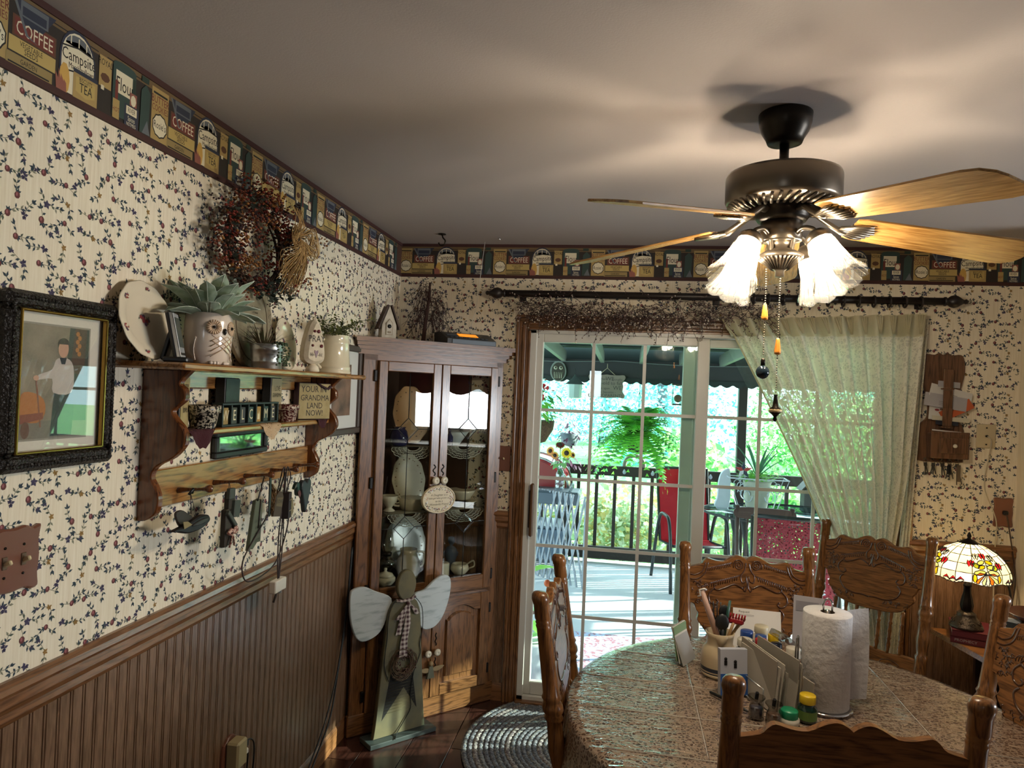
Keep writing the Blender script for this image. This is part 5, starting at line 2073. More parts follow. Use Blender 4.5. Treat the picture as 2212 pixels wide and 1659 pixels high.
for k, (o, z0, z1) in enumerate(((.008, 1.80, 1.822), (.022, 1.822, 1.84), (.036, 1.84, 1.858), (.052, 1.858, 1.88))):
    f.prism([(-.008 - o * .7, -o), (.848 + o * .7, -o), (.848, .0), (.425, .40), (-.008, .0)], -z1, -z0, DOAKX, M=Matrix.Rotation(-PI / 2, 4, 'X'))
f.build('crown', cb)
PG = glass('cabinet_glass', '#f2f5f2', .05)
LEAD = mat('leading', '#3b3a38', .35, .8)
KNOB = mat('porcelain_knob', '#cdc3ad', .2)
IRON = mat('black_iron', '#15110e', .45, .5)


def updoor(x0, x1, hinge):
    z0, z1, st = .612, 1.772, .046
    f = MB()
    f.box((x0 + st / 2, -.011, (z0 + z1) / 2), (st, .02, z1 - z0), DOAK, bev=.003)
    f.box((x1 - st / 2, -.011, (z0 + z1) / 2), (st, .02, z1 - z0), DOAK, bev=.003)
    f.box(((x0 + x1) / 2, -.011, z1 - .024), (x1 - x0 - 2 * st, .02, .048), DOAKX, bev=.003)
    f.box(((x0 + x1) / 2, -.011, z0 + .037), (x1 - x0 - 2 * st, .02, .074), DOAKX, bev=.003)
    d = f.build('door', cb)
    gx0, gx1, gz0, gz1 = x0 + st, x1 - st, z0 + .074, z1 - .048
    xc = (gx0 + gx1) / 2
    MB().box((xc, -.006, (gz0 + gz1) / 2), (gx1 - gx0, .003, gz1 - gz0), PG).build('pane', d)
    f = MB()
    D = (1.446, .965)
    hw, hh = .056, .054
    zs = [gz0] + sorted(sum([[z - hh, z + hh] for z in D], [])) + [gz1]
    for a, b in ((0, 1), (2, 3), (4, 5)):
        f.tube([(xc, -.009, zs[a]), (xc, -.009, zs[b])], .0022, LEAD, 4)
    for z in D:
        f.tube([(xc - hw, -.009, z), (xc, -.009, z + hh), (xc + hw, -.009, z), (xc, -.009, z - hh)], .0026, LEAD, 4, closed=True)
        f.tube([(gx0, -.009, z), (xc - hw, -.009, z)], .0022, LEAD, 4)
        f.tube([(xc + hw, -.009, z), (gx1, -.009, z)], .0022, LEAD, 4)
    f.build('leading', d)
    for z in D:
        q = .72
        MB().add([(xc - hw, -.0085, z), (xc, -.0085, z + hh), (xc + hw, -.0085, z), (xc, -.0085, z - hh), (xc - hw * q, -.0125, z), (xc, -.0125, z + hh * q), (xc + hw * q, -.0125, z), (xc, -.0125, z - hh * q)],
                 [(0, 4, 5, 1), (1, 5, 6, 2), (2, 6, 7, 3), (3, 7, 4, 0), (4, 7, 6, 5)], glass('bevel_glass', '#eef2f0', .14)).build('bevelled_diamond', d)
    kx_ = x1 - .022 if hinge < 0 else x0 + .022
    MB().lathe([(.007, 0), (.009, .012), (.019, .018), (.020, .024), (.012, .029), (.006, .03), (.004, .026), (0, .026)], KNOB, 18, frame_z((kx_, -.021, 1.192), (0, -1, 0))).build('knob', d)
    f = MB()
    pts = [(kx_ + .007 * sin(t * 2.2), -.022, 1.215 + .012 * t) for t in [k * .5 for k in range(10)]]
    f.tube(pts, .003, IRON, 5)
    f.build('knob_backplate', d)
    for z in (1.70, 1.19, .68):
        xh = x0 - .012 if hinge < 0 else x1 + .012
        MB().box((xh, -.004, z), (.016, .014, .055), IRON, bev=.003).build('hinge', cb)


updoor(.09, .431, -1)
updoor(.435, .776, 1)


def lowdoor(x0, x1, hinge):
    z0, z1, st = .103, .592, .055
    f = MB()
    f.box((x0 + st / 2, -.011, (z0 + z1) / 2), (st, .02, z1 - z0), DOAK, bev=.003)
    f.box((x1 - st / 2, -.011, (z0 + z1) / 2), (st, .02, z1 - z0), DOAK, bev=.003)
    f.box(((x0 + x1) / 2, -.011, z0 + .028), (x1 - x0 - 2 * st, .02, .056), DOAKX, bev=.003)
    gx0, gx1 = x0 + st, x1 - st
    w = gx1 - gx0
    arch = [(gx0, z1), (gx0, z1 - .085), (gx0 + .03, z1 - .085)] + [(gx0 + .03 + (w - .06) * k / 8, z1 - .085 + .035 * sin(PI * k / 8)) for k in range(1, 8)] + [(gx1 - .03, z1 - .085), (gx1, z1 - .085), (gx1, z1)]
    f.prism(arch, -.021, -.001, DOAKX, ch=.002)
    d = f.build('door', cb)
    pa = lambda o: [(gx0 + o, z0 + .056 + o), (gx1 - o, z0 + .056 + o), (gx1 - o, z1 - .085 - o), (gx1 - .03 - o * .4, z1 - .085 - o)] + \
        [(gx1 - .03 - (w - .06) * k / 8, z1 - .085 - o + .035 * sin(PI * k / 8)) for k in range(1, 8)] + [(gx0 + .03 + o * .4, z1 - .085 - o), (gx0 + o, z1 - .085 - o)]
    MB().prism(pa(.0), -.006, -.001, DOAK).prism(pa(.03), -.019, -.005, DOAK, ch=.008).build('raised_panel', d)
    kx_ = x1 - .024 if hinge < 0 else x0 + .024
    MB().lathe([(.007, 0), (.009, .012), (.017, .018), (.018, .024), (.011, .029), (.006, .03), (.004, .026), (0, .026)], KNOB, 16, frame_z((kx_, -.021, .332), (0, -1, 0))).build('knob', d)
    for z in (.5, .18):
        xh = x0 - .012 if hinge < 0 else x1 + .012
        MB().box((xh, -.004, z), (.016, .014, .05), IRON, bev=.003).build('hinge', cb)


lowdoor(.09, .431, -1)
lowdoor(.435, .776, 1)
MB().tube([(.459 + .004 * sin(k * 1.5), -.022, .36 + k * .007) for k in range(10)], .003, IRON, 5).tube([(.459 + .004 * sin(k * 1.5), -.022, .30 - k * .007) for k in range(9)], .003, IRON, 5).build('knob_backplate', cb)

# ---- china inside
BLUEG = mat('cobalt_glass', '#131a4a', .1)


def oval_platter(label, x, y, z, rx, rz_, m, band):
    t = CAB('platter', label, 'platter', x, y, z)
    t.rotation_euler = (rad(-12), 0, C45)
    n = 60
    mb = MB()
    vs, fs = [], []
    for j, (q, d) in enumerate(((0, .006), (.6, .006), (.68, .011), (.97, .018), (1, .020), (.97, .0215), (.6, .014), (0, .013))):
        for i in range(n):
            a = 2 * PI * i / n
            s = q * (1 + (.02 * cos(10 * a) if q > .9 else 0))
            vs.append((rx * s * cos(a), -d, rz_ + rz_ * s * sin(a)))
    for j in range(7):
        for i in range(n):
            k = (i + 1) % n
            fs.append((j * n + i, (j + 1) * n + i, (j + 1) * n + k, j * n + k))
    mb.add(vs, fs, m, True)
    mb.build('platter_body', t)
    g = MB()
    for k in range(44):
        a = 2 * PI * k / 44
        q = .84 + .05 * sin(k * 2.3)
        g.flat(ell(rx * q * cos(a), rz_ + rz_ * q * sin(a), .0055, .004, 6), -.0185, band)
    g.build('rim_print', t)
    return t


BANDB = mat('china_brown_band', '#7c5a3c', .4)
oval_platter('peach scalloped platter standing on the top shelf of the china cabinet', .385, .19, 1.3565, .105, .152, mat('peach_china', '#d3a274', .2, coat=.4), BANDB)
oval_platter('ivory scalloped platter standing on the middle shelf of the china cabinet', .385, .19, 1.0285, .096, .138, CHINA, BANDB)
oval_platter('large grey white platter standing at the bottom of the china cabinet', .40, .22, .6745, .12, .148, mat('grey_china', '#aeb0aa', .2), BANDB)


def bowl(name, label, cat, x, y, z, prof, m, seg=28, extra=None):
    t = CAB(name, label, cat, x, y, z)
    MB().lathe(prof, m, seg).build('body', t)
    if extra:
        extra(t)
    return t


def hnd(pts, m=CHINA, r=.004):
    return lambda t: MB().tube(spline(pts, 5), r, m, 6).build('handle', t)


bowl('teacup', 'footed ivory teacup at the left of the middle cabinet shelf', 'cup', .235, .11, 1.0283, [(.028, 0), (.03, .004), (.014, .016), (.016, .022), (.038, .05), (.044, .078), (.042, .079), (.034, .05), (0, .03)], CHINA, extra=hnd([(.04, 0, .07), (.06, 0, .065), (.055, 0, .04), (.035, 0, .038)]))
bowl('tureen', 'low ivory tureen with curled handle before the middle platter', 'tureen', .36, .11, 1.0283, [(.05, 0), (.055, .004), (.07, .03), (.075, .06), (.07, .062), (.0, .05)], CHINA, extra=hnd([(-.07, 0, .055), (-.10, 0, .062), (-.10, 0, .03), (-.07, 0, .022)], r=.006))
bowl('bowl', 'lower ivory bowl of the stack at the right of the middle cabinet shelf', 'bowl', .648, .10, 1.0283, [(.045, 0), (.05, .004), (.085, .03), (.09, .034), (.086, .034), (0, .012)], CHINA)
bowl('bowl', 'deep ivory bowl nested on the stack at the right of the middle cabinet shelf', 'bowl', .648, .10, 1.0635, [(.03, 0), (.05, .006), (.072, .04), (.076, .055), (.073, .055), (0, .02)], CHINA)
bowl('oil_lamp', 'clear glass oil lamp with chimney at the left of the cabinet bottom', 'lamp', .25, .14, .6735, [(.045, 0), (.048, .006), (.018, .02), (.014, .045), (.04, .07), (.048, .09), (.03, .11), (.018, .118), (.02, .125)], glass('lamp_glass', '#d6d2c4', .15),
     extra=lambda t: (MB().lathe([(.022, .125), (.024, .14), (.016, .146)], BRASSD, 16).build('burner', t), MB().lathe([(.02, .146), (.034, .18), (.03, .21), (.02, .26), (.022, .285)], glass('chimney_glass', '#e0ded6', .15), 20, cap=False).build('chimney', t)))
bowl('sugar_bowl', 'ivory lidded sugar bowl in the front left corner of the cabinet', 'bowl', .205, .06, .6735, [(.03, 0), (.034, .004), (.05, .025), (.05, .04), (.042, .046), (0, .046)], CHINA,
     extra=lambda t: MB().lathe([(.044, .046), (.034, .06), (.010, .068), (.006, .074), (.009, .08), (.006, .087), (0, .088)], CHINA, 20).build('lid', t))
bowl('water_jug', 'ivory water jug with flower sprays at the bottom of the cabinet', 'jug', .365, .13, .6735, [(.045, 0), (.05, .006), (.062, .05), (.058, .09), (.04, .13), (.045, .15), (.042, .15), (0, .12)], CHINA, extra=hnd([(.05, 0, .13), (.09, 0, .12), (.085, 0, .06), (.06, 0, .05)], r=.006))
bowl('creamer', 'ivory creamer with curved handle at the bottom right of the cabinet', 'creamer', .645, .08, .6735, [(.03, 0), (.034, .004), (.05, .025), (.048, .042), (.04, .055), (.037, .055), (0, .02)], CHINA, extra=hnd([(.045, 0, .045), (.085, 0, .06), (.09, 0, .03), (.05, 0, .02)], r=.005))
bowl('saucer_stack', 'stack of ribbed ivory saucers beside the creamer in the cabinet', 'saucers', .54, .09, .6735, [(.03, 0)] + [(r, .006 * k + d) for k in range(1, 12) for r, d in ((.042, 0), (.038, .003))] + [(.03, .072), (0, .07)], CHINA)
bowl('ruffled_bowl', 'white ruffled glass bowl on the top cabinet shelf at the right', 'bowl', .60, .12, 1.3563, [(.03, 0), (.034, .004), (.055, .035), (.08, .07), (.077, .071), (0, .03)], mat('milk_glass', '#d4d8da', .15))
bowl('bottle', 'small cobalt blue bottle on the top cabinet shelf', 'bottle', .545, .07, 1.3563, [(.016, 0), (.018, .003), (.018, .045), (.007, .062), (.007, .08), (.009, .082)], BLUEG, 16)
bowl('cobalt_vase', 'dark cobalt blue jar in front of the peach platter', 'vase', .262, .09, 1.3563, [(.03, 0), (.04, .006), (.048, .04), (.04, .075), (.03, .085), (.034, .095), (.03, .095), (0, .08)], BLUEG, 24)
bowl('figurine', 'small bust figurine dim at the right of the cabinet bottom', 'figurine', .66, .19, .6735, [(.04, 0), (.045, .01), (.03, .05), (.045, .09), (.03, .12), (.018, .13), (.026, .15), (.024, .175), (0, .185)], mat('dim_blue_china', '#5a6478', .4), 18)


def half_doily(label, x, z):
    t = CAB('doily', label, 'doily', x, 0.015, z)
    m = mat('white_crochet', '#c9c3b4', .9)
    f = MB()
    for i in range(5):                      # scalloped rings of the hanging part
        r = .03 + i * .017
        pts = []
        n = 40
        for k in range(n + 1):
            a = PI * k / n
            rr_ = r + (.006 * abs(sin(8 * a)) if i >= 2 else 0)
            pts.append((rr_ * 1.15 * cos(a), 0, -.62 * rr_ * sin(a)))
        f.tube(pts, .0016 if i < 4 else .0022, m, 4)
    for k in range(25):
        a = PI * (k + .5) / 25
        f.tube([(.03 * 1.15 * cos(a), 0, -.0186 * sin(a)), (.098 * 1.15 * cos(a), 0, -.61 * .098 * sin(a))], .0011, m, 3)
    f.build('crochet_edge', t)
    MB().lathe([(.0, .0), (.11, .0), (.11, .0012), (0, .0012)], m, 20, Matrix.Translation((0, .0, .0005)), a0=0, a1=PI, sy=.9).build('flat_part', t)


for x, z, l in ((.305, 1.3557, 'left of the top'), (.60, 1.3557, 'right of the top'), (.30, 1.0277, 'left of the middle'), (.62, 1.0277, 'right of the middle')):
    half_doily('white crochet half doily hanging from the %s cabinet shelf' % l, x, z)

# ---- oval plaque on the knobs, small angel below
ov = CAB('oval_plaque', 'oval ceramic daughter verse plaque hanging from the cabinet knobs', 'plaque', .431, -.035, 1.098)
PLQ = mat('plaque_ceramic', '#c8b795', .3, coat=.3)
MB().prism(ell(0, 0, .096, .071, 40), -.006, .004, PLQ, ch=.004).build('plaque', ov)
f = MB()
f.tube([(.091 * cos(t), -.006, .066 * sin(t)) for t in [k * PI / 20 for k in range(40)]], .004, PLQ, 6, closed=True)
f.build('rim', ov)
f = MB()
rr = random.Random(5)
for k in range(150):
    a = rr.uniform(0, 2 * PI)
    q = rr.uniform(.66, .9)
    x, z = .093 * q * cos(a), .069 * q * sin(a)
    if abs(x) < .062 and abs(z) < .032:
        continue
    f.flat(ell(x, z, .0028, .0028, 5), -.0063, rr.choice([INK, PGRN, mat('white_flower', '#cfd0c8', .5), PRED]))
f.build('flower_print', ov)
f = MB()
for i, s in enumerate(('A Daughter is a', 'little girl who grows up', 'to be a', 'Wonderful Friend')):
    f.txt(s, 0, .022 - i * .0155, .0148 if i != 1 else .0125, INK, y=-.0064, shear=.3)
f.build('lettering', ov)
f = MB()
for sx in (-1, 1):
    f.tube([(sx * .024, .0, .10), (sx * .035, .0, .08), (sx * .045, 0, .058)], .0015, mat('string', '#b5a88e', .8), 4)
    f.tube([(sx * .024, .0, .10), (sx * .015, .0, .08), (sx * .02, 0, .066)], .0015, mat('string', '#b5a88e', .8), 4)
f.build('hanger', ov)
sa = CAB('angel_ornament', 'little wooden angel ornament hanging from the lower cabinet knob', 'ornament', .425, -.04, .21)
WD = mat('pale_wood', '#8c7550', .6)
MB().prism([(-.022, 0), (.022, 0), (.010, .06), (-.010, .06)], -.006, .006, mat('sage', '#5a5a48', .7), ch=.002).ball((0, 0, .072), .013, WD, 10).build('body', sa)
MB().prism(sp2([(.005, .045), (.03, .055), (.075, .052), (.06, .038), (.03, .03)], 3), -.004, 0, WD, ch=.001).build('wing', sa)
MB().prism(sp2([(-.005, .045), (-.03, .055), (-.06, .052), (-.05, .038), (-.02, .03)], 3), -.004, 0, WD, ch=.001).build('wing', sa)
MB().tube([(0, 0, .085), (-.004, .002, .11), (-.012, .01, .125)], .0012, mat('gold_ribbon', '#8a6b2c', .4), 4).build('hanger', sa)

# ---- on top of the cabinet
bh = CAB('birdhouse', 'white painted birdhouse with brown roof and finial on the cabinet', 'birdhouse', .165, .07, 1.8802, -12)
WP = mat('chipped_white', '#c6bfb0', .6, col2='#a99e8a', scale=25, lo=.4, hi=.75)
RF = mat('roof_brown', '#3c2620', .6)
MB().prism([(-.036, 0), (.036, 0), (.036, .07), (0, .165), (-.036, .07)], -.035, .035, WP, ch=.002).build('house', bh)
for sx in (-1, 1):
    MB().box((sx * .030, 0, .108), (.008, .085, .125), RF, rot=(0, rad(sx * -20.5), 0), bev=.001).build('roof', bh)
MB().lathe([(.021, .155), (.019, .175), (.012, .195), (.006, .205), (.0105, .212), (.006, .222), (0, .224)], WP, 4, Matrix.Rotation(PI / 4, 4, 'Z'), smooth=False).build('spire', bh)
f = MB()
f.prism([(-.017, .02), (.017, .02), (.017, .078), (0, .10), (-.017, .078)], -.038, -.035, mat('trim_tan', '#8f7f68', .6))
f.prism([(-.014, .023), (.014, .023), (.014, .076), (0, .095), (-.014, .076)], -.0395, -.037, WP)
f.build('doorway', bh)
MB().cyl((0, -.0385, .062), (0, -.0402, .062), .010, BLACK, 16).build('hole', bh)
MB().box((0, -.041, .034), (.016, .004, .008), mat('trim_tan', '#8f7f68', .6), bev=.001).build('perch', bh)
rd = CAB('clock_radio', 'black and grey clock radio with an orange display on the cabinet', 'radio', .615, .07, 1.8802, -6)
mbx = MB()
mbx.add([(-.14, -.085, 0), (.14, -.085, 0), (.14, .085, 0), (-.14, .085, 0), (-.14, -.085, .028), (.14, -.085, .028), (.14, .01, .066), (-.14, .01, .066), (.14, .085, .066), (-.14, .085, .066)],
        [(0, 3, 2, 1), (0, 1, 5, 4), (4, 5, 6, 7), (7, 6, 8, 9), (1, 2, 8, 6, 5), (0, 4, 7, 9, 3), (2, 3, 9, 8)], mat('radio_black', '#15171a', .35))
mbx.build('case', rd)
MB().box((.01, -.0865, .014), (.25, .004, .024), mat('radio_grey', '#56606a', .4), bev=.002).build('front_panel', rd)
sl_ = Matrix.Translation((0, -.0375, .0475)) @ Matrix.Rotation(math.atan2(.038, .095), 4, 'X')
MB(sl_).box((.0, .012, .001), (.11, .04, .003), mat('amber_display', '#c9741a', .3, emit=.9), bev=.001).build('display', rd)
f = MB(sl_)
for k in range(9):
    f.box((-.11 + k * .025, -.03, .002), (.016, .012, .004), mat('radio_button', '#3b4046', .4), bev=.001)
f.box((-.095, .01, .002), (.06, .03, .004), mat('radio_button', '#3b4046', .4), bev=.001)
f.build('buttons', rd)
MB().tube([(.05, .06, .066), (.07, .03, .2), (.083, -.02, .56)], .0014, mat('antenna_wire', '#d2cfc6', .5), 4).build('antenna_wire', rd)
hk = thing('ceiling_hook', 'brown metal plant hook screwed into the ceiling over the cabinet', 'hook', (.295, -.251, 2.4395))
MB().lathe([(.02, -.004), (.02, 0)], BRASSD, 14).build('flange', hk)
MB().tube(spline([(0, 0, -.002), (.006, 0, -.02), (.018, 0, -.035), (.012, 0, -.055), (-.008, 0, -.058), (-.016, 0, -.045)], 5), .004, BRASSD, 6).build('hook', hk)
tag(MB().ball((0, 0, -.006), .008, mat('steel', '#c9c9c9', .2, .9), 10).build('ceiling_pin'), 'small shiny pin in the ceiling holding the antenna wire', 'pin').location = (.577, -.162, 2.44)

# ---- dried twig tree in the corner
tt = thing('twig_tree', 'dried brown twig tree standing in the corner behind the cabinet', 'twigs', (.185, -.105, 1.882))
TW = mat('twig_red_brown', '#3a2019', .8)
f = MB()
f.tube([(-.01, .0, 0), (0, .0, .12), (.012, .005, .24), (.015, 0, .33)], [.012, .010, .008, .005], TW, 7)
f.build('trunk', tt)
f = MB()
rr = random.Random(31)
for k in range(46):
    z = rr.uniform(.12, .33)
    a = rr.uniform(0, 2 * PI)
    p = Vector((.012, .004, z))
    d = Vector((cos(a), .5 * sin(a), rr.uniform(.2, .9))).normalized()
    L = rr.uniform(.06, .17)
    pts = [p]
    for j in range(1, 7):
        t = j / 6
        q = p + d * (L * t) + Vector((0, 0, -.16 * t * t * rr.uniform(.6, 1.4)))
        q += Vector((rr.uniform(-.01, .01), rr.uniform(-.006, .006), rr.uniform(-.006, .006)))
        q.y = min(q.y, .085)
        q.x = max(q.x, -.16)
        pts.append(q)
    f.tube(pts, .0014, TW, 3)
    for j in (2, 3, 4, 5):
        for _ in range(2):
            f.tube([pts[j], pts[j] + Vector((rr.uniform(-.03, .03), rr.uniform(-.02, .01), rr.uniform(-.08, -.01)))], .0009, TW, 3)
f.build('twigs', tt, 'stuff')

# ---- wooden angel
an = CAB('wooden_angel', 'tall wooden angel with white wings and gingham scarf on a flat base', 'angel figure', .228, -.105, 0, 2)
MOSS = mat('angel_olive', '#6a6142', .6, col2='#4a4a3c', scale=9, lo=.38, hi=.7)
EDGE = mat('angel_base', '#343c3a', .5)
MB().box((0, 0, .011), (.35, .11, .022), EDGE, bev=.003).build('base', an)
body = sp2([(-.140, .022), (-.128, .12), (-.105, .40), (-.088, .55), (-.075, .61), (-.045, .645), (.045, .645), (.075, .61), (.088, .55), (.10, .40), (.124, .12), (.135, .022)], 4, False)
MB().prism(body, -.011, .011, MOSS, ch=.003).build('body', an)
MB().prism(ell(.006, .715, .050, .072, 28), -.012, .012, MOSS, ch=.004).build('head', an)
WW = mat('wing_white', '#b9c0c0', .6, col2='#818a8c', scale=22, stretch=(.5, 1, 2.5), lo=.5, hi=.8)
wl_ = [(-.271, .70), (-.255, .7245), (-.204, .729), (-.144, .701), (-.06, .655), (-.08, .573), (-.111, .51), (-.161, .482), (-.212, .482), (-.246, .526), (-.267, .605)]
MB().prism(sp2(wl_, 4), .012, .026, WW, ch=.003).build('wing', an)
MB().prism(sp2([(.06, .652), (.12, .672), (.17, .708), (.215, .728), (.255, .720), (.27, .68), (.262, .61), (.235, .535), (.20, .492), (.16, .475), (.115, .485), (.08, .55)], 4), .012, .026, WW, ch=.003).build('wing', an)
f = MB()
f.flat([(-.062, .315), (.052, .315), (.085, .12), (.01, .235), (-.10, .10)], -.0114, mat('star_recess', '#120f0b', .9))
f.build('star_cutout', an)
f = MB()
for k in range(13):
    z = .13 + k * .014
    f.tube([(-.092 + (z - .10) * .18, -.0125, z), (.078 - (z - .12) * .16, -.0125, z)], .0006, mat('screen_wire', '#6e6548', .4, .6), 3)
f.build('screen', an)
PUR = mat('purple_gingham', '#4a3438', .85, col2='#a2938c', scale=110, lo=.46, hi=.54)


def cloth_strip(pts, w, m, mb, t=.0015):
    P = [Vector(p) for p in pts]
    vs, fs = [], []
    for i, p in enumerate(P):
        ww = w[i] if isinstance(w, list) else w
        vs += [p + Vector((-ww / 2, .0, 0)), p + Vector((0, -.004, 0)), p + Vector((ww / 2, .0, 0))]
    for i in range(len(P) - 1):
        a = i * 3
        fs += [(a, a + 1, a + 4, a + 3), (a + 1, a + 2, a + 5, a + 4)]
    mb.add(vs, fs, m, True)


f = MB()
m_ = None


def gingham():
    """woven check: two stripe sets from object coordinates"""
    m, nt, b, L = _nodes('scarf_gingham')
    tc = nt.nodes.new('ShaderNodeTexCoord')
    sp_ = nt.nodes.new('ShaderNodeSeparateXYZ')
    L.new(tc.outputs['Object'], sp_.inputs[0])
    o = []
    for ax in ('X', 'Z'):
        ml = nt.nodes.new('ShaderNodeMath')
        ml.operation = 'MULTIPLY'
        ml.inputs[1].default_value = 300
        L.new(sp_.outputs[ax], ml.inputs[0])
        s = nt.nodes.new('ShaderNodeMath')
        s.operation = 'SINE'
        L.new(ml.outputs[0], s.inputs[0])
        g = nt.nodes.new('ShaderNodeMath')
        g.operation = 'GREATER_THAN'
        g.inputs[1].default_value = 0
        L.new(s.outputs[0], g.inputs[0])
        o.append(g)
    ad = nt.nodes.new('ShaderNodeMath')
    ad.operation = 'ADD'
    L.new(o[0].outputs[0], ad.inputs[0])
    L.new(o[1].outputs[0], ad.inputs[1])
    dv_ = nt.nodes.new('ShaderNodeMath')
    dv_.operation = 'MULTIPLY'
    dv_.inputs[1].default_value = .5
    L.new(ad.outputs[0], dv_.inputs[0])
    r = nt.nodes.new('ShaderNodeValToRGB')
    r.color_ramp.elements[0].color = (*lin('#b5a8a0'), 1)
    r.color_ramp.elements[1].color = (*lin('#43292f'), 1)
    L.new(dv_.outputs[0], r.inputs[0])
    L.new(r.outputs[0], b.inputs['Base Color'])
    b.inputs['Roughness'].default_value = .9
    return m


GM = gingham()
f.tube([(-.05, -.014, .652), (-.02, -.016, .645), (.03, -.016, .648), (.052, -.013, .66)], .008, GM, 6, flat=.6)
f.ball((.012, -.022, .63), .012, GM, 10)
cloth_strip([(.01, -.022, .63), (-.02, -.03, .595), (-.045, -.03, .565)], [.012, .03, .034], GM, f)
cloth_strip([(.016, -.022, .63), (.045, -.028, .60), (.06, -.024, .575)], [.012, .024, .026], GM, f)
cloth_strip([(.012, -.024, .628), (.006, -.03, .54), (-.006, -.026, .46), (-.012, -.032, .385)], [.012, .034, .036, .045], GM, f)
cloth_strip([(.008, -.02, .628), (-.02, -.022, .56), (-.035, -.02, .49)], [.012, .026, .03], GM, f)
f.build('scarf', an)
f = MB()
rr = random.Random(8)
VIN = mat('grapevine', '#5b4630', .7)
for k in range(22):
    r = rr.uniform(.035, .072)
    ph = rr.uniform(0, 6)
    f.tube([((r + .008 * sin(3 * a + ph)) * cos(a) - .003, -.024 + .012 * sin(2 * a + ph), .352 + (r + .008 * sin(3 * a + ph)) * sin(a)) for a in [j * 2 * PI / 18 for j in range(18)]], .0017, VIN, 3, closed=True)
for k in range(70):
    a = rr.uniform(0, 2 * PI)
    r = rr.uniform(.02, .065)
    f.ball((r * cos(a), -.034 + rr.uniform(-.006, .01), .352 + r * sin(a)), .0035, mat('rust_berry', '#4a2422', .6), 4, rings=3)
f.build('grapevine_wreath', an, 'stuff')
f = MB()
f.tube(spline([(-.05, -.013, .655), (-.085, -.015, .6), (-.09, -.015, .48), (-.10, -.016, .36), (-.075, -.018, .28)], 4), .002, BLACK, 5)
f.tube(spline([(.05, -.013, .655), (.09, -.015, .60), (.098, -.016, .5), (.085, -.016, .43), (.09, -.016, .38), (.06, -.016, .30), (.045, -.016, .2), (.05, -.016, .13), (.02, -.016, .08), (-.02, -.02, .03), (-.05, -.06, .024)], 4), .002, BLACK, 5)
f.build('cord', an)

# ---- braided rug: concentric braids
rg = thing('braided_rug', 'round braided grey rug on the dark floor by the glass door', 'rug', (1.16, -.44, 0))
RUG = [mat('braid_grey', '#77767a', .95, col2='#41454e', scale=120, lo=.42, hi=.58, bump=.5, bscale=200), mat('braid_slate', '#4d525c', .95, col2='#8d8a84', scale=120, lo=.45, hi=.6, bump=.5, bscale=200), mat('braid_mauve', '#5f5558', .95, col2='#a09a92', scale=110, lo=.45, hi=.6, bump=.5, bscale=200)]
rings = 24
RRUG = .60
for i in range(rings):
    r = .018 + (RRUG - .03) * i / (rings - 1)
    n = max(14, int(2 * PI * r / .016))
    f = MB()
    f.tube([(r * cos(2 * PI * k / n), r * sin(2 * PI * k / n), .0068 + .0016 * (k % 2)) for k in range(n)], [(.0066 if k % 2 else .0058) for k in range(n)], RUG[(0, 0, 1, 2, 0, 1)[i % 6]], 6, closed=True, flat=2.25, nrm=(0, 0, 1))
    f.build('braid', rg)
# ================================================================== curtain rod, lace curtain, berry garland
RODM = mat('rod_espresso', '#1d1512', .4)
rod = thing('curtain_rod', 'dark reeded wooden curtain rod with turned finials over the door', 'curtain rod', (1.67, -.09, 2.165))
RL = 1.06
MB().lathe([(.017, -RL), (.017, RL)], RODM, 24, Matrix.Rotation(PI / 2, 4, 'Y'), flute=.05, fl_n=12).build('pole', rod)
fin = [(.017, 0), (.022, .004), (.022, .010), (.015, .016), (.026, .030), (.031, .045), (.027, .062), (.015, .08), (.009, .09), (.012, .098), (.009, .106), (0, .11)]
for sx in (-1, 1):
    MB().lathe(fin, RODM, 20, frame_z((sx * RL, 0, 0), (sx, 0, 0))).build('finial', rod)
for x in (-.98, .02, .98):
    MB().box((x, .052, 0), (.022, .075, .02), RODM, bev=.004).box((x, .085, 0), (.035, .008, .06), RODM, bev=.003).build('bracket', rod)
ri = None
for k in range(13):
    x = .12 + k * .07
    if ri is None:
        f = MB().tube([(0, .026 * cos(t), .026 * sin(t) - .006) for t in [j * PI / 10 for j in range(20)]], .005, RODM, 6, closed=True)
        ri = f.build('ring', rod)
        ri.location.x = x
    else:
        like(ri, rod, (x, 0, 0))
LACEW = lace('curtain_lace', '#ebe7d6', None, 55, .9, .10, .52, .34)
HEAD = leafmat('curtain_heading', '#d3cdb2', '#c9c2a4', 20, .5)
cu = thing('lace_curtain', 'ivory lace curtain swept aside over the right half of the glass door', 'curtain', (0, 0, 0))


def cpt(u, v, m=0):
    """u 0..1 across, v 0..1 from the heading down to the hem"""
    xl = 1.715 + .60 * (1 - (1 - min(v, .62) / .62) ** 1.12) if v < .62 else 2.315 + .10 * min(1, (v - .62) / .2)
    xr = 2.655 - .10 * min(1, v / .58) + .05 * max(0, v - .58)
    z = 2.105 - v * 2.0 - .05 * (1 - u) * (1 if v < .05 else .4)
    x = xl + (xr - xl) * u
    amp = .018 + .022 * min(1, v * 3)
    y = -.085 + .035 * min(1, max(0, v - .4) * 6) + amp * (1 - .4 * min(1, max(0, v - .4) * 6)) * sin(2 * PI * 13 * u + .8 * sin(5 * u) + .8 * v) + .012 * sin(2 * PI * 5 * u + 2 * v) - .02 * sin(PI * min(1, v * 1.2))
    if xr - xl < .4:
        y += .014 * sin(2 * PI * 22 * u)
    return (x, y, z)


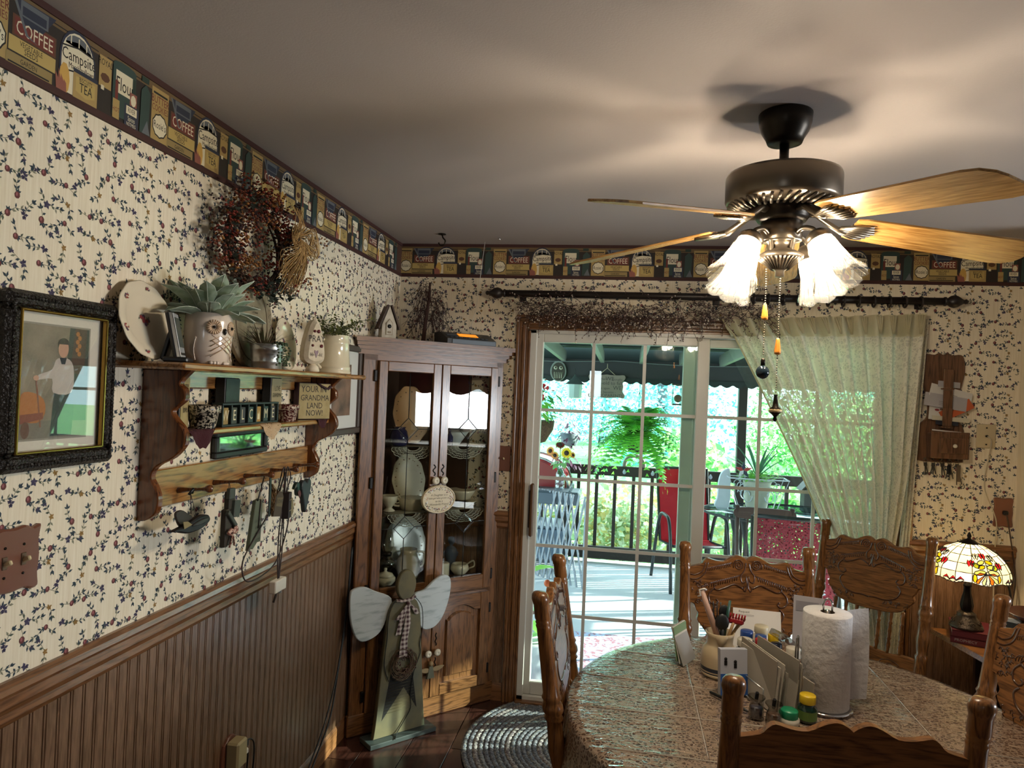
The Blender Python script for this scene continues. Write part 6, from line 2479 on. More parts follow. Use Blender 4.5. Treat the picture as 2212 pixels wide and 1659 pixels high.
def sheet(m, u0, u1, v0, v1, nu, nv):
    vs = [cpt(u0 + (u1 - u0) * i / nu, v0 + (v1 - v0) * j / nv) for j in range(nv + 1) for i in range(nu + 1)]
    fs = [(j * (nu + 1) + i, (j + 1) * (nu + 1) + i, (j + 1) * (nu + 1) + i + 1, j * (nu + 1) + i + 1) for j in range(nv) for i in range(nu)]
    return MB().add(vs, fs, m, True)


sheet(LACEW, 0, 1, .055, 1, 150, 60).build('lace_panel', cu)
sheet(HEAD, 0, 1, 0, .056, 150, 4).build('heading', cu)
f = MB()
for k in range(13):
    u = .17 + k * .067
    for d in (-.008, 0, .008):
        p, q = cpt(u, .004), cpt(u, .05)
        f.tube([(p[0] + d * 1.4, p[1] - .016, p[2]), (q[0] + d * .3, q[1] - .016, q[2])], [.006, .003], HEAD, 5)
f.build('pinch_pleats', cu)
f = MB()
f.tube([Vector(cpt(0, v)) + Vector((0, -.002, 0)) for v in [k / 40 for k in range(41)]], .004, HEAD, 5)
f.build('edge_hem', cu)
# strip of lace hanging at the right, against the wall
sd = MB()
nu, nv = 24, 40
vs = [(2.64 + .05 * i / nu - .09 * j / nv, -.03 + .014 * sin(2 * PI * 3 * i / nu) - .02 * (1 - i / nu), 2.085 - 1.95 * j / nv) for j in range(nv + 1) for i in range(nu + 1)]
sd.add(vs, [(j * (nu + 1) + i, (j + 1) * (nu + 1) + i, (j + 1) * (nu + 1) + i + 1, j * (nu + 1) + i + 1) for j in range(nv) for i in range(nu)], LACEW, True)
sd.build('return_edge', cu)

gar = thing('berry_garland', 'garland of brown twigs and pale pip berries draped over the rod', 'garland', (0, -.09, 2.15))
f, g = MB(), MB()
rr = random.Random(17)
PIP = [mat('pip_pale', '#c9baa6', .7), mat('pip_mauve', '#7d6058', .7), mat('pip_brown', '#4a332b', .7)]
TW2 = mat('garland_twig', '#352019', .85)
for k in range(560):
    u = rr.random()
    x = .68 + 1.28 * u
    c = -.035 - .05 * sin(PI * min(1, u * 1.15)) - .06 * max(0, u - .8) * 5 * .6
    z = c + rr.gauss(0, .028)
    y = rr.uniform(-.05, .03)
    a = rr.uniform(0, 2 * PI)
    dn = rr.random() < .35
    d = Vector((cos(a), rr.uniform(-.4, .3), sin(a) * .6 - (.8 if dn else 0))).normalized()
    L = rr.uniform(.05, .12)
    p = Vector((x, y, z))
    pts = [p, p + d * L * .5 + Vector((rr.uniform(-.012, .012), 0, rr.uniform(-.01, .01))), p + d * L + Vector((rr.uniform(-.02, .02), 0, -.012))]
    f.tube(pts, .0012, TW2, 3)
    for q in (.45, .7, .85, 1):
        c_ = pts[0].lerp(pts[2], q) + Vector((rr.uniform(-.008, .008), rr.uniform(-.006, .006), rr.uniform(-.008, .008)))
        c_.y = min(c_.y, .06)
        g.ball(c_, rr.uniform(.003, .0048), rr.choice(PIP), 4, rings=2)
f.build('twigs', gar, 'stuff')
g.build('pip_berries', gar, 'stuff')

# ================================================================== mail organizer, jack, outlet on the back wall
ORG = wood('organizer_oak', '#6a4a33', '#3f2818', 'z', .35, .9)
mo_ = thing('mail_organizer', 'oak wall letter holder with a drawer and key hooks', 'letter holder', (2.772, -.001, 1.40))
ol_ = [(-.092, .50), (-.098, .43), (-.08, .34), (-.066, .29), (-.064, .23), (-.072, .20), (-.10, .16), (-.103, .02), (-.085, -.005), (.085, -.005), (.103, .02), (.103, .15), (.075, .20), (.064, .23), (.066, .29), (.08, .34), (.098, .43), (.092, .50), (.075, .518), (.04, .515), (.02, .525), (0, .516), (-.02, .525), (-.04, .515), (-.075, .518)]
MB().prism(sp2(ol_, 3), -.014, 0, ORG, ch=.004).build('back_board', mo_)
MB().box((.02, -.040, .075), (.17, .055, .12), ORG, bev=.003).box((.02, -.062, .138), (.172, .008, .012), ORG, bev=.002).build('drawer_case', mo_)
dw = MB().box((.035, -.070, .078), (.128, .008, .075), ORG, bev=.004).build('drawer', mo_)
MB().lathe([(.004, 0), (.010, .006), (.008, .012), (.003, .013), (0, .012)], KNOB, 14, frame_z((.036, -.074, .078), (0, -1, 0))).build('knob', dw)
for z in (.40, .30, .215):
    MB().box((.01, -.048, z), (.042, .008, .09), ORG, bev=.002).box((.01, -.03, z - .05), (.05, .04, .008), ORG).build('letter_bracket', mo_)
for k in range(5):
    x = -.075 + k * .036
    MB().tube(spline([(x, -.012, .01), (x, -.03, .004), (x, -.034, .016)], 4), .0022, BRASS, 5).build('key_hook', mo_)
PAP = [mat('paper_white', '#c3bfb8', .8), mat('paper_lilac', '#9f9a9c', .8), mat('paper_orange', '#b2552c', .8), mat('paper_cream', '#bdb59e', .8), mat('paper_navy', '#23252e', .7)]


def letter(label, x, z, w, h, y, tilt, m, extra=None, lean=-8):
    t = thing('letter', label, 'letter', (2.772 + x, y, 1.40 + z))
    t.rotation_euler = (rad(lean), rad(tilt), 0)
    MB().box((0, 0, 0), (w, .0025, h), m).build('envelope', t)
    if extra:
        extra(t)


def lines(t):
    f = MB()
    for k in range(3):
        f.flat(rect(-.03, -.004 - .008 * k, .03 - .01 * k, -.002 - .008 * k), -.0016, mat('address_grey', '#6a6664', .8))
    f.build('address_print', t)


letter('small folded grey note at the top of the letter holder', .02, .372, .098, .028, -.032, 4, PAP[1])
letter('wide white envelope in the upper slot of the letter holder', .03, .325, .19, .06, -.030, 14, PAP[0], lines)
letter('greyish envelope in front in the upper slot of the letter holder', .005, .288, .19, .065, -.037, 8, PAP[1], lines)
letter('orange envelope sticking out of the middle slot of the letter holder', .055, .25, .15, .05, -.036, -28, PAP[2])
letter('white card with a red mark in the middle slot of the letter holder', -.02, .232, .09, .07, -.030, 6, PAP[0], lambda t: MB().flat(ell(-.01, .014, .011, .006, 10), -.0016, PRED).build('red_mark', t))
letter('long cream envelope in the lower slot of the letter holder', .03, .205, .165, .022, -.038, 3, PAP[3])
letter('dark navy booklet in the lower slot of the letter holder', .015, .188, .10, .026, -.034, 2, PAP[4])
letter('flat stack of papers lying on the drawer box of the letter holder', .012, .146, .13, .006, -.042, 4, PAP[0], lean=0)
KEYM = mat('key_steel', '#6f6a60', .3, .9)
for k, (dx, L) in enumerate(((-.075, .06), (-.04, .055), (0, .06), (.033, .075), (.066, .10))):
    t = thing('key_ring', ['keys on the leftmost hook of the letter holder', 'keys on the second hook of the letter holder', 'keys on the middle hook of the letter holder', 'dark car fob with keys on the fourth hook of the letter holder', 'long key strap on the rightmost hook of the letter holder'][k], 'keys', (2.772 + dx, -.034, 1.406))
    MB().tube([(.010 * cos(a), 0, -.008 + .010 * sin(a)) for a in [j * PI / 6 for j in range(12)]], .001, KEYM, 4, closed=True).build('ring', t)
    for q in range(2 + k % 2):
        M = Matrix.Translation((0, -.003 * q, -.016)) @ Matrix.Rotation(rad(-14 + 14 * q), 4, 'Y')
        MB(M).prism([(-.008, 0), (.008, 0), (.007, -.016), (.003, -.018), (.003, -L), (-.001, -L), (-.003, -.018), (-.007, -.016)], -.001, .001, KEYM).build('key', t)
    if k == 3:
        MB().box((-.004, -.008, -.045), (.02, .01, .045), BLACK, bev=.005).build('fob', t)
    if k == 4:
        MB().box((.006, -.008, -.06), (.016, .004, .08), mat('strap_brown', '#5a4a38', .7), bev=.001).build('strap', t)
PLI = mat('plate_ivory', '#b8a889', .45)
jk = thing('cable_jack', 'ivory cable wall plate with a wire running down', 'wall plate', (2.975, -.001, 1.53))
MB().box((0, -.004, 0), (.085, .008, .116), PLI, bev=.003).build('plate', jk)
for z in (-.04, .0, .04):
    MB().cyl((0, -.008, z), (0, -.012 if z else -.02, z), .0035 if z else .0055, BRASSD, 8).build('screw' if z else 'connector', jk)
MB().tube(spline([(0, -.02, 0), (.012, -.03, -.02), (.014, -.012, -.09), (.0, -.008, -.20), (.005, -.008, -.27), (.04, -.014, -.36), (.052, -.022, -.42), (.05, -.02, -.52), (.045, -.03, -.65), (.045, -.03, -.85)], 5), .0026, mat('coax_white', '#b3a893', .5), 6).build('wire', jk)
wo = thing('wall_outlet', 'reddish wooden outlet plate with a dark plug above the lamp', 'outlet', (3.062, -.001, 1.168))
MB().prism(sp2([(-.042, -.066), (-.02, -.070), (0, -.066), (.02, -.070), (.042, -.066), (.039, -.03), (.042, 0), (.039, .03), (.042, .066), (.02, .070), (0, .066), (-.02, .070), (-.042, .066), (-.039, .03), (-.042, 0), (-.039, -.03)], 3), -.010, 0, SWW, ch=.003).build('plate', wo)
MB().box((.004, -.018, .0), (.022, .018, .02), BLACK, bev=.004).build('plug', wo)
MB().tube(spline([(.004, -.026, -.005), (.012, -.03, -.05), (.03, -.025, -.14), (.045, -.025, -.24), (.04, -.05, -.34), (.02, -.06, -.45)], 5), .003, mat('brown_flex', '#3a2418', .5), 6).build('cord', wo)

ws = thing('light_switch', 'narrow wooden switch plate between the cabinet and the door casing', 'switch', (.622, -.001, 1.29))
MB().prism(sp2([(-.035, -.062), (0, -.066), (.035, -.062), (.032, 0), (.035, .062), (0, .066), (-.035, .062), (-.032, 0)], 3), -.010, 0, SWW, ch=.003).build('plate', ws)
MB().box((0, -.016, .0), (.008, .016, .010), TOG, rot=(rad(-25), 0, 0), bev=.002).build('toggle', ws)
# ================================================================== the covered deck and the garden
DZ = -.10
CARPET = mat('deck_carpet', '#a5a6b2', .95, col2='#dcdce4', scale=260, lo=.42, hi=.58)
dk_ = struct(MB().box((2.2, 1.98, DZ - .06), (9.6, 3.64, .12), CARPET).build('deck'))
struct(MB().box((8, 24, -1.0), (70, 42, .2), mat('lawn_grass', '#5c9a58', .95, col2='#7fbf6a', scale=4)).build('lawn'))
BR = mat('dark_brown_paint', '#2c2420', .6)
GRD = mat('beam_charcoal', '#2f3031', .7)
RAFT = mat('rafter_grey', '#777a74', .7)
ROOFM = mat('roof_teal', '#1c2a28', .8)
rl = thing('deck_railing', 'dark brown deck railing with square balusters', 'railing', (0, 3.72, DZ))
MB().box((2.0, 0, .955), (9.2, .045, .105), BR, bev=.006).build('top_rail', rl)
MB().box((2.0, -.02, .10), (9.2, .05, .13), BR, bev=.006).build('bottom_rail', rl)
first = None
x = -1.1
while x < 5.8:
    if first is None:
        first = MB().box((0, 0, .55), (.035, .035, .80), BR).build('baluster', rl)
        first.location.x = x
    else:
        like(first, rl, (x, 0, 0))
    x += .19
for x in (-1.9, 2.44, 6.3):
    MB().box((x, .06, 1.0), (.09, .09, 2.0), BR, bev=.006).build('post', rl)
MB().box((6.3, -1.8, .955), (.045, 3.5, .105), BR, bev=.006).build('top_rail', rl)  # unseen right-hand run, added so its balusters stripe the deck with shadow
for k in range(14):
    like(first, rl, (6.3, -.2 - k * .25, 0))
for k in range(8):
    x = .4 + k * .29
    MB().lathe([(.004, .03), (.012, .018), (.02, 0), (.012, -.018), (.0, -.022)], mat('lamp_globe', '#aeb6c8', .1), 10, Matrix.Translation((x, -.03, .95))).build('light_globe', rl)
pr_ = thing('porch_roof', 'porch roof of dark boards on grey rafters with a scalloped valance', 'roof', (0, 0, 2.0))
MB().box((2.2, 3.72, -.1), (9.6, .12, .22), GRD, bev=.004).build('beam', pr_)
MB().box((2.2, 3.79, .13), (9.6, .03, .26), ROOFM).build('fascia', pr_)
b_ = None
for k in range(20):
    y = 3.62 - k * .185
    if b_ is None:
        b_ = MB().box((2.2, 0, .145), (9.6, .165, .02), ROOFM).build('roof_board', pr_)
        b_.location.y = y
    else:
        like(b_, pr_, (0, y, .02 * k * .25))
r_ = None
for k in range(20):
    x = -1.4 + k * .4
    if r_ is None:
        r_ = MB().box((0, 1.86, .075), (.04, 3.66, .115), RAFT, rot=(rad(-1.2), 0, 0)).build('rafter', pr_)
        r_.location.x = x
    else:
        like(r_, pr_, (x, 0, 0))
for k in range(3):
    MB().box((2.2, 3.4 - k * .7, .125), (9.6, .04, .02), mat('purlin_green', '#5c7060', .7)).build('purlin', pr_)
sc = MB()
pts = [(-2.6, -.17)]
k = 0
while -2.6 + k * .12 < 7:
    x = -2.6 + k * .12
    pts += [(x + .12 * j / 6, -.205 - .03 * sin(PI * j / 6)) for j in range(6)]
    k += 1
pts += [(-2.6 + k * .12, -.17)]
sc.prism(pts, 3.65, 3.658, mat('valance_charcoal', '#232b2a', .8))
sc.build('valance', pr_)
MB().tube([(-2 + .08 * j, 3.60, .0 - .025 * abs(sin(j * .16)) ) for j in range(90)], .005, mat('string_light_wire', '#6c7270', .6), 4).build('light_string', pr_)
owp = thing('owl_plaque', 'oval owl plaque hanging on the porch beam', 'plaque', (.545, 3.64, 1.875))
MB().prism(ell(0, 0, .085, .11, 24), -.012, 0, mat('owl_rim', '#7b7f76', .7), ch=.004).prism(ell(0, -.005, .07, .095, 20), -.018, -.01, mat('owl_dark', '#3a3328', .7), ch=.004).build('plaque_body', owp)
f = MB()
for sx in (-1, 1):
    f.cyl((sx * .028, -.018, .035), (sx * .028, -.024, .035), .02, mat('owl_pale', '#a8a48c', .6), 12).cyl((sx * .028, -.024, .035), (sx * .028, -.026, .035), .009, BLACK, 8)
for k in range(5):
    f.tube([(-.04 + k * .02, -.019, -.01), (-.036 + k * .018, -.019, -.075)], .005, mat('owl_pale', '#a8a48c', .6), 4)
f.build('owl_features', owp)
sg = thing('hanging_sign', 'scalloped beige grandparents sign hanging by a cord from the porch beam', 'sign', (1.055, 3.62, 1.735))
pl = sp2([(-.19, .09), (-.175, .12), (-.12, .118), (-.04, .118), (0, .124), (.04, .118), (.12, .118), (.175, .12), (.19, .09), (.165, .05), (.17, 0), (.165, -.05), (.19, -.09), (.175, -.12), (.12, -.112), (0, -.122), (-.12, -.112), (-.175, -.12), (-.19, -.09), (-.165, -.05), (-.17, 0), (-.165, .05)], 3)
MB().prism(pl, -.008, .008, mat('sign_taupe', '#8f7f72', .7), ch=.002).build('board', sg)
f = MB()
for s, x, z, h in (('Just when', -.075, .075, .036), ('WE', .03, .078, .058), ('thought', .105, .074, .034), ("we're too", -.09, .03, .03), ('old to fall', .06, .033, .052), ('in love again', -.05, -.02, .034), ('WE', .11, -.015, .058), ('- become -', .02, -.06, .034), ('GRANDPARENTS', 0, -.096, .044)):
    f.txt(s, x, z, h, mat('sign_ink', '#4b4440', .7), y=-.0086)
f.build('lettering', sg)
MB().tube([(-.085, 0, .115), (0, 0, .19), (.085, 0, .115)], .004, mat('sign_cord', '#b9a98a', .8), 4).tube([(0, 0, .19), (0, 0, .235)], .004, mat('sign_cord', '#b9a98a', .8), 4).build('cord', sg)

FG = leafmat('fern_green', '#4f9a38', '#7ccc4c', 20, .45)
FD = leafmat('fern_dark', '#3f7d46', '#559a58', 20, .4)
fe = thing('hanging_fern', 'large green fern spilling from a hanging basket on the porch', 'fern', (1.385, 3.2, 1.27))
MB().lathe([(.06, -.17), (.09, -.16), (.11, -.02), (.115, 0), (.10, -.01), (0, -.03)], mat('basket_dark', '#1a1d1a', .7), 16).build('pot', fe)
MB().tube([(-.1, 0, 0), (0, 0, .42)], .003, BLACK, 4).tube([(.1, 0, 0), (0, 0, .42)], .003, BLACK, 4).tube([(0, .1, 0), (0, 0, .42), (0, 0, .55)], .003, BLACK, 4).build('hanger', fe)
rr = random.Random(41)
f = MB()
for k in range(150):
    a = rr.uniform(0, 2 * PI)
    el = rr.uniform(-.1, 1.2)
    L = rr.uniform(.48, .68)
    m = FG if rr.random() < .7 else FD
    h = Vector((cos(a), sin(a), 0))
    P = []
    for j in range(15):
        t = j / 14
        P.append(h * (L * t * cos(el) * (1 - .12 * t)) + Vector((0, 0, .0 + L * t * sin(el) * 1.0 - (.62 - .2 * sin(el)) * L * t * t * 1.15)))
    sd = h.cross(Vector((0, 0, 1)))
    for j in range(1, 15):
        w = .075 * sin(PI * min(1, (j / 14) * .85 + .15))
        d = (P[j] - P[j - 1]).normalized()
        for s in (-1, 1):
            q = P[j]
            e = q + sd * (s * w) + d * .012 + Vector((0, 0, -.006))
            f.add([q - d * .015, q + d * .015, e + d * .003, e - d * .003], [(0, 1, 2, 3)], m)
f.build('fronds', fe, 'stuff')

# grill, bottle of sunflowers, expanding gate
gr = thing('gas_grill', 'gas grill with a red domed lid and grey side shelf', 'grill', (.33, 3.42, DZ))
REDP = mat('red_enamel', '#7d1620', .2, coat=.5)
GREY = mat('grill_grey', '#4a5360', .45)
M = Matrix.Rotation(PI / 2, 4, 'Z') @ Matrix.Rotation(PI / 2, 4, 'X')
MB(Matrix.Translation((0, 0, .80))).prism([(.40 * cos(t), .31 * sin(t)) for t in [PI * k / 14 for k in range(15)]], -.24, .24, REDP, ch=.03).build('lid', gr)
MB().box((0, 0, .77), (.86, .52, .09), BLACK, bev=.02).build('firebox', gr)
for s in (-1, 1):
    MB(Matrix.Translation((0, 0, .80))).tube([(.405 * cos(t), s * -.245, .315 * sin(t)) for t in [PI * k / 14 for k in range(15)]], .012, ZINC, 6).build('lid_trim', gr)
MB().box((.32, -.38, .80), (.42, .34, .04), GREY, bev=.015).box((.32, -.55, .755), (.42, .02, .11), GREY, bev=.008).build('side_shelf', gr)
for k in range(6):
    MB().box((.46, -.5 + k * .05, .79), (.09, .012, .05), GREY, rot=(0, rad(30), 0)).build('vent_fin', gr)
MB().box((0, 0, .42), (.8, .48, .02), GREY).box((0, 0, .25), (.76, .45, .30), mat('grill_cabinet', '#59677a', .5), bev=.01).build('cabinet', gr)
for sx in (-1, 1):
    for sy in (-1, 1):
        MB().box((sx * .38, sy * .2, .36), (.04, .04, .72), BLACK).build('leg', gr)
va = thing('flower_bottle', 'clear bottle of sunflowers standing on the grill shelf', 'vase', (.665, 2.98, .7205))
MB().lathe([(.04, 0), (.046, .006), (.046, .05), (.042, .055), (.046, .06), (.046, .10), (.042, .105), (.046, .11), (.045, .15), (.028, .19), (.018, .20), (.018, .215)], glass('bottle_glass', '#dfe8ee', .16), 18, cap=False).build('bottle', va)
PET = {'y': leafmat('sunflower_yellow', '#d9a01e', '#e8b830', 30, .3), 'r': leafmat('zinnia_red', '#8f2a22', '#6d1b1a', 30, .2), 'o': leafmat('rust_orange', '#b5642a', '#c9823c', 30, .3)}
for c, d, s, k in (((.055, -.03, .36), (.2, -1, .2), .05, 'y'), ((-.01, .0, .43), (.1, -.6, .8), .045, 'r'), ((-.10, -.02, .37), (-.5, -1, .3), .042, 'o'), ((-.055, -.02, .33), (-.2, -1, 0), .036, 'o'), ((.115, .0, .34), (.8, -.7, .2), .03, 'o')):
    f = MB()
    T = frame_z(c, d)
    for q in range(18):
        a = q * 2 * PI / 18
        f.leaf(T @ Vector((.4 * s * cos(a), .4 * s * sin(a), 0)), T.to_3x3() @ Vector((cos(a), sin(a), .2)), s * .75, s * .34, PET[k], up=T.to_3x3() @ Vector((0, 0, 1)), n=2)
    f.ball(c, s * .5, mat('seed_brown', '#2f1c10', .8), 10, sc=(1, .8, 1))
    f.build('flower_head', va)
    MB().tube([(0, 0, .12), Vector(c) * .6 + Vector((0, 0, .09)), c], .004, FD, 4).build('stem', va)
f = MB()
SF = leafmat('sunflower_leaf', '#6fa05a', '#8fc27a', 20, .4)
for a, z, L in ((3.6, .27, .10), (4.2, .25, .12), (5.2, .26, .11), (5.8, .3, .1), (.3, .33, .09), (3.0, .33, .08)):
    f.leaf((0, 0, z), (cos(a), sin(a), .1), L, .075, SF, bend=.5, n=3)
f.build('leaves', va)
ga = thing('expanding_gate', 'grey wooden expanding lattice gate standing on the deck', 'gate', (.40, 3.02, DZ), rad(-37))
SLW = mat('gate_grey', '#7b7e88', .6)
s1 = None
for k in range(9):
    for d in (-1, 1):
        xx = .0 + k * .072
        o = MB().box((0, 0, 0), (.022, .008, .86), SLW, bev=.002).build('slat', ga) if s1 is None else like(s1, ga)
        s1 = s1 or o
        o.location = (xx, .006 * d, .41)
        o.rotation_euler = (0, rad(-13 * d), 0)
MB().box((.68, 0, .40), (.022, .022, .76), SLW, bev=.002).build('end_post', ga)


def sling_chair(label, x, y, rz, mesh):
    t = thing('patio_chair', label, 'chair', (x, y, DZ), rz)
    FR = mat('chair_charcoal', '#23282c', .4)
    for sx in (-1, 1):
        X = sx * .27
        MB().tube(spline([(X, -.32, 0), (X, -.27, .40), (X, -.20, .62), (X, -.10, .66), (X, .06, .64), (X, .16, .45), (X, .30, 0)], 5), .016, FR, 8).build('arm_frame', t)
        MB().tube([(sx * .24, -.26, .41), (sx * .24, .15, .38), (sx * .25, .30, 1.06)], .013, FR, 8).build('side_rail', t)
    MB().tube([(-.25, .30, 1.06), (.25, .30, 1.06)], .013, FR, 8).build('top_rail', t)
    MB().tube([(-.24, -.26, .41), (.24, -.26, .41)], .013, FR, 8).build('front_rail', t)
    P = spline([(0, -.27, .415), (0, -.05, .385), (0, .12, .39), (0, .165, .45), (0, .30, 1.06)], 6)
    vs = []
    for p in P:
        vs += [(-.235, p.y, p.z), (.235, p.y, p.z), (-.235, p.y + .004, p.z - .006), (.235, p.y + .004, p.z - .006)]
    fs = []
    for i in range(len(P) - 1):
        a = i * 4
        fs += [(a, a + 1, a + 5, a + 4), (a + 2, a + 6, a + 7, a + 3), (a, a + 4, a + 6, a + 2), (a + 1, a + 3, a + 7, a + 5)]
    MB().add(vs, fs, mesh, False).build('sling', t)
    return t


RSL = leafmat('red_sling', '#d12a3e', '#b02034', 3, .4)
RSM = lace('red_mesh', '#8f2a3c', None, 60, .8, .20, .78)
sling_chair('red sling patio chair with black arms by the deck railing', 1.90, 3.08, rad(14), RSL)
sling_chair('red mesh patio chair with its back to the glass door', 2.33, .98, rad(172), RSM)
ta = thing('patio_table', 'oval glass patio table on the deck', 'table', (2.65, 2.45, DZ))
MB().lathe([(.62, .80), (.635, .805), (.635, .815), (.62, .82)], GRD, 36, Matrix.Diagonal((1.15, .9, 1, 1)), cap=False).build('rim', ta)
MB().lathe([(.0, .808), (.622, .808), (.622, .814), (0, .814)], glass('table_glass', '#c8d8dc', .12), 36, Matrix.Diagonal((1.15, .9, 1, 1))).build('glass_top', ta)
for a in (.7, 2.4, 3.9, 5.5):
    MB().tube([(.6 * cos(a), .46 * sin(a), .80), (.5 * cos(a), .38 * sin(a), .4), (.62 * cos(a), .48 * sin(a), 0)], .018, GRD, 6).build('leg', ta)
wc = thing('wooden_chair', 'dark wooden spindle back chair at the patio table', 'chair', (2.33, 1.93, DZ), rad(178))
WDK = mat('worn_dark_wood', '#40302c', .6)
MB().prism(sp2([(-.2, .86), (0, .85), (.2, .86), (.205, .93), (0, .94), (-.205, .93)], 4), .06, .085, WDK, ch=.004).build('crest_rail', wc)
for x in (-.19, .19):
    MB().tube([(x, .03, 0), (x * .95, 0, .45), (x * 1.05, .075, .95)], .018, WDK, 8).build('post', wc)
for k in range(5):
    MB().tube([(-.12 + k * .06, .01, .47), (-.12 + k * .06, .07, .87)], .008, WDK, 6).build('spindle', wc)
MB().box((0, -.18, .455), (.42, .40, .035), WDK, bev=.01).build('seat', wc)
for x in (-.17, .17):
    MB().tube([(x, -.34, 0), (x, -.33, .44)], .017, WDK, 8).build('leg', wc)

WHW = mat('white_wire', '#c5cad6', .4)
pn = thing('wire_planter', 'white scrolled wire planter with a spike plant on the glass table', 'planter', (2.39, 2.55, .7205))
q = 4
for sy in (-1, 1):
    f = MB()
    f.tube([(-.15, sy * .07, .005), (.15, sy * .07, .005), (.24, sy * .10, .27), (-.24, sy * .10, .27)], .006, WHW, 6, closed=True)
    for sx in (-1, 1):
        f.tube([(sx * (.09 + .055 * cos(t) * (1 - t / 14)), sy * .085, .13 + .085 * sin(t) * (1 - t / 14)) for t in [k * .45 for k in range(22)]], .0045, WHW, 5)
        f.tube([(sx * (.15 + .03 * cos(t)), sy * .088, .20 + .04 * sin(t)) for t in [k * .6 for k in range(11)]], .004, WHW, 5)
    f.build('scroll_side', pn)
MB().tube([(-.24, -.10, .27), (-.24, .10, .27)], .006, WHW, 6).tube([(.24, -.10, .27), (.24, .10, .27)], .006, WHW, 6).build('rim_wire', pn)
MB().lathe([(.08, .02), (.09, .03), (.115, .23), (.12, .25), (0, .24)], mat('inner_pot', '#a9a89a', .6), 18).build('pot', pn)
f = MB()
GL = leafmat('bright_leaf', '#6fae4a', '#93cf5c', 20, .4)
for k in range(200):
    a, r = rr.uniform(0, 2 * PI), rr.uniform(0, .19)
    f.leaf((r * cos(a), .55 * r * sin(a), .25 + rr.uniform(0, .07)), (cos(a), sin(a), rr.uniform(-.2, .8)), rr.uniform(.03, .05), .03, GL, n=2)
f.build('low_foliage', pn, 'stuff')
SP = leafmat('spike_leaf', '#4e7f58', '#38614a', 10, .3)
for k in range(15):
    a, el = k * 2.4, .55 + .08 * (k % 9)
    MB().leaf((0, 0, .27), (cos(a) * cos(el), sin(a) * cos(el) * .7, sin(el)), .36 + .03 * (k % 3), .022, SP, bend=.22, n=5).build('spike_leaf', pn)
pw = thing('pinwheel', 'red white and blue star pinwheel stuck in the wire planter', 'pinwheel', (2.26, 2.46, 1.0))
for k in range(5):
    a = PI / 2 + k * 2 * PI / 5
    MB().prism([(0, 0), (.03 * cos(a - .6), .03 * sin(a - .6)), (.075 * cos(a), .075 * sin(a)), (.03 * cos(a + .6), .03 * sin(a + .6))], -.004, 0, mat('pinwheel_%d' % (k % 3), ('#22304f', '#a8343c', '#c9ccd2')[k % 3], .4), M=Matrix.Translation((0, 0, .06))).build('vane', pw)
MB().tube([(0, .003, .06), (.02, .01, -.02)], .003, WHW, 4).build('stick', pw)
wp = thing('garden_ornament', 'curved white painted garden ornament standing on the glass table', 'ornament', (2.12, 2.62, .7205))
wp.scale = (.72, 1, .72)
MB().prism(sp2([(-.09, 0), (.075, 0), (.075, .42), (.03, .45), (-.03, .40), (-.06, .28), (-.065, .12)], 4), -.02, .02, mat('white_paint', '#cfd4e0', .5), ch=.006).build('ornament_body', wp)
for i, (x, y) in enumerate(((1.93, 3.35), (3.02, 3.3))):
    hb_ = thing('birdhouse', ('dark gabled birdhouse left of the white garden ornament', 'dark gabled birdhouse right of the wire planter')[i], 'birdhouse', (x, y, DZ))
    MB().box((0, 0, .36), (.05, .05, .72), BR).build('stake', hb_)
    MB().prism([(-.08, .72), (.08, .72), (.08, .93), (0, 1.03), (-.08, .93)], -.08, .08, GRD, ch=.005).build('house', hb_)
    for sx in (-1, 1):
        MB().box((sx * .06, 0, .985), (.16, .2, .012), BR, rot=(0, rad(sx * 50), 0)).build('roof', hb_)
ln = thing('lantern', 'pale garden lantern with a pointed dark roof hanging on the porch', 'lantern', (.745, 3.35, 1.60))
MB().lathe([(.02, 0), (.07, .005), (.075, .14), (0, .145)], mat('lantern_frost', '#bcd3cf', .4), 8, smooth=False).build('body', ln)
MB().lathe([(.10, .14), (.04, .19), (.012, .225), (.006, .24), (0, .24)], mat('lantern_roof', '#3c4a48', .6), 8, smooth=False).build('roof', ln)
MB().tube([(0, 0, .24), (0, 0, .30)], .003, BLACK, 4).build('hook', ln)
cg_ = thing('bird_cage', 'small dark wire bird cage hanging at the right of the porch', 'bird cage', (1.80, 3.5, 1.58))
MB().box((0, 0, 0), (.17, .14, .015), BR).box((0, 0, .20), (.18, .15, .015), BR).ball((-.03, 0, .06), .04, mat('nest', '#6b5844', .9), 8).build('floor_and_lid', cg_)
for x in (-.08, 0, .08):
    for y in (-.065, .065):
        MB().tube([(x, y, 0), (x, y, .2)], .004, BR, 4).build('bar', cg_)
MB().tube([(0, 0, .2), (0, 0, .32)], .003, BR, 4).build('hanger', cg_)
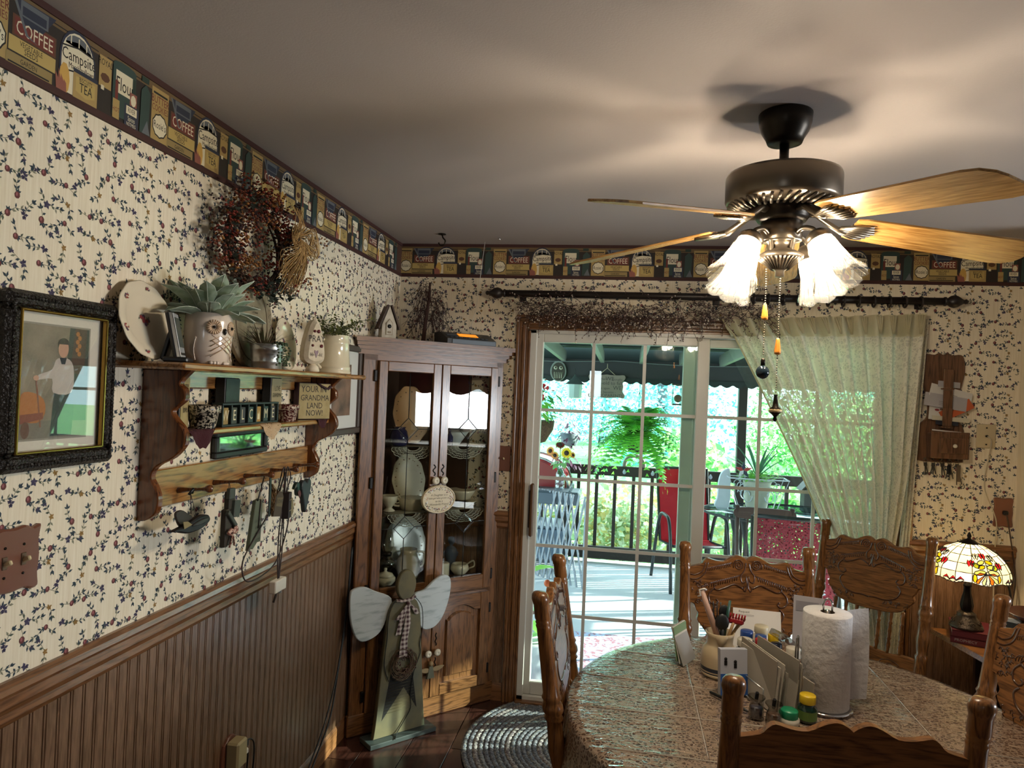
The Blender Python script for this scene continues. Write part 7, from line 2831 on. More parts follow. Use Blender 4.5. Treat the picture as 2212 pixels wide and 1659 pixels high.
for i, (x, y, z, lab) in enumerate(((.40, 2.9, 1.28, 'hanging coir basket of red flowers at the left of the glass door'),)):
    hf = thing('flower_basket', lab, 'plant basket', (x, y, z))
    MB().lathe([(0, -.14), (.12, -.10), (.19, .02), (.20, .10), (0, .09)], mat('coir', '#6b4f38', .95, col2='#4a3526', scale=60), 18).build('basket', hf)
    f, g = MB(), MB()
    for k in range(170):
        a, r = rr.uniform(0, 2 * PI), rr.uniform(.05, .24)
        f.leaf((r * cos(a), r * sin(a), .12 + rr.uniform(0, .25)), (cos(a), sin(a), rr.uniform(-.7, .6)), rr.uniform(.07, .12), .05, FD if k % 2 else GL, n=2)
    RP = leafmat('geranium_red', '#c2182b', '#e0384a', 30, .3)
    for k in range(90):
        c = Vector((rr.uniform(-.02, .10), rr.uniform(-.1, .0), .40)) + Vector((rr.gauss(0, .03), rr.gauss(0, .03), rr.gauss(0, .045)))
        g.leaf(c, (rr.gauss(0, 1), rr.gauss(0, 1), rr.gauss(0, 1)), .045, .04, RP, n=2)
    f.build('foliage', hf, 'stuff')
    g.build('blossoms', hf, 'stuff')
    MB().tube([(-.19, 0, .1), (0, 0, .5), (.19, 0, .1)], .004, BLACK, 4).build('hanger', hf)
hp = thing('purple_plant', 'trailing purple leaved plant hanging beyond the sunflowers', 'plant', (.70, 3.5, 1.12))
f = MB()
PP = leafmat('purple_leaf', '#4b2f4a', '#6d4a63', 20, .3)
for k in range(130):
    a, r = rr.uniform(0, 2 * PI), abs(rr.gauss(0, .09))
    f.leaf((r * cos(a), r * sin(a) * .7, rr.uniform(-.22, .22)), (cos(a), sin(a), rr.uniform(-1, .4)), rr.uniform(.05, .085), .03, PP, n=2)
f.build('purple_foliage', hp, 'stuff')
MB().lathe([(0, -.02), (.08, .0), (.10, .12), (0, .11)], mat('grey_pot', '#76808c', .6), 14).build('pot', hp)
MB().tube([(0, 0, .1), (0, 0, .7)], .003, BLACK, 4).build('hanger', hp)
orug = MB().box((1.0, .86, DZ + .006), (3.2, 1.2, .01), mat('patio_rug', '#b3bde0', .95, col2='#a86f7c', scale=38, lo=.5, hi=.58)).build('outdoor_rug')
tag(orug, 'flat blue and red patterned outdoor rug on the deck', 'rug')
tag(MB().tube([(.10 * cos(t), 0, .10 * sin(t)) for t in [PI * k / 12 for k in range(-1, 14)]], .022, mat('hose_grey', '#777064', .6), 6).build('railing_hoop'), 'grey arched hoop standing on the deck railing under the fern', 'hoop').location = (1.37, 3.72, .925)
cw = thing('patio_lawn_chair', 'white slatted garden chair on the lawn beyond the railing', 'chair', (3.2, 6.2, -.9))
for k in range(7):
    MB().box((-.3 + k * .1, .3, .75), (.06, .02, .75), mat('white_paint', '#cfd4e0', .5), rot=(rad(-12), 0, 0)).build('slat', cw)
MB().box((0, 0, .42), (.65, .55, .04), mat('white_paint', '#cfd4e0', .5)).box((0, 0, .2), (.6, .5, .4), mat('white_paint', '#cfd4e0', .5)).build('seat', cw)

pp = thing('potted_plant', 'large leaved potted plant just outside the glass door', 'plant', (.72, .55, DZ))
MB().lathe([(.08, 0), (.11, .01), (.14, .24), (.15, .25), (0, .23)], mat('white_pot', '#b9bcc0', .4), 18).build('pot', pp)
for k in range(9):
    a = k * 2.4 + .3
    MB().leaf((0, 0, .25 + .05 * k), (cos(a), sin(a), .5), .20, .09, GL if k % 3 else SF, bend=.5, n=4).build('leaf', pp)
MB().tube([(0, 0, .2), (.01, 0, .75)], .006, FD, 5).build('stem', pp)
MB().ball((.11, -.03, .60), .022, mat('orange_bloom', '#c4512a', .5), 8).build('flower', pp)

# ---- shrubs and trees
def crown_mesh(n, lf, mats, seed, blobs):
    r2 = random.Random(seed)
    f = MB()
    for k in range(n):
        c, s = blobs[r2.randrange(len(blobs))]
        v = Vector((r2.gauss(0, 1), r2.gauss(0, 1), r2.gauss(0, 1))).normalized() * (r2.random() ** .4)
        p = Vector(c) + Vector((v.x * s[0], v.y * s[1], v.z * s[2]))
        d = Vector((r2.gauss(0, 1), r2.gauss(0, 1), r2.gauss(0, .7) - .3)).normalized()
        e = d.cross(Vector((r2.gauss(0, 1), r2.gauss(0, 1), 1))).normalized()
        L = lf * r2.uniform(.7, 1.3)
        f.add([p, p + d * L * .5 + e * L * .3, p + d * L, p + d * L * .5 - e * L * .3], [(0, 1, 2, 3)], mats[k % len(mats)])
    return f


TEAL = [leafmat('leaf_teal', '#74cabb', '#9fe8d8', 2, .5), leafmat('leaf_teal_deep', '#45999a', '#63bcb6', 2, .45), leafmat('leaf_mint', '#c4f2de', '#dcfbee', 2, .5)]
GRNL = [leafmat('leaf_green', '#84c46a', '#aee288', 2, .5), leafmat('leaf_green_deep', '#3f7f4a', '#5b9a5a', 2, .45), leafmat('leaf_lime', '#cdeea0', '#e2f8c0', 2, .5)]
SHR = [leafmat('shrub_pale', '#c8d4bc', '#e8ecd8', 3, .4), leafmat('shrub_mid', '#7f9a78', '#a2b894', 3, .4), leafmat('shrub_gold', '#b8a468', '#cfc08a', 3, .4)]
BARK = mat('bark_violet', '#5d5a68', .9, col2='#45424c', scale=6)
n_t = 0
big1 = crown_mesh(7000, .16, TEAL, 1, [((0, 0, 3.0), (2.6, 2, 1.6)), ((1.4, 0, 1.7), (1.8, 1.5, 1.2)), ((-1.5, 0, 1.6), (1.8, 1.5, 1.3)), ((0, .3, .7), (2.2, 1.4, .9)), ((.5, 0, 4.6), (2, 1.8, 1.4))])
big2 = crown_mesh(8000, .16, GRNL, 2, [((0, 0, 2.6), (2.4, 2, 1.5)), ((1.2, 0, 1.4), (1.6, 1.4, 1.0)), ((-1.3, 0, 1.5), (1.6, 1.4, 1.1)), ((0, -.3, .6), (2.0, 1.2, .8)), ((-.4, 0, 4.2), (2, 1.7, 1.5))])
protos = []
for i, (bm_, lab) in enumerate(((big1, 'teal'), (big2, 'green'))):
    pass
spots = [(-4.2, 13.0, 0, 'leafy teal tree at the far left of the garden'), (-3.0, 23.0, 0, 'teal tree behind the lantern in the garden'), (2.6, 22.0, 0, 'tall teal tree behind the hanging fern'),
         (7.8, 21.0, 1, 'green tree seen beside the door stile far on the lawn'), (10.5, 26.0, 0, 'distant teal tree behind the lace curtain'), (16.0, 28.0, 1, 'distant green tree at the right of the lawn'), (.3, 32.0, 0, 'farthest teal tree across the lawn')]
pt = [None, None]
for i, (x, y, k, lab) in enumerate(spots):
    t = thing('tree', lab, 'tree', (x, y, -.9), i * 1.1, 'trees beyond the lawn')
    s = .62 + y / 45
    t.scale = (s, s, s)
    if pt[k] is None:
        c = (big1, big2)[k].build('crown', t, 'stuff')
        tr = MB().tube([(0, 0, 0), (.05, 0, 1.2), (0, .05, 2.6), (.1, 0, 4)], [.26, .2, .16, .08], BARK, 8).build('trunk', t)
        pt[k] = (c, tr)
    else:
        like(pt[k][0], t)['kind'] = 'stuff'
        like(pt[k][1], t)
sb = [crown_mesh(2600, .085, SHR, 7, [((0, 0, .55), (.75, .4, .5)), ((.5, 0, .9), (.5, .35, .45)), ((-.5, 0, .8), (.5, .35, .5))]), crown_mesh(2200, .11, GRNL, 8, [((0, 0, .6), (.8, .5, .6)), ((.4, 0, 1.1), (.5, .4, .5))])]
ps = [None, None]
for i, (x, y, k, s, lab) in enumerate(((.7, 4.75, 0, 1.15, 'pale sunlit shrub behind the railing left of the red chair'), (1.75, 4.9, 0, 1.15, 'pale sunlit shrub behind the red chair'), (-.5, 4.9, 0, 1.2, 'pale shrub behind the grill'), (3.3, 5.0, 1, 1.0, 'bright green shrub behind the glass table'), (4.4, 5.2, 1, 1.1, 'green shrub behind the lace curtain'), (2.75, 7.6, 1, 1.3, 'hydrangea bush with white blooms on the lawn'))):
    t = thing('shrub', lab, 'shrub', (x, y, -.9), i * .7 if k else 0, 'shrubs around the deck')
    t.scale = (s, s, s * 1.05)
    if ps[k] is None:
        ps[k] = sb[k].build('foliage', t, 'stuff')
    else:
        like(ps[k], t)['kind'] = 'stuff'
    if i == 5:
        f = MB()
        for q in range(70):
            f.ball((rr.uniform(-.7, .7), rr.uniform(-.5, -.1), rr.uniform(.7, 1.35)), rr.uniform(.03, .05), mat('white_bloom', '#dfe6dc', .8), 7, rings=5)
        f.build('blooms', t, 'stuff')
# ================================================================== things on the dining table (top of the cover at z = 0.7635)
TT = .7638


def TB(name, label, cat, x, y, rz=0.0, z=TT, group=None):
    return thing(name, label, cat, (x, y, z), rad(rz), group)


STON = mat('stoneware', '#b3a182', .3, coat=.3)
NAVY = mat('navy_stripe', '#1e2838', .3)
cr = TB('utensil_crock', 'cream stoneware pitcher crock with navy stripes holding utensils', 'crock', 1.585, -1.345)
MB().lathe([(.05, 0), (.055, .003), (.057, .012)], STON, 32).lathe([(.0572, .012), (.0578, .016)], NAVY, 32, cap=False).lathe([(.0578, .016), (.058, .02)], STON, 32, cap=False)\
    .lathe([(.058, .02), (.0585, .032)], NAVY, 32, cap=False).lathe([(.0585, .032), (.058, .06), (.053, .085), (.044, .096), (.041, .102), (.043, .125), (.046, .138), (.043, .139), (.039, .11), (.0, .09)], STON, 32, cap=False).build('body', cr)
MB().add([(-.02, -.040, .135), (.02, -.040, .135), (0, -.064, .142), (0, -.044, .10), (-.016, -.041, .12), (.016, -.041, .12)], [(0, 2, 4), (2, 1, 5), (2, 5, 3), (4, 2, 3), (0, 1, 2)], STON, True).build('spout', cr)
BLKP = mat('black_nylon', '#151719', .45)
WSP = mat('spoon_wood', '#8f6d45', .6)


def utensil(label, pts, r, m, head=None, flat=1.0):
    o = TB('utensil', label, 'utensil', 1.585, -1.345)
    MB().tube(pts, r, m, 8, flat=flat).build('handle', o)
    if head:
        head(o)


utensil('tall pale pink wooden handle with a tied top in the crock', [(.0, -.005, .10), (-.03, .0, .18), (-.062, .006, .262)], [.009, .0095, .009], mat('pinkish_wood', '#a58474', .5),
        lambda o: MB().tube([(-.075, 0, .245), (-.066, -.002, .25), (-.07, 0, .268), (-.055, 0, .272), (-.048, .003, .268)], .003, mat('paper_white', '#c3bfb8', .8), 5).build('tie', o))
utensil('black serving fork standing in the crock', [(.005, .01, .08), (-.012, .02, .17)], .005, BLKP,
        lambda o: [MB().tube([(-.012, .02, .165), (-.03 + k * .011, .024, .185), (-.034 + k * .012, .026, .226)], .0022, BLKP, 5).build('tine', o) for k in range(4)])
utensil('black round spoon leaning low in the crock', [(.01, -.01, .08), (.006, -.012, .15)], .005, BLKP, lambda o: MB().ball((.004, -.012, .172), .022, BLKP, 12, sc=(1, .35, 1.25)).build('bowl', o))
utensil('second black spoon behind the fork in the crock', [(.0, .015, .08), (.012, .024, .17)], .005, BLKP, lambda o: MB().ball((.014, .025, .195), .018, BLKP, 12, sc=(1, .3, 1.3)).build('bowl', o))
utensil('green handled knife standing in the crock', [(.01, .012, .08), (.024, .016, .19), (.03, .018, .235)], [.006, .008, .006], mat('knife_green', '#1d4638', .4), flat=.5)
RAKE = mat('rake_red', '#8c1622', .35)


def rake(o):
    f = MB().box((.048, -.004, .178), (.05, .012, .022), RAKE, rot=(0, rad(8), 0), bev=.006)
    f.build('rake_head', o)
    for k in range(6):
        MB().tube([(.028 + k * .0088, -.006, .184 - k * .001), (.030 + k * .009, -.010, .204 - k * .001)], .003, RAKE, 5).build('tooth', o)


utensil('wooden handled red toothed pasta rake in the crock', [(.012, -.02, .09), (.03, -.012, .145), (.040, -.006, .172)], .005, WSP, rake)
utensil('plain wooden spoon leaning right in the crock', [(.015, .0, .09), (.05, .006, .15), (.075, .01, .185)], [.005, .005, .008], WSP)

# amber and coloured bottles
CAPW = mat('cap_white', '#bdb6a6', .4)
AMB = mat('amber_bottle', '#4a2410', .12, coat=.4)


def pill(label, x, y, r, h, body, cap, ch=.018, ribs=True, lab=None):
    t = TB('pill_bottle', label, 'bottle', x, y)
    MB().lathe([(r * .9, 0), (r, .004), (r, h * .72), (r * .75, h * .82), (r * .72, h)], body, 20).build('bottle', t)
    MB().lathe([(r * .82, h - .004), (r * .84, h - .002), (r * .84, h + ch), (r * .78, h + ch + .003), (0, h + ch + .003)], cap, 28, flute=.02 if ribs else 0, fl_n=14).build('cap', t)
    if lab:
        MB().lathe([(r * 1.01, h * .15), (r * 1.01, h * .6)], lab, 20, cap=False).build('label_band', t)


pill('amber bottle with a white ribbed cap beside the crock', 1.688, -1.205, .030, .056, AMB, CAPW)
pill('bottle with a bright red cap beside the amber one', 1.742, -1.20, .024, .058, AMB, mat('cap_red', '#9c1d22', .35))
pill('bottle with a blue cap at the back left of the group', 1.712, -1.095, .026, .050, mat('blue_bottle', '#22355e', .3), mat('cap_blue', '#1f3f80', .35))
pill('second blue capped bottle just right of the first', 1.757, -1.115, .023, .044, mat('blue_bottle', '#22355e', .3), mat('cap_blue2', '#2a4a86', .35))
pill('wide bottle with a pale cream cap at the back of the group', 1.772, -1.045, .030, .056, CAPW, mat('cap_cream', '#b8ae92', .4))
pill('bottle with a yellow cap right of the blue ones', 1.802, -1.10, .022, .046, AMB, mat('cap_yellow', '#c9a41c', .35))
pill('small bottle with a dark navy cap among the coloured caps', 1.800, -1.165, .022, .038, mat('blue_bottle', '#22355e', .3), mat('cap_navy', '#171f33', .35))
pill('brown bottle with a tall white cap near the paper towels', 1.835, -1.25, .027, .048, AMB, CAPW, .026)
pill('small bottle with a stepped white cap left of the tall white one', 1.795, -1.275, .020, .036, AMB, CAPW, .014)
pill('dark green vitamin bottle with a yellow lid nearest the towel roll', 1.790, -1.625, .026, .055, mat('green_bottle', '#0e2a20', .15, coat=.4), mat('lid_yellow', '#cfae1c', .35), .016, True, mat('label_green', '#5d7a34', .6))
pill('jar with a green lid in front of the letters', 1.735, -1.655, .028, .022, CAPW, mat('lid_green', '#127a52', .35), .014)
pill('low jar with a white lid next to the green lidded jar', 1.765, -1.745, .028, .008, CAPW, CAPW, .012)
for i, (x, y) in enumerate(((1.650, -1.64), (1.690, -1.675))):
    t = TB('dropper_vial', ('left', 'right')[i] + ' clear flared vial with a dark stopper before the letters', 'vial', x, y)
    MB().lathe([(.018, 0), (.022, .004), (.02, .03), (.014, .045), (.024, .058), (.0235, .06)], glass('vial_glass', '#c9c6bf', .2), 18, cap=False).build('vial', t)
    MB().lathe([(.017, .002), (.018, .03), (0, .032)], mat('vial_fill_%d' % i, ('#3d4660', '#6d4c36')[i], .3), 14).build('contents', t)
    MB().box((0, 0, .058), (.009, .009, .03), BLACK, rot=(rad(8), rad(5), 0), bev=.002).build('stopper', t)

# letters standing in a row
rr = random.Random(13)
for k in range(13):
    g = k // 6
    off = -.045 + k * .0066 + g * .016
    hh = (.135, .15, .145, .13, .12, .10, .10, .155, .15, .145, .13, .10, .09)[k]
    nm = ['outermost left', 'second', 'third', 'fourth', 'fifth', 'sixth', 'seventh', 'eighth', 'ninth', 'tenth', 'eleventh', 'twelfth', 'last, rightmost'][k]
    t = TB('letter', 'white envelope standing on edge, %s of the row by the towels' % nm, 'letter', 1.71 + off * .94, -1.50 + off * .34, -70, group='letters standing in the table row')
    t.rotation_euler = (rad(rr.uniform(-3, 3) - 4), 0, rad(-70 + rr.uniform(-3, 3)))
    MB().box((rr.uniform(-.01, .01), 0, hh / 2), (.21, .0032, hh), mat('envelope_%d' % (k % 3), ('#a9a193', '#958d80', '#b3ab9c')[k % 3], .8), bev=.0008).build('envelope', t)
    if k in (3, 9):
        MB().box((-.02, -.0022, hh * .9), (.16, .0015, .012), NAVY).build('dark_band', t)
hd = TB('letter_rack', 'low wire rack holding the row of letters on the table', 'letter rack', 1.712, -1.50, -70)
for y in (-.062, .072):
    MB().tube([(-.07, y, .003), (-.07, y, .06), (.07, y, .06), (.07, y, .003)], .0025, ZINC, 6, closed=True).build('wire_side', hd)
bxp = TB('medicine_box', 'white and blue carton leaning by the crock', 'box', 1.607, -1.50, 14)
M = Matrix.Rotation(rad(-6), 4, 'X')
MB(M).box((0, 0, .069), (.085, .022, .135), mat('carton_white', '#a7a9b2', .6), bev=.001).build('carton', bxp)
MB(M).box((0, -.0116, .033), (.0845, .001, .062), mat('carton_blue', '#1d4f93', .5)).build('blue_half', bxp)
f = MB(M)
for x, z in ((-.026, .10), (.004, .092)):
    f.cyl((x, -.0113, z + .008), (x, -.0122, z + .008), .005, BLACK, 10).box((x, -.0117, z - .004), (.009, .001, .014), BLACK)
for z in (.045, .04):
    f.box((-.01, -.0124, z), (.04, .0006, .0018), mat('carton_white', '#a7a9b2', .6))
f.build('print', bxp)
pn_ = TB('pen', 'black pen lying by the blue carton', 'pen', 1.585, -1.565, -50, TT + .006)
MB().tube([(-.07, 0, 0), (.06, 0, 0), (.075, 0, 0)], [.0045, .0045, .001], BLACK, 8).build('barrel', pn_)
cd = TB('card_stack', 'cards leaning outward at the left of the crock', 'cards', 1.500, -1.27, 62)
for k in range(3):
    MB(Matrix.Translation((0, k * .012, 0)) @ Matrix.Rotation(rad(-22 + 7 * k), 4, 'X')).box((0, 0, .066), (.10, .003, .13 - k * .01), mat('card_%d' % k, ('#8f8d8a', '#b9b4aa', '#6f8a62')[k], .6), bev=.0005).build('card', cd)
ppr = TB('paper_sheet', 'white printed sheet propped up behind the bottles', 'paper', 1.765, -1.01, -4)
M = Matrix.Rotation(rad(-26), 4, 'X')
MB(M).box((0, 0, .06), (.17, .0015, .12), mat('sheet_white', '#c9c5bf', .8)).build('sheet', ppr)
f = MB(M)
f.txt('Request', -.045, .108, .012, INK, y=-.001)
for k in range(2):
    f.box((-.04, -.001, .098 - k * .004), (.06, .0004, .001), mat('address_grey', '#6a6664', .8))
f.build('print', ppr)
p2_ = TB('paper_sheet', 'ruled white sheet tilted between the crock and the bottles', 'paper', 1.66, -1.13, 28)
MB(Matrix.Rotation(rad(-34), 4, 'X')).box((0, 0, .06), (.09, .0015, .115), mat('sheet_white', '#c9c5bf', .8)).build('sheet', p2_)
en = TB('envelope', 'tall grey window envelope standing behind the towel roll', 'envelope', 1.912, -1.12, -14)
M = Matrix.Rotation(rad(-8), 4, 'X')
MB(M).box((0, 0, .105), (.10, .003, .21), mat('envelope_grey', '#9b979c', .8)).build('envelope_body', en)
MB(M).box((-.005, -.002, .175), (.075, .001, .035), mat('window_grey', '#7d7a80', .3)).build('window', en)
lid = TB('clear_box_lid', 'clear plastic box propped among the bottles', 'plastic box', 1.822, -1.17, 30, TT + .04)
MB(Matrix.Rotation(rad(35), 4, 'Y')).box((0, 0, .03), (.12, .07, .022), glass('clear_box', '#d6d8d6', .2), bev=.003).build('lid', lid)

# paper towels
TOW = mat('towel_paper', '#bfbbb9', .95, bump=.35, bscale=55)
pt_ = TB('paper_towel_holder', 'chrome paper towel holder with a looped top', 'holder', 1.865, -1.515)
MB().lathe([(.072, 0), (.078, .003), (.078, .006), (.07, .008), (0, .008)], mat('chrome', '#b9b9b9', .1, 1.0), 36).build('base', pt_)
CHR = MATS['chrome']
MB().cyl((0, 0, .008), (0, 0, .285), .006, CHR, 10).tube([(-.012, 0, .27), (-.013, 0, .30), (-.008, 0, .314), (.0, 0, .318), (.008, 0, .314), (.013, 0, .30), (.012, 0, .27)], .003, CHR, 8).build('center_post', pt_)
MB().tube(spline([(-.076, .02, .006), (-.08, .02, .08), (-.08, .02, .17), (-.076, .02, .19), (-.070, .035, .17), (-.072, .035, .006)], 5), .0028, CHR, 8).build('side_wire', pt_)
tr_ = TB('paper_towel_roll', 'thick roll of white embossed paper towels on the holder', 'paper towels', 1.865, -1.515, 0, TT + .0085)
MB().lathe([(.02, 0), (.066, 0), (.0672, .003), (.0672, .268), (.066, .271), (.02, .271)], TOW, 48, cap=False).lathe([(.0195, .271), (.0195, 0)], mat('card_core', '#6a5844', .9), 20, cap=False).build('roll', tr_)
f = MB()
vs = []
for i in range(9):
    s = i / 8
    for j in range(6):
        z = .268 * (j / 5)
        x = .058 + .075 * s
        y = .034 + .04 * s - .02 * s * s
        vs.append((x + .006 * sin(3 * z / .27) * s, y + .01 * s * sin(6 * z), z + .006 * s))
f.add(vs, [(i * 6 + j, (i + 1) * 6 + j, (i + 1) * 6 + j + 1, i * 6 + j + 1) for i in range(8) for j in range(5)], TOW, True)
f.build('loose_sheet', tr_)

# ================================================================== side desk with the stained glass lamp
ds = thing('side_desk', 'plain oak desk against the wall under the lamp', 'desk', (2.70, -.15, 0))
MB().prism([(0, 0), (.41, 0), (.41, -.80), (.14, -.80)], -.63, -.605, OAKX, M=Matrix.Rotation(-PI / 2, 4, 'X'), ch=.003).build('desk_top', ds)
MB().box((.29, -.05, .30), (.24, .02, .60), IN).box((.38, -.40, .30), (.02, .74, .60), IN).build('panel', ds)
MB().tube([(.20, -.3, .60), (.19, -.3, .3), (.22, -.35, .01)], .008, BLACK, 6).build('leg_rod', ds)
BKR = mat('book_red', '#571820', .5)
for i in range(2):
    bkk = thing('book', ('lower', 'upper')[i] + ' red hardback book under the stained glass lamp', 'book', (2.815, -.275, .6304 + i * .0285), rad(-22 + i * 3))
    w_, d_, h_ = .155, .21, .028
    MB().box((0, 0, .0015), (w_, d_, .003), BKR).box((0, 0, h_ - .0015), (w_, d_, .003), BKR).box((0, -d_ / 2 + .002, h_ / 2), (w_, .004, h_), BKR).build('cover', bkk)
    MB().box((0, .003, h_ / 2), (w_ - .006, d_ - .008, h_ - .006), mat('book_pages', '#b5a893', .8)).build('pages', bkk)
    if i == 0:
        MB().txt('PROPHECY', -.02, h_ / 2, .017, mat('foil_grey', '#8d8480', .4), y=-d_ / 2 - .0006).build('lettering', bkk)
lm = thing('stained_glass_lamp', 'lit stained glass table lamp with red tulips on a bronze base', 'lamp', (2.785, -.30, .6875))
BRZ = mat('bronze_base', '#4b4035', .35, .7, bump=.4, bscale=90)
BRZD = mat('bronze_dark', '#211b17', .4, .7)
MB().lathe([(.064, 0), (.068, .004), (.066, .012), (.052, .03), (.04, .05), (.036, .058), (.038, .062), (.03, .068), (.022, .074)], BRZ, 36, flute=.02, fl_n=8).build('base', lm)
f = MB()
for k in range(8):
    a = k * PI / 4
    q = frame_z((.056 * cos(a), .056 * sin(a), .026), (cos(a), sin(a), .9))
    f.tube([q @ Vector(((.011 - .0006 * t) * cos(t * .6), (.011 - .0006 * t) * sin(t * .6), .001)) for t in range(16)], .0018, BRZ, 4)
f.build('scroll_relief', lm)
MB().lathe([(.018, .072), (.024, .085), (.026, .10), (.022, .125), (.015, .155), (.013, .18), (.017, .184), (.015, .19), (.011, .194), (.011, .215)], BRZD, 40, flute=.05, fl_n=10).build('stem', lm)
SZ0 = .235
prof = [(0.0, .160, 0), (.12, .161, .018), (.3, .150, .05), (.5, .126, .085), (.7, .092, .113), (.88, .055, .133), (1, .036, .140)]


def dome(a, t, out=0.0):
    for (t0, r0, z0), (t1, r1, z1) in zip(prof, prof[1:]):
        if t <= t1:
            s = (t - t0) / (t1 - t0)
            r, z = r0 + (r1 - r0) * s, z0 + (z1 - z0) * s
            break
    dip = -.012 * max(0, 1 - t / .15) * (.5 + .5 * cos(8 * a))
    n = Vector((cos(a) * (1 - t * .7), sin(a) * (1 - t * .7), .2 + t))
    return Vector((r * cos(a), r * sin(a), SZ0 + z + dip)) + n.normalized() * out


def pane_mat(n, c, e):
    m, nt, b, L = _nodes('pane_' + n)
    nt.nodes.remove(b)
    em = nt.nodes.new('ShaderNodeEmission')
    em.inputs[0].default_value = (*lin(c), 1)
    em.inputs[1].default_value = e
    tl = nt.nodes.new('ShaderNodeBsdfTranslucent')
    tl.inputs[0].default_value = (*lin(c), 1)
    mx = nt.nodes.new('ShaderNodeAddShader')
    L.new(em.outputs[0], mx.inputs[0])
    L.new(tl.outputs[0], mx.inputs[1])
    L.new(mx.outputs[0], nt.nodes['Material Output'].inputs[0])
    return m


PM = {'c': pane_mat('cream', '#e6dfa6', .20), 'w': pane_mat('white', '#efe8d8', .24), 'r': pane_mat('red', '#d01a24', .30), 'g': pane_mat('olive', '#848f1e', .24), 'y': pane_mat('amber', '#d8a812', .26), 'o': pane_mat('orange', '#e06a1c', .28), 'p': pane_mat('pale', '#ddd27a', .2)}
shd = MB().lathe([(.04, .0), (.034, .006), (.02, .016), (.008, .02), (.006, .026), (.009, .032), (.005, .045), (0, .052)], BRZD, 24, Matrix.Translation((0, 0, SZ0 + .138)), flute=.03, fl_n=12).build('shade', lm)
shd['label'] = 'domed stained glass shade'
led = MB()


def pane(pts, k, out=0.0, lead=.0021):
    P = [dome(a, t, out) for a, t in pts]
    vs = P + [sum(P, Vector()) / len(P) + (P[0] - P[0])]
    n = len(P)
    c = sum((Vector((a, t, 0)) for a, t in pts), Vector()) / n
    vs[-1] = dome(c.x, min(1, max(0, c.y)), out)
    MB().add(vs, [(i, (i + 1) % n, n) for i in range(n)], PM[k], True).build('pane', shd)
    led.tube([dome(a, t, out + .0005) for a, t in pts], lead, BLACK, 4, closed=True)


T0 = -PI / 2 - .32
for j, (t0, t1) in enumerate(((.0, .22), (.22, .42), (.42, .62), (.62, .82), (.82, 1.0))):
    for i in range(16):
        a0, a1 = T0 + i * PI / 8, T0 + (i + 1) * PI / 8
        pane([(a0, t0), ((a0 + a1) / 2, t0), (a1, t0), (a1, t1), ((a0 + a1) / 2, t1), (a0, t1)], 'c' if (i + j) % 5 else 'w')


def blob(a, t, ra, rt, k, n=8, out=.0018, rot=0.0):
    pane([(a + ra * cos(q) * cos(rot) - rt * 1.2 * sin(q) * sin(rot), t + rt * sin(q) * cos(rot) + ra * .8 * cos(q) * sin(rot)) for q in [2 * PI * i / n for i in range(n)]], k, out)


for m4 in range(4):
    A = T0 + .36 + m4 * PI / 2
    for da, t, k, s in ((0, .62, 'r', 1.15), (-.40, .43, 'r', 1), (.42, .40, 'r', 1), (-.24, .60, 'w', .9), (.26, .58, 'w', .9)):
        pane([(A + da - .085 * s, t + .07), (A + da - .10 * s, t), (A + da - .04 * s, t - .075), (A + da, t - .02), (A + da - .03 * s, t + .05)], k, .0018)
        pane([(A + da - .03 * s, t + .05), (A + da, t - .02), (A + da + .03 * s, t + .05), (A + da, t + .085)], k, .0022)
        pane([(A + da + .085 * s, t + .07), (A + da + .03 * s, t + .05), (A + da, t - .02), (A + da + .04 * s, t - .075), (A + da + .10 * s, t)], k, .0018)
    for da, t, ra, rt, k, ro in ((-.12, .47, .11, .045, 'p', .35), (.12, .48, .12, .045, 'y', -.25), (-.26, .40, .10, .05, 'g', -.5), (.26, .36, .10, .05, 'g', .6), (-.12, .37, .10, .04, 'y', .3), (.14, .38, .12, .045, 'p', .1),
                             (-.18, .25, .15, .055, 'p', .2), (.18, .26, .16, .06, 'c', -.2), (-.30, .12, .05, .10, 'y', 0), (.30, .12, .05, .10, 'y', 0)):
        blob(A + da, t, ra, rt, k, 8, .0022, ro)
    for da, k in ((-.22, 'o'), (-.09, 'c'), (.0, 'w'), (.10, 'o'), (.22, 'c')):
        pane([(A + da * .15, .23), (A + da - .055, .07), (A + da * 1.1 - .02, .015), (A + da * 1.1 + .03, .02), (A + da + .05, .10)], k, .0026)
    for da, k in ((-.15, 'o'), (.15, 'o')):
        pane([(A + da * .2, .235), (A + da * 1.2, .25), (A + da * 1.9, .19), (A + da, .20)], k, .003)
    blob(A, .245, .035, .035, 'w', 8, .004)
    for da in (-.62, .62, .78):
        pane([(A + da - .1, .03), (A + da, .0), (A + da + .08, .03), (A + da, .07)], 'w', .0022)
        pane([(A + da - .1, .04), (A + da, .08), (A + da + .08, .04), (A + da, .12)], 'r', .0024)
led.build('leading', shd)
light('lamp_bulb_light', 'POINT', (2.785, -.30, .6875 + .285), 1.9, (1.0, .74, .42), .03)
tbk = thing('tablet', 'white framed tablet leaning beside the lamp on the desk', 'tablet', (2.84, -.50, .6305), rad(-40))
M = Matrix.Rotation(rad(-14), 4, 'X')
MB(M).box((0, 0, .085), (.10, .010, .165), mat('white_plastic', '#a9adb0', .3), bev=.004).build('frame', tbk)
MB(M).box((0, -.006, .085), (.08, .002, .13), mat('dark_screen', '#10171f', .1)).build('screen', tbk)
wpd = thing('paper_pad', 'pale pad of paper standing low in front of the tablet', 'pad', (2.835, -.60, .6305), rad(-40))
MB(M).box((0, 0, .045), (.09, .012, .09), mat('pad_grey', '#9ca09c', .7), bev=.002).build('pad', wpd)
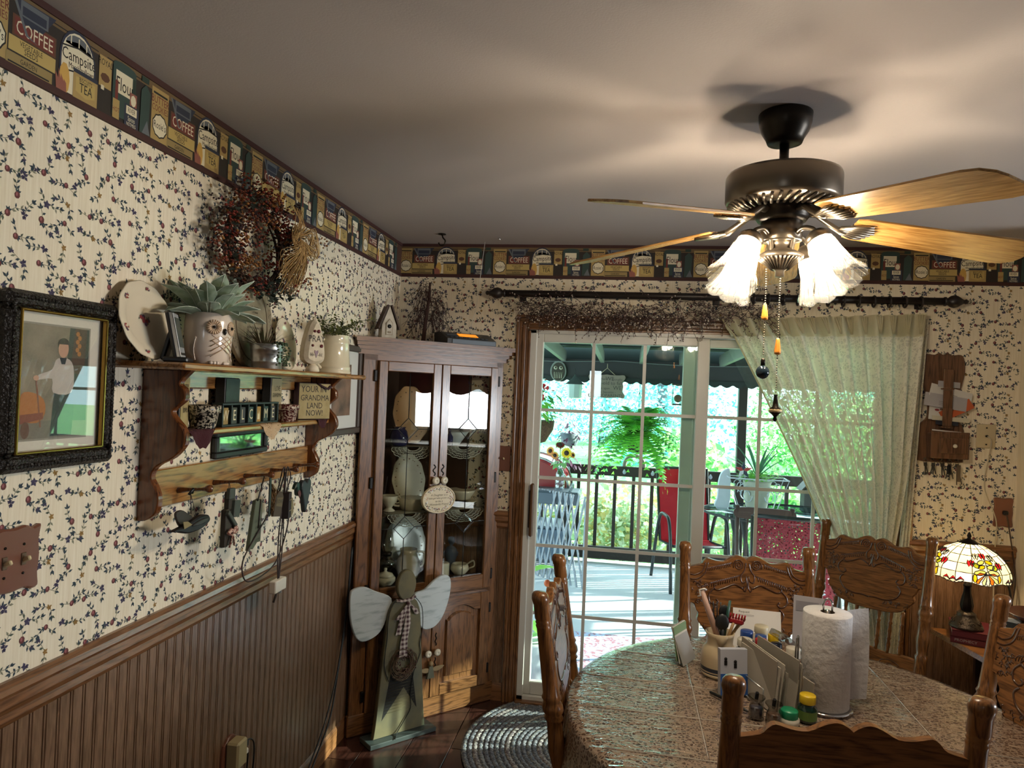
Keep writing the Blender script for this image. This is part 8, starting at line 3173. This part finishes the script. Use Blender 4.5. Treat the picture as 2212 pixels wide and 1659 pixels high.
bwl = thing('wooden_bowl', 'shallow brown wooden bowl with green things at the right edge', 'bowl', (2.985, -.50, .7804))
MB().lathe([(.05, 0), (.08, .008), (.13, .04), (.125, .042), (.07, .014), (0, .01)], mat('bowl_wood', '#3d1e14', .35), 28).build('bowl_body', bwl)
for k in range(4):
    MB().ball((.03 * cos(k * 1.6), .03 * sin(k * 1.6), .034), .022, mat('green_wrap_%d' % (k % 2), ('#6f8a3a', '#8d8f88')[k % 2], .35), 10, sc=(1, 1, .7)).build('wrapped_sweet', bwl)
bxd = thing('storage_box', 'dark box supporting the wooden bowl on the desk', 'box', (2.99, -.50, .6305))
MB().box((0, 0, .07), (.19, .2, .14), IN, bev=.004).box((0, 0, .145), (.2, .21, .009), IN, bev=.002).build('box_body', bxd)
cbl = MB().tube(spline([(3.02, -.05, .98), (3.03, -.08, .92), (3.06, -.10, .80), (3.05, -.10, .72), (3.02, -.12, .66), (3.0, -.12, .40)], 5), .005, BLACK, 6).tube(spline([(2.84, -.20, .72), (2.86, -.14, .80), (2.92, -.10, .90), (3.0, -.08, .94), (3.07, -.06, .95)], 5), .004, BLACK, 6)
tag(cbl.build('lamp_cord', None, 'stuff'), 'loose black lamp cords hanging by the wall at the right', 'cord')

# ================================================================== kitchen seen only in reflections: window with a red valance over a counter
kwd = bpy.data.objects.new('window_1', None)
COL.objects.link(kwd)
struct(kwd)
f = MB()
for y in (-2.23, -1.55, -.87):
    f.box((6.22, y, 1.58), (.06, .05, 1.05), WHITEV)
for z in (1.08, 2.08):
    f.box((6.22, -1.55, z), (.06, 1.36, .05), WHITEV)
f.build('window_frame', kwd)
va_ = tag(MB().add([(6.08 + .02 * sin(i * 1.3), -2.3 + i * .05, z - (.10 * abs(sin(i * .32)) if z < 2 else 0)) for z in (2.2, 1.66) for i in range(31)], [(i, i + 1, 32 + i, 31 + i) for i in range(30)], mat('valance_red', '#6d1f22', .9), True).build('window_valance'), 'red valance over the kitchen window, seen in the cabinet glass', 'valance')
ct = thing('kitchen_counter', 'kitchen counter under the window, seen in the cabinet glass', 'counter', (5.9, -1.7, 0))
MB().box((-.04, 0, .90), (.60, 3.0, .04), mat('counter_top', '#8d8577', .4)).build('worktop', ct)
MB().box((.02, 0, .44), (.56, 2.96, .87), DOAK).build('base_cabinet', ct)
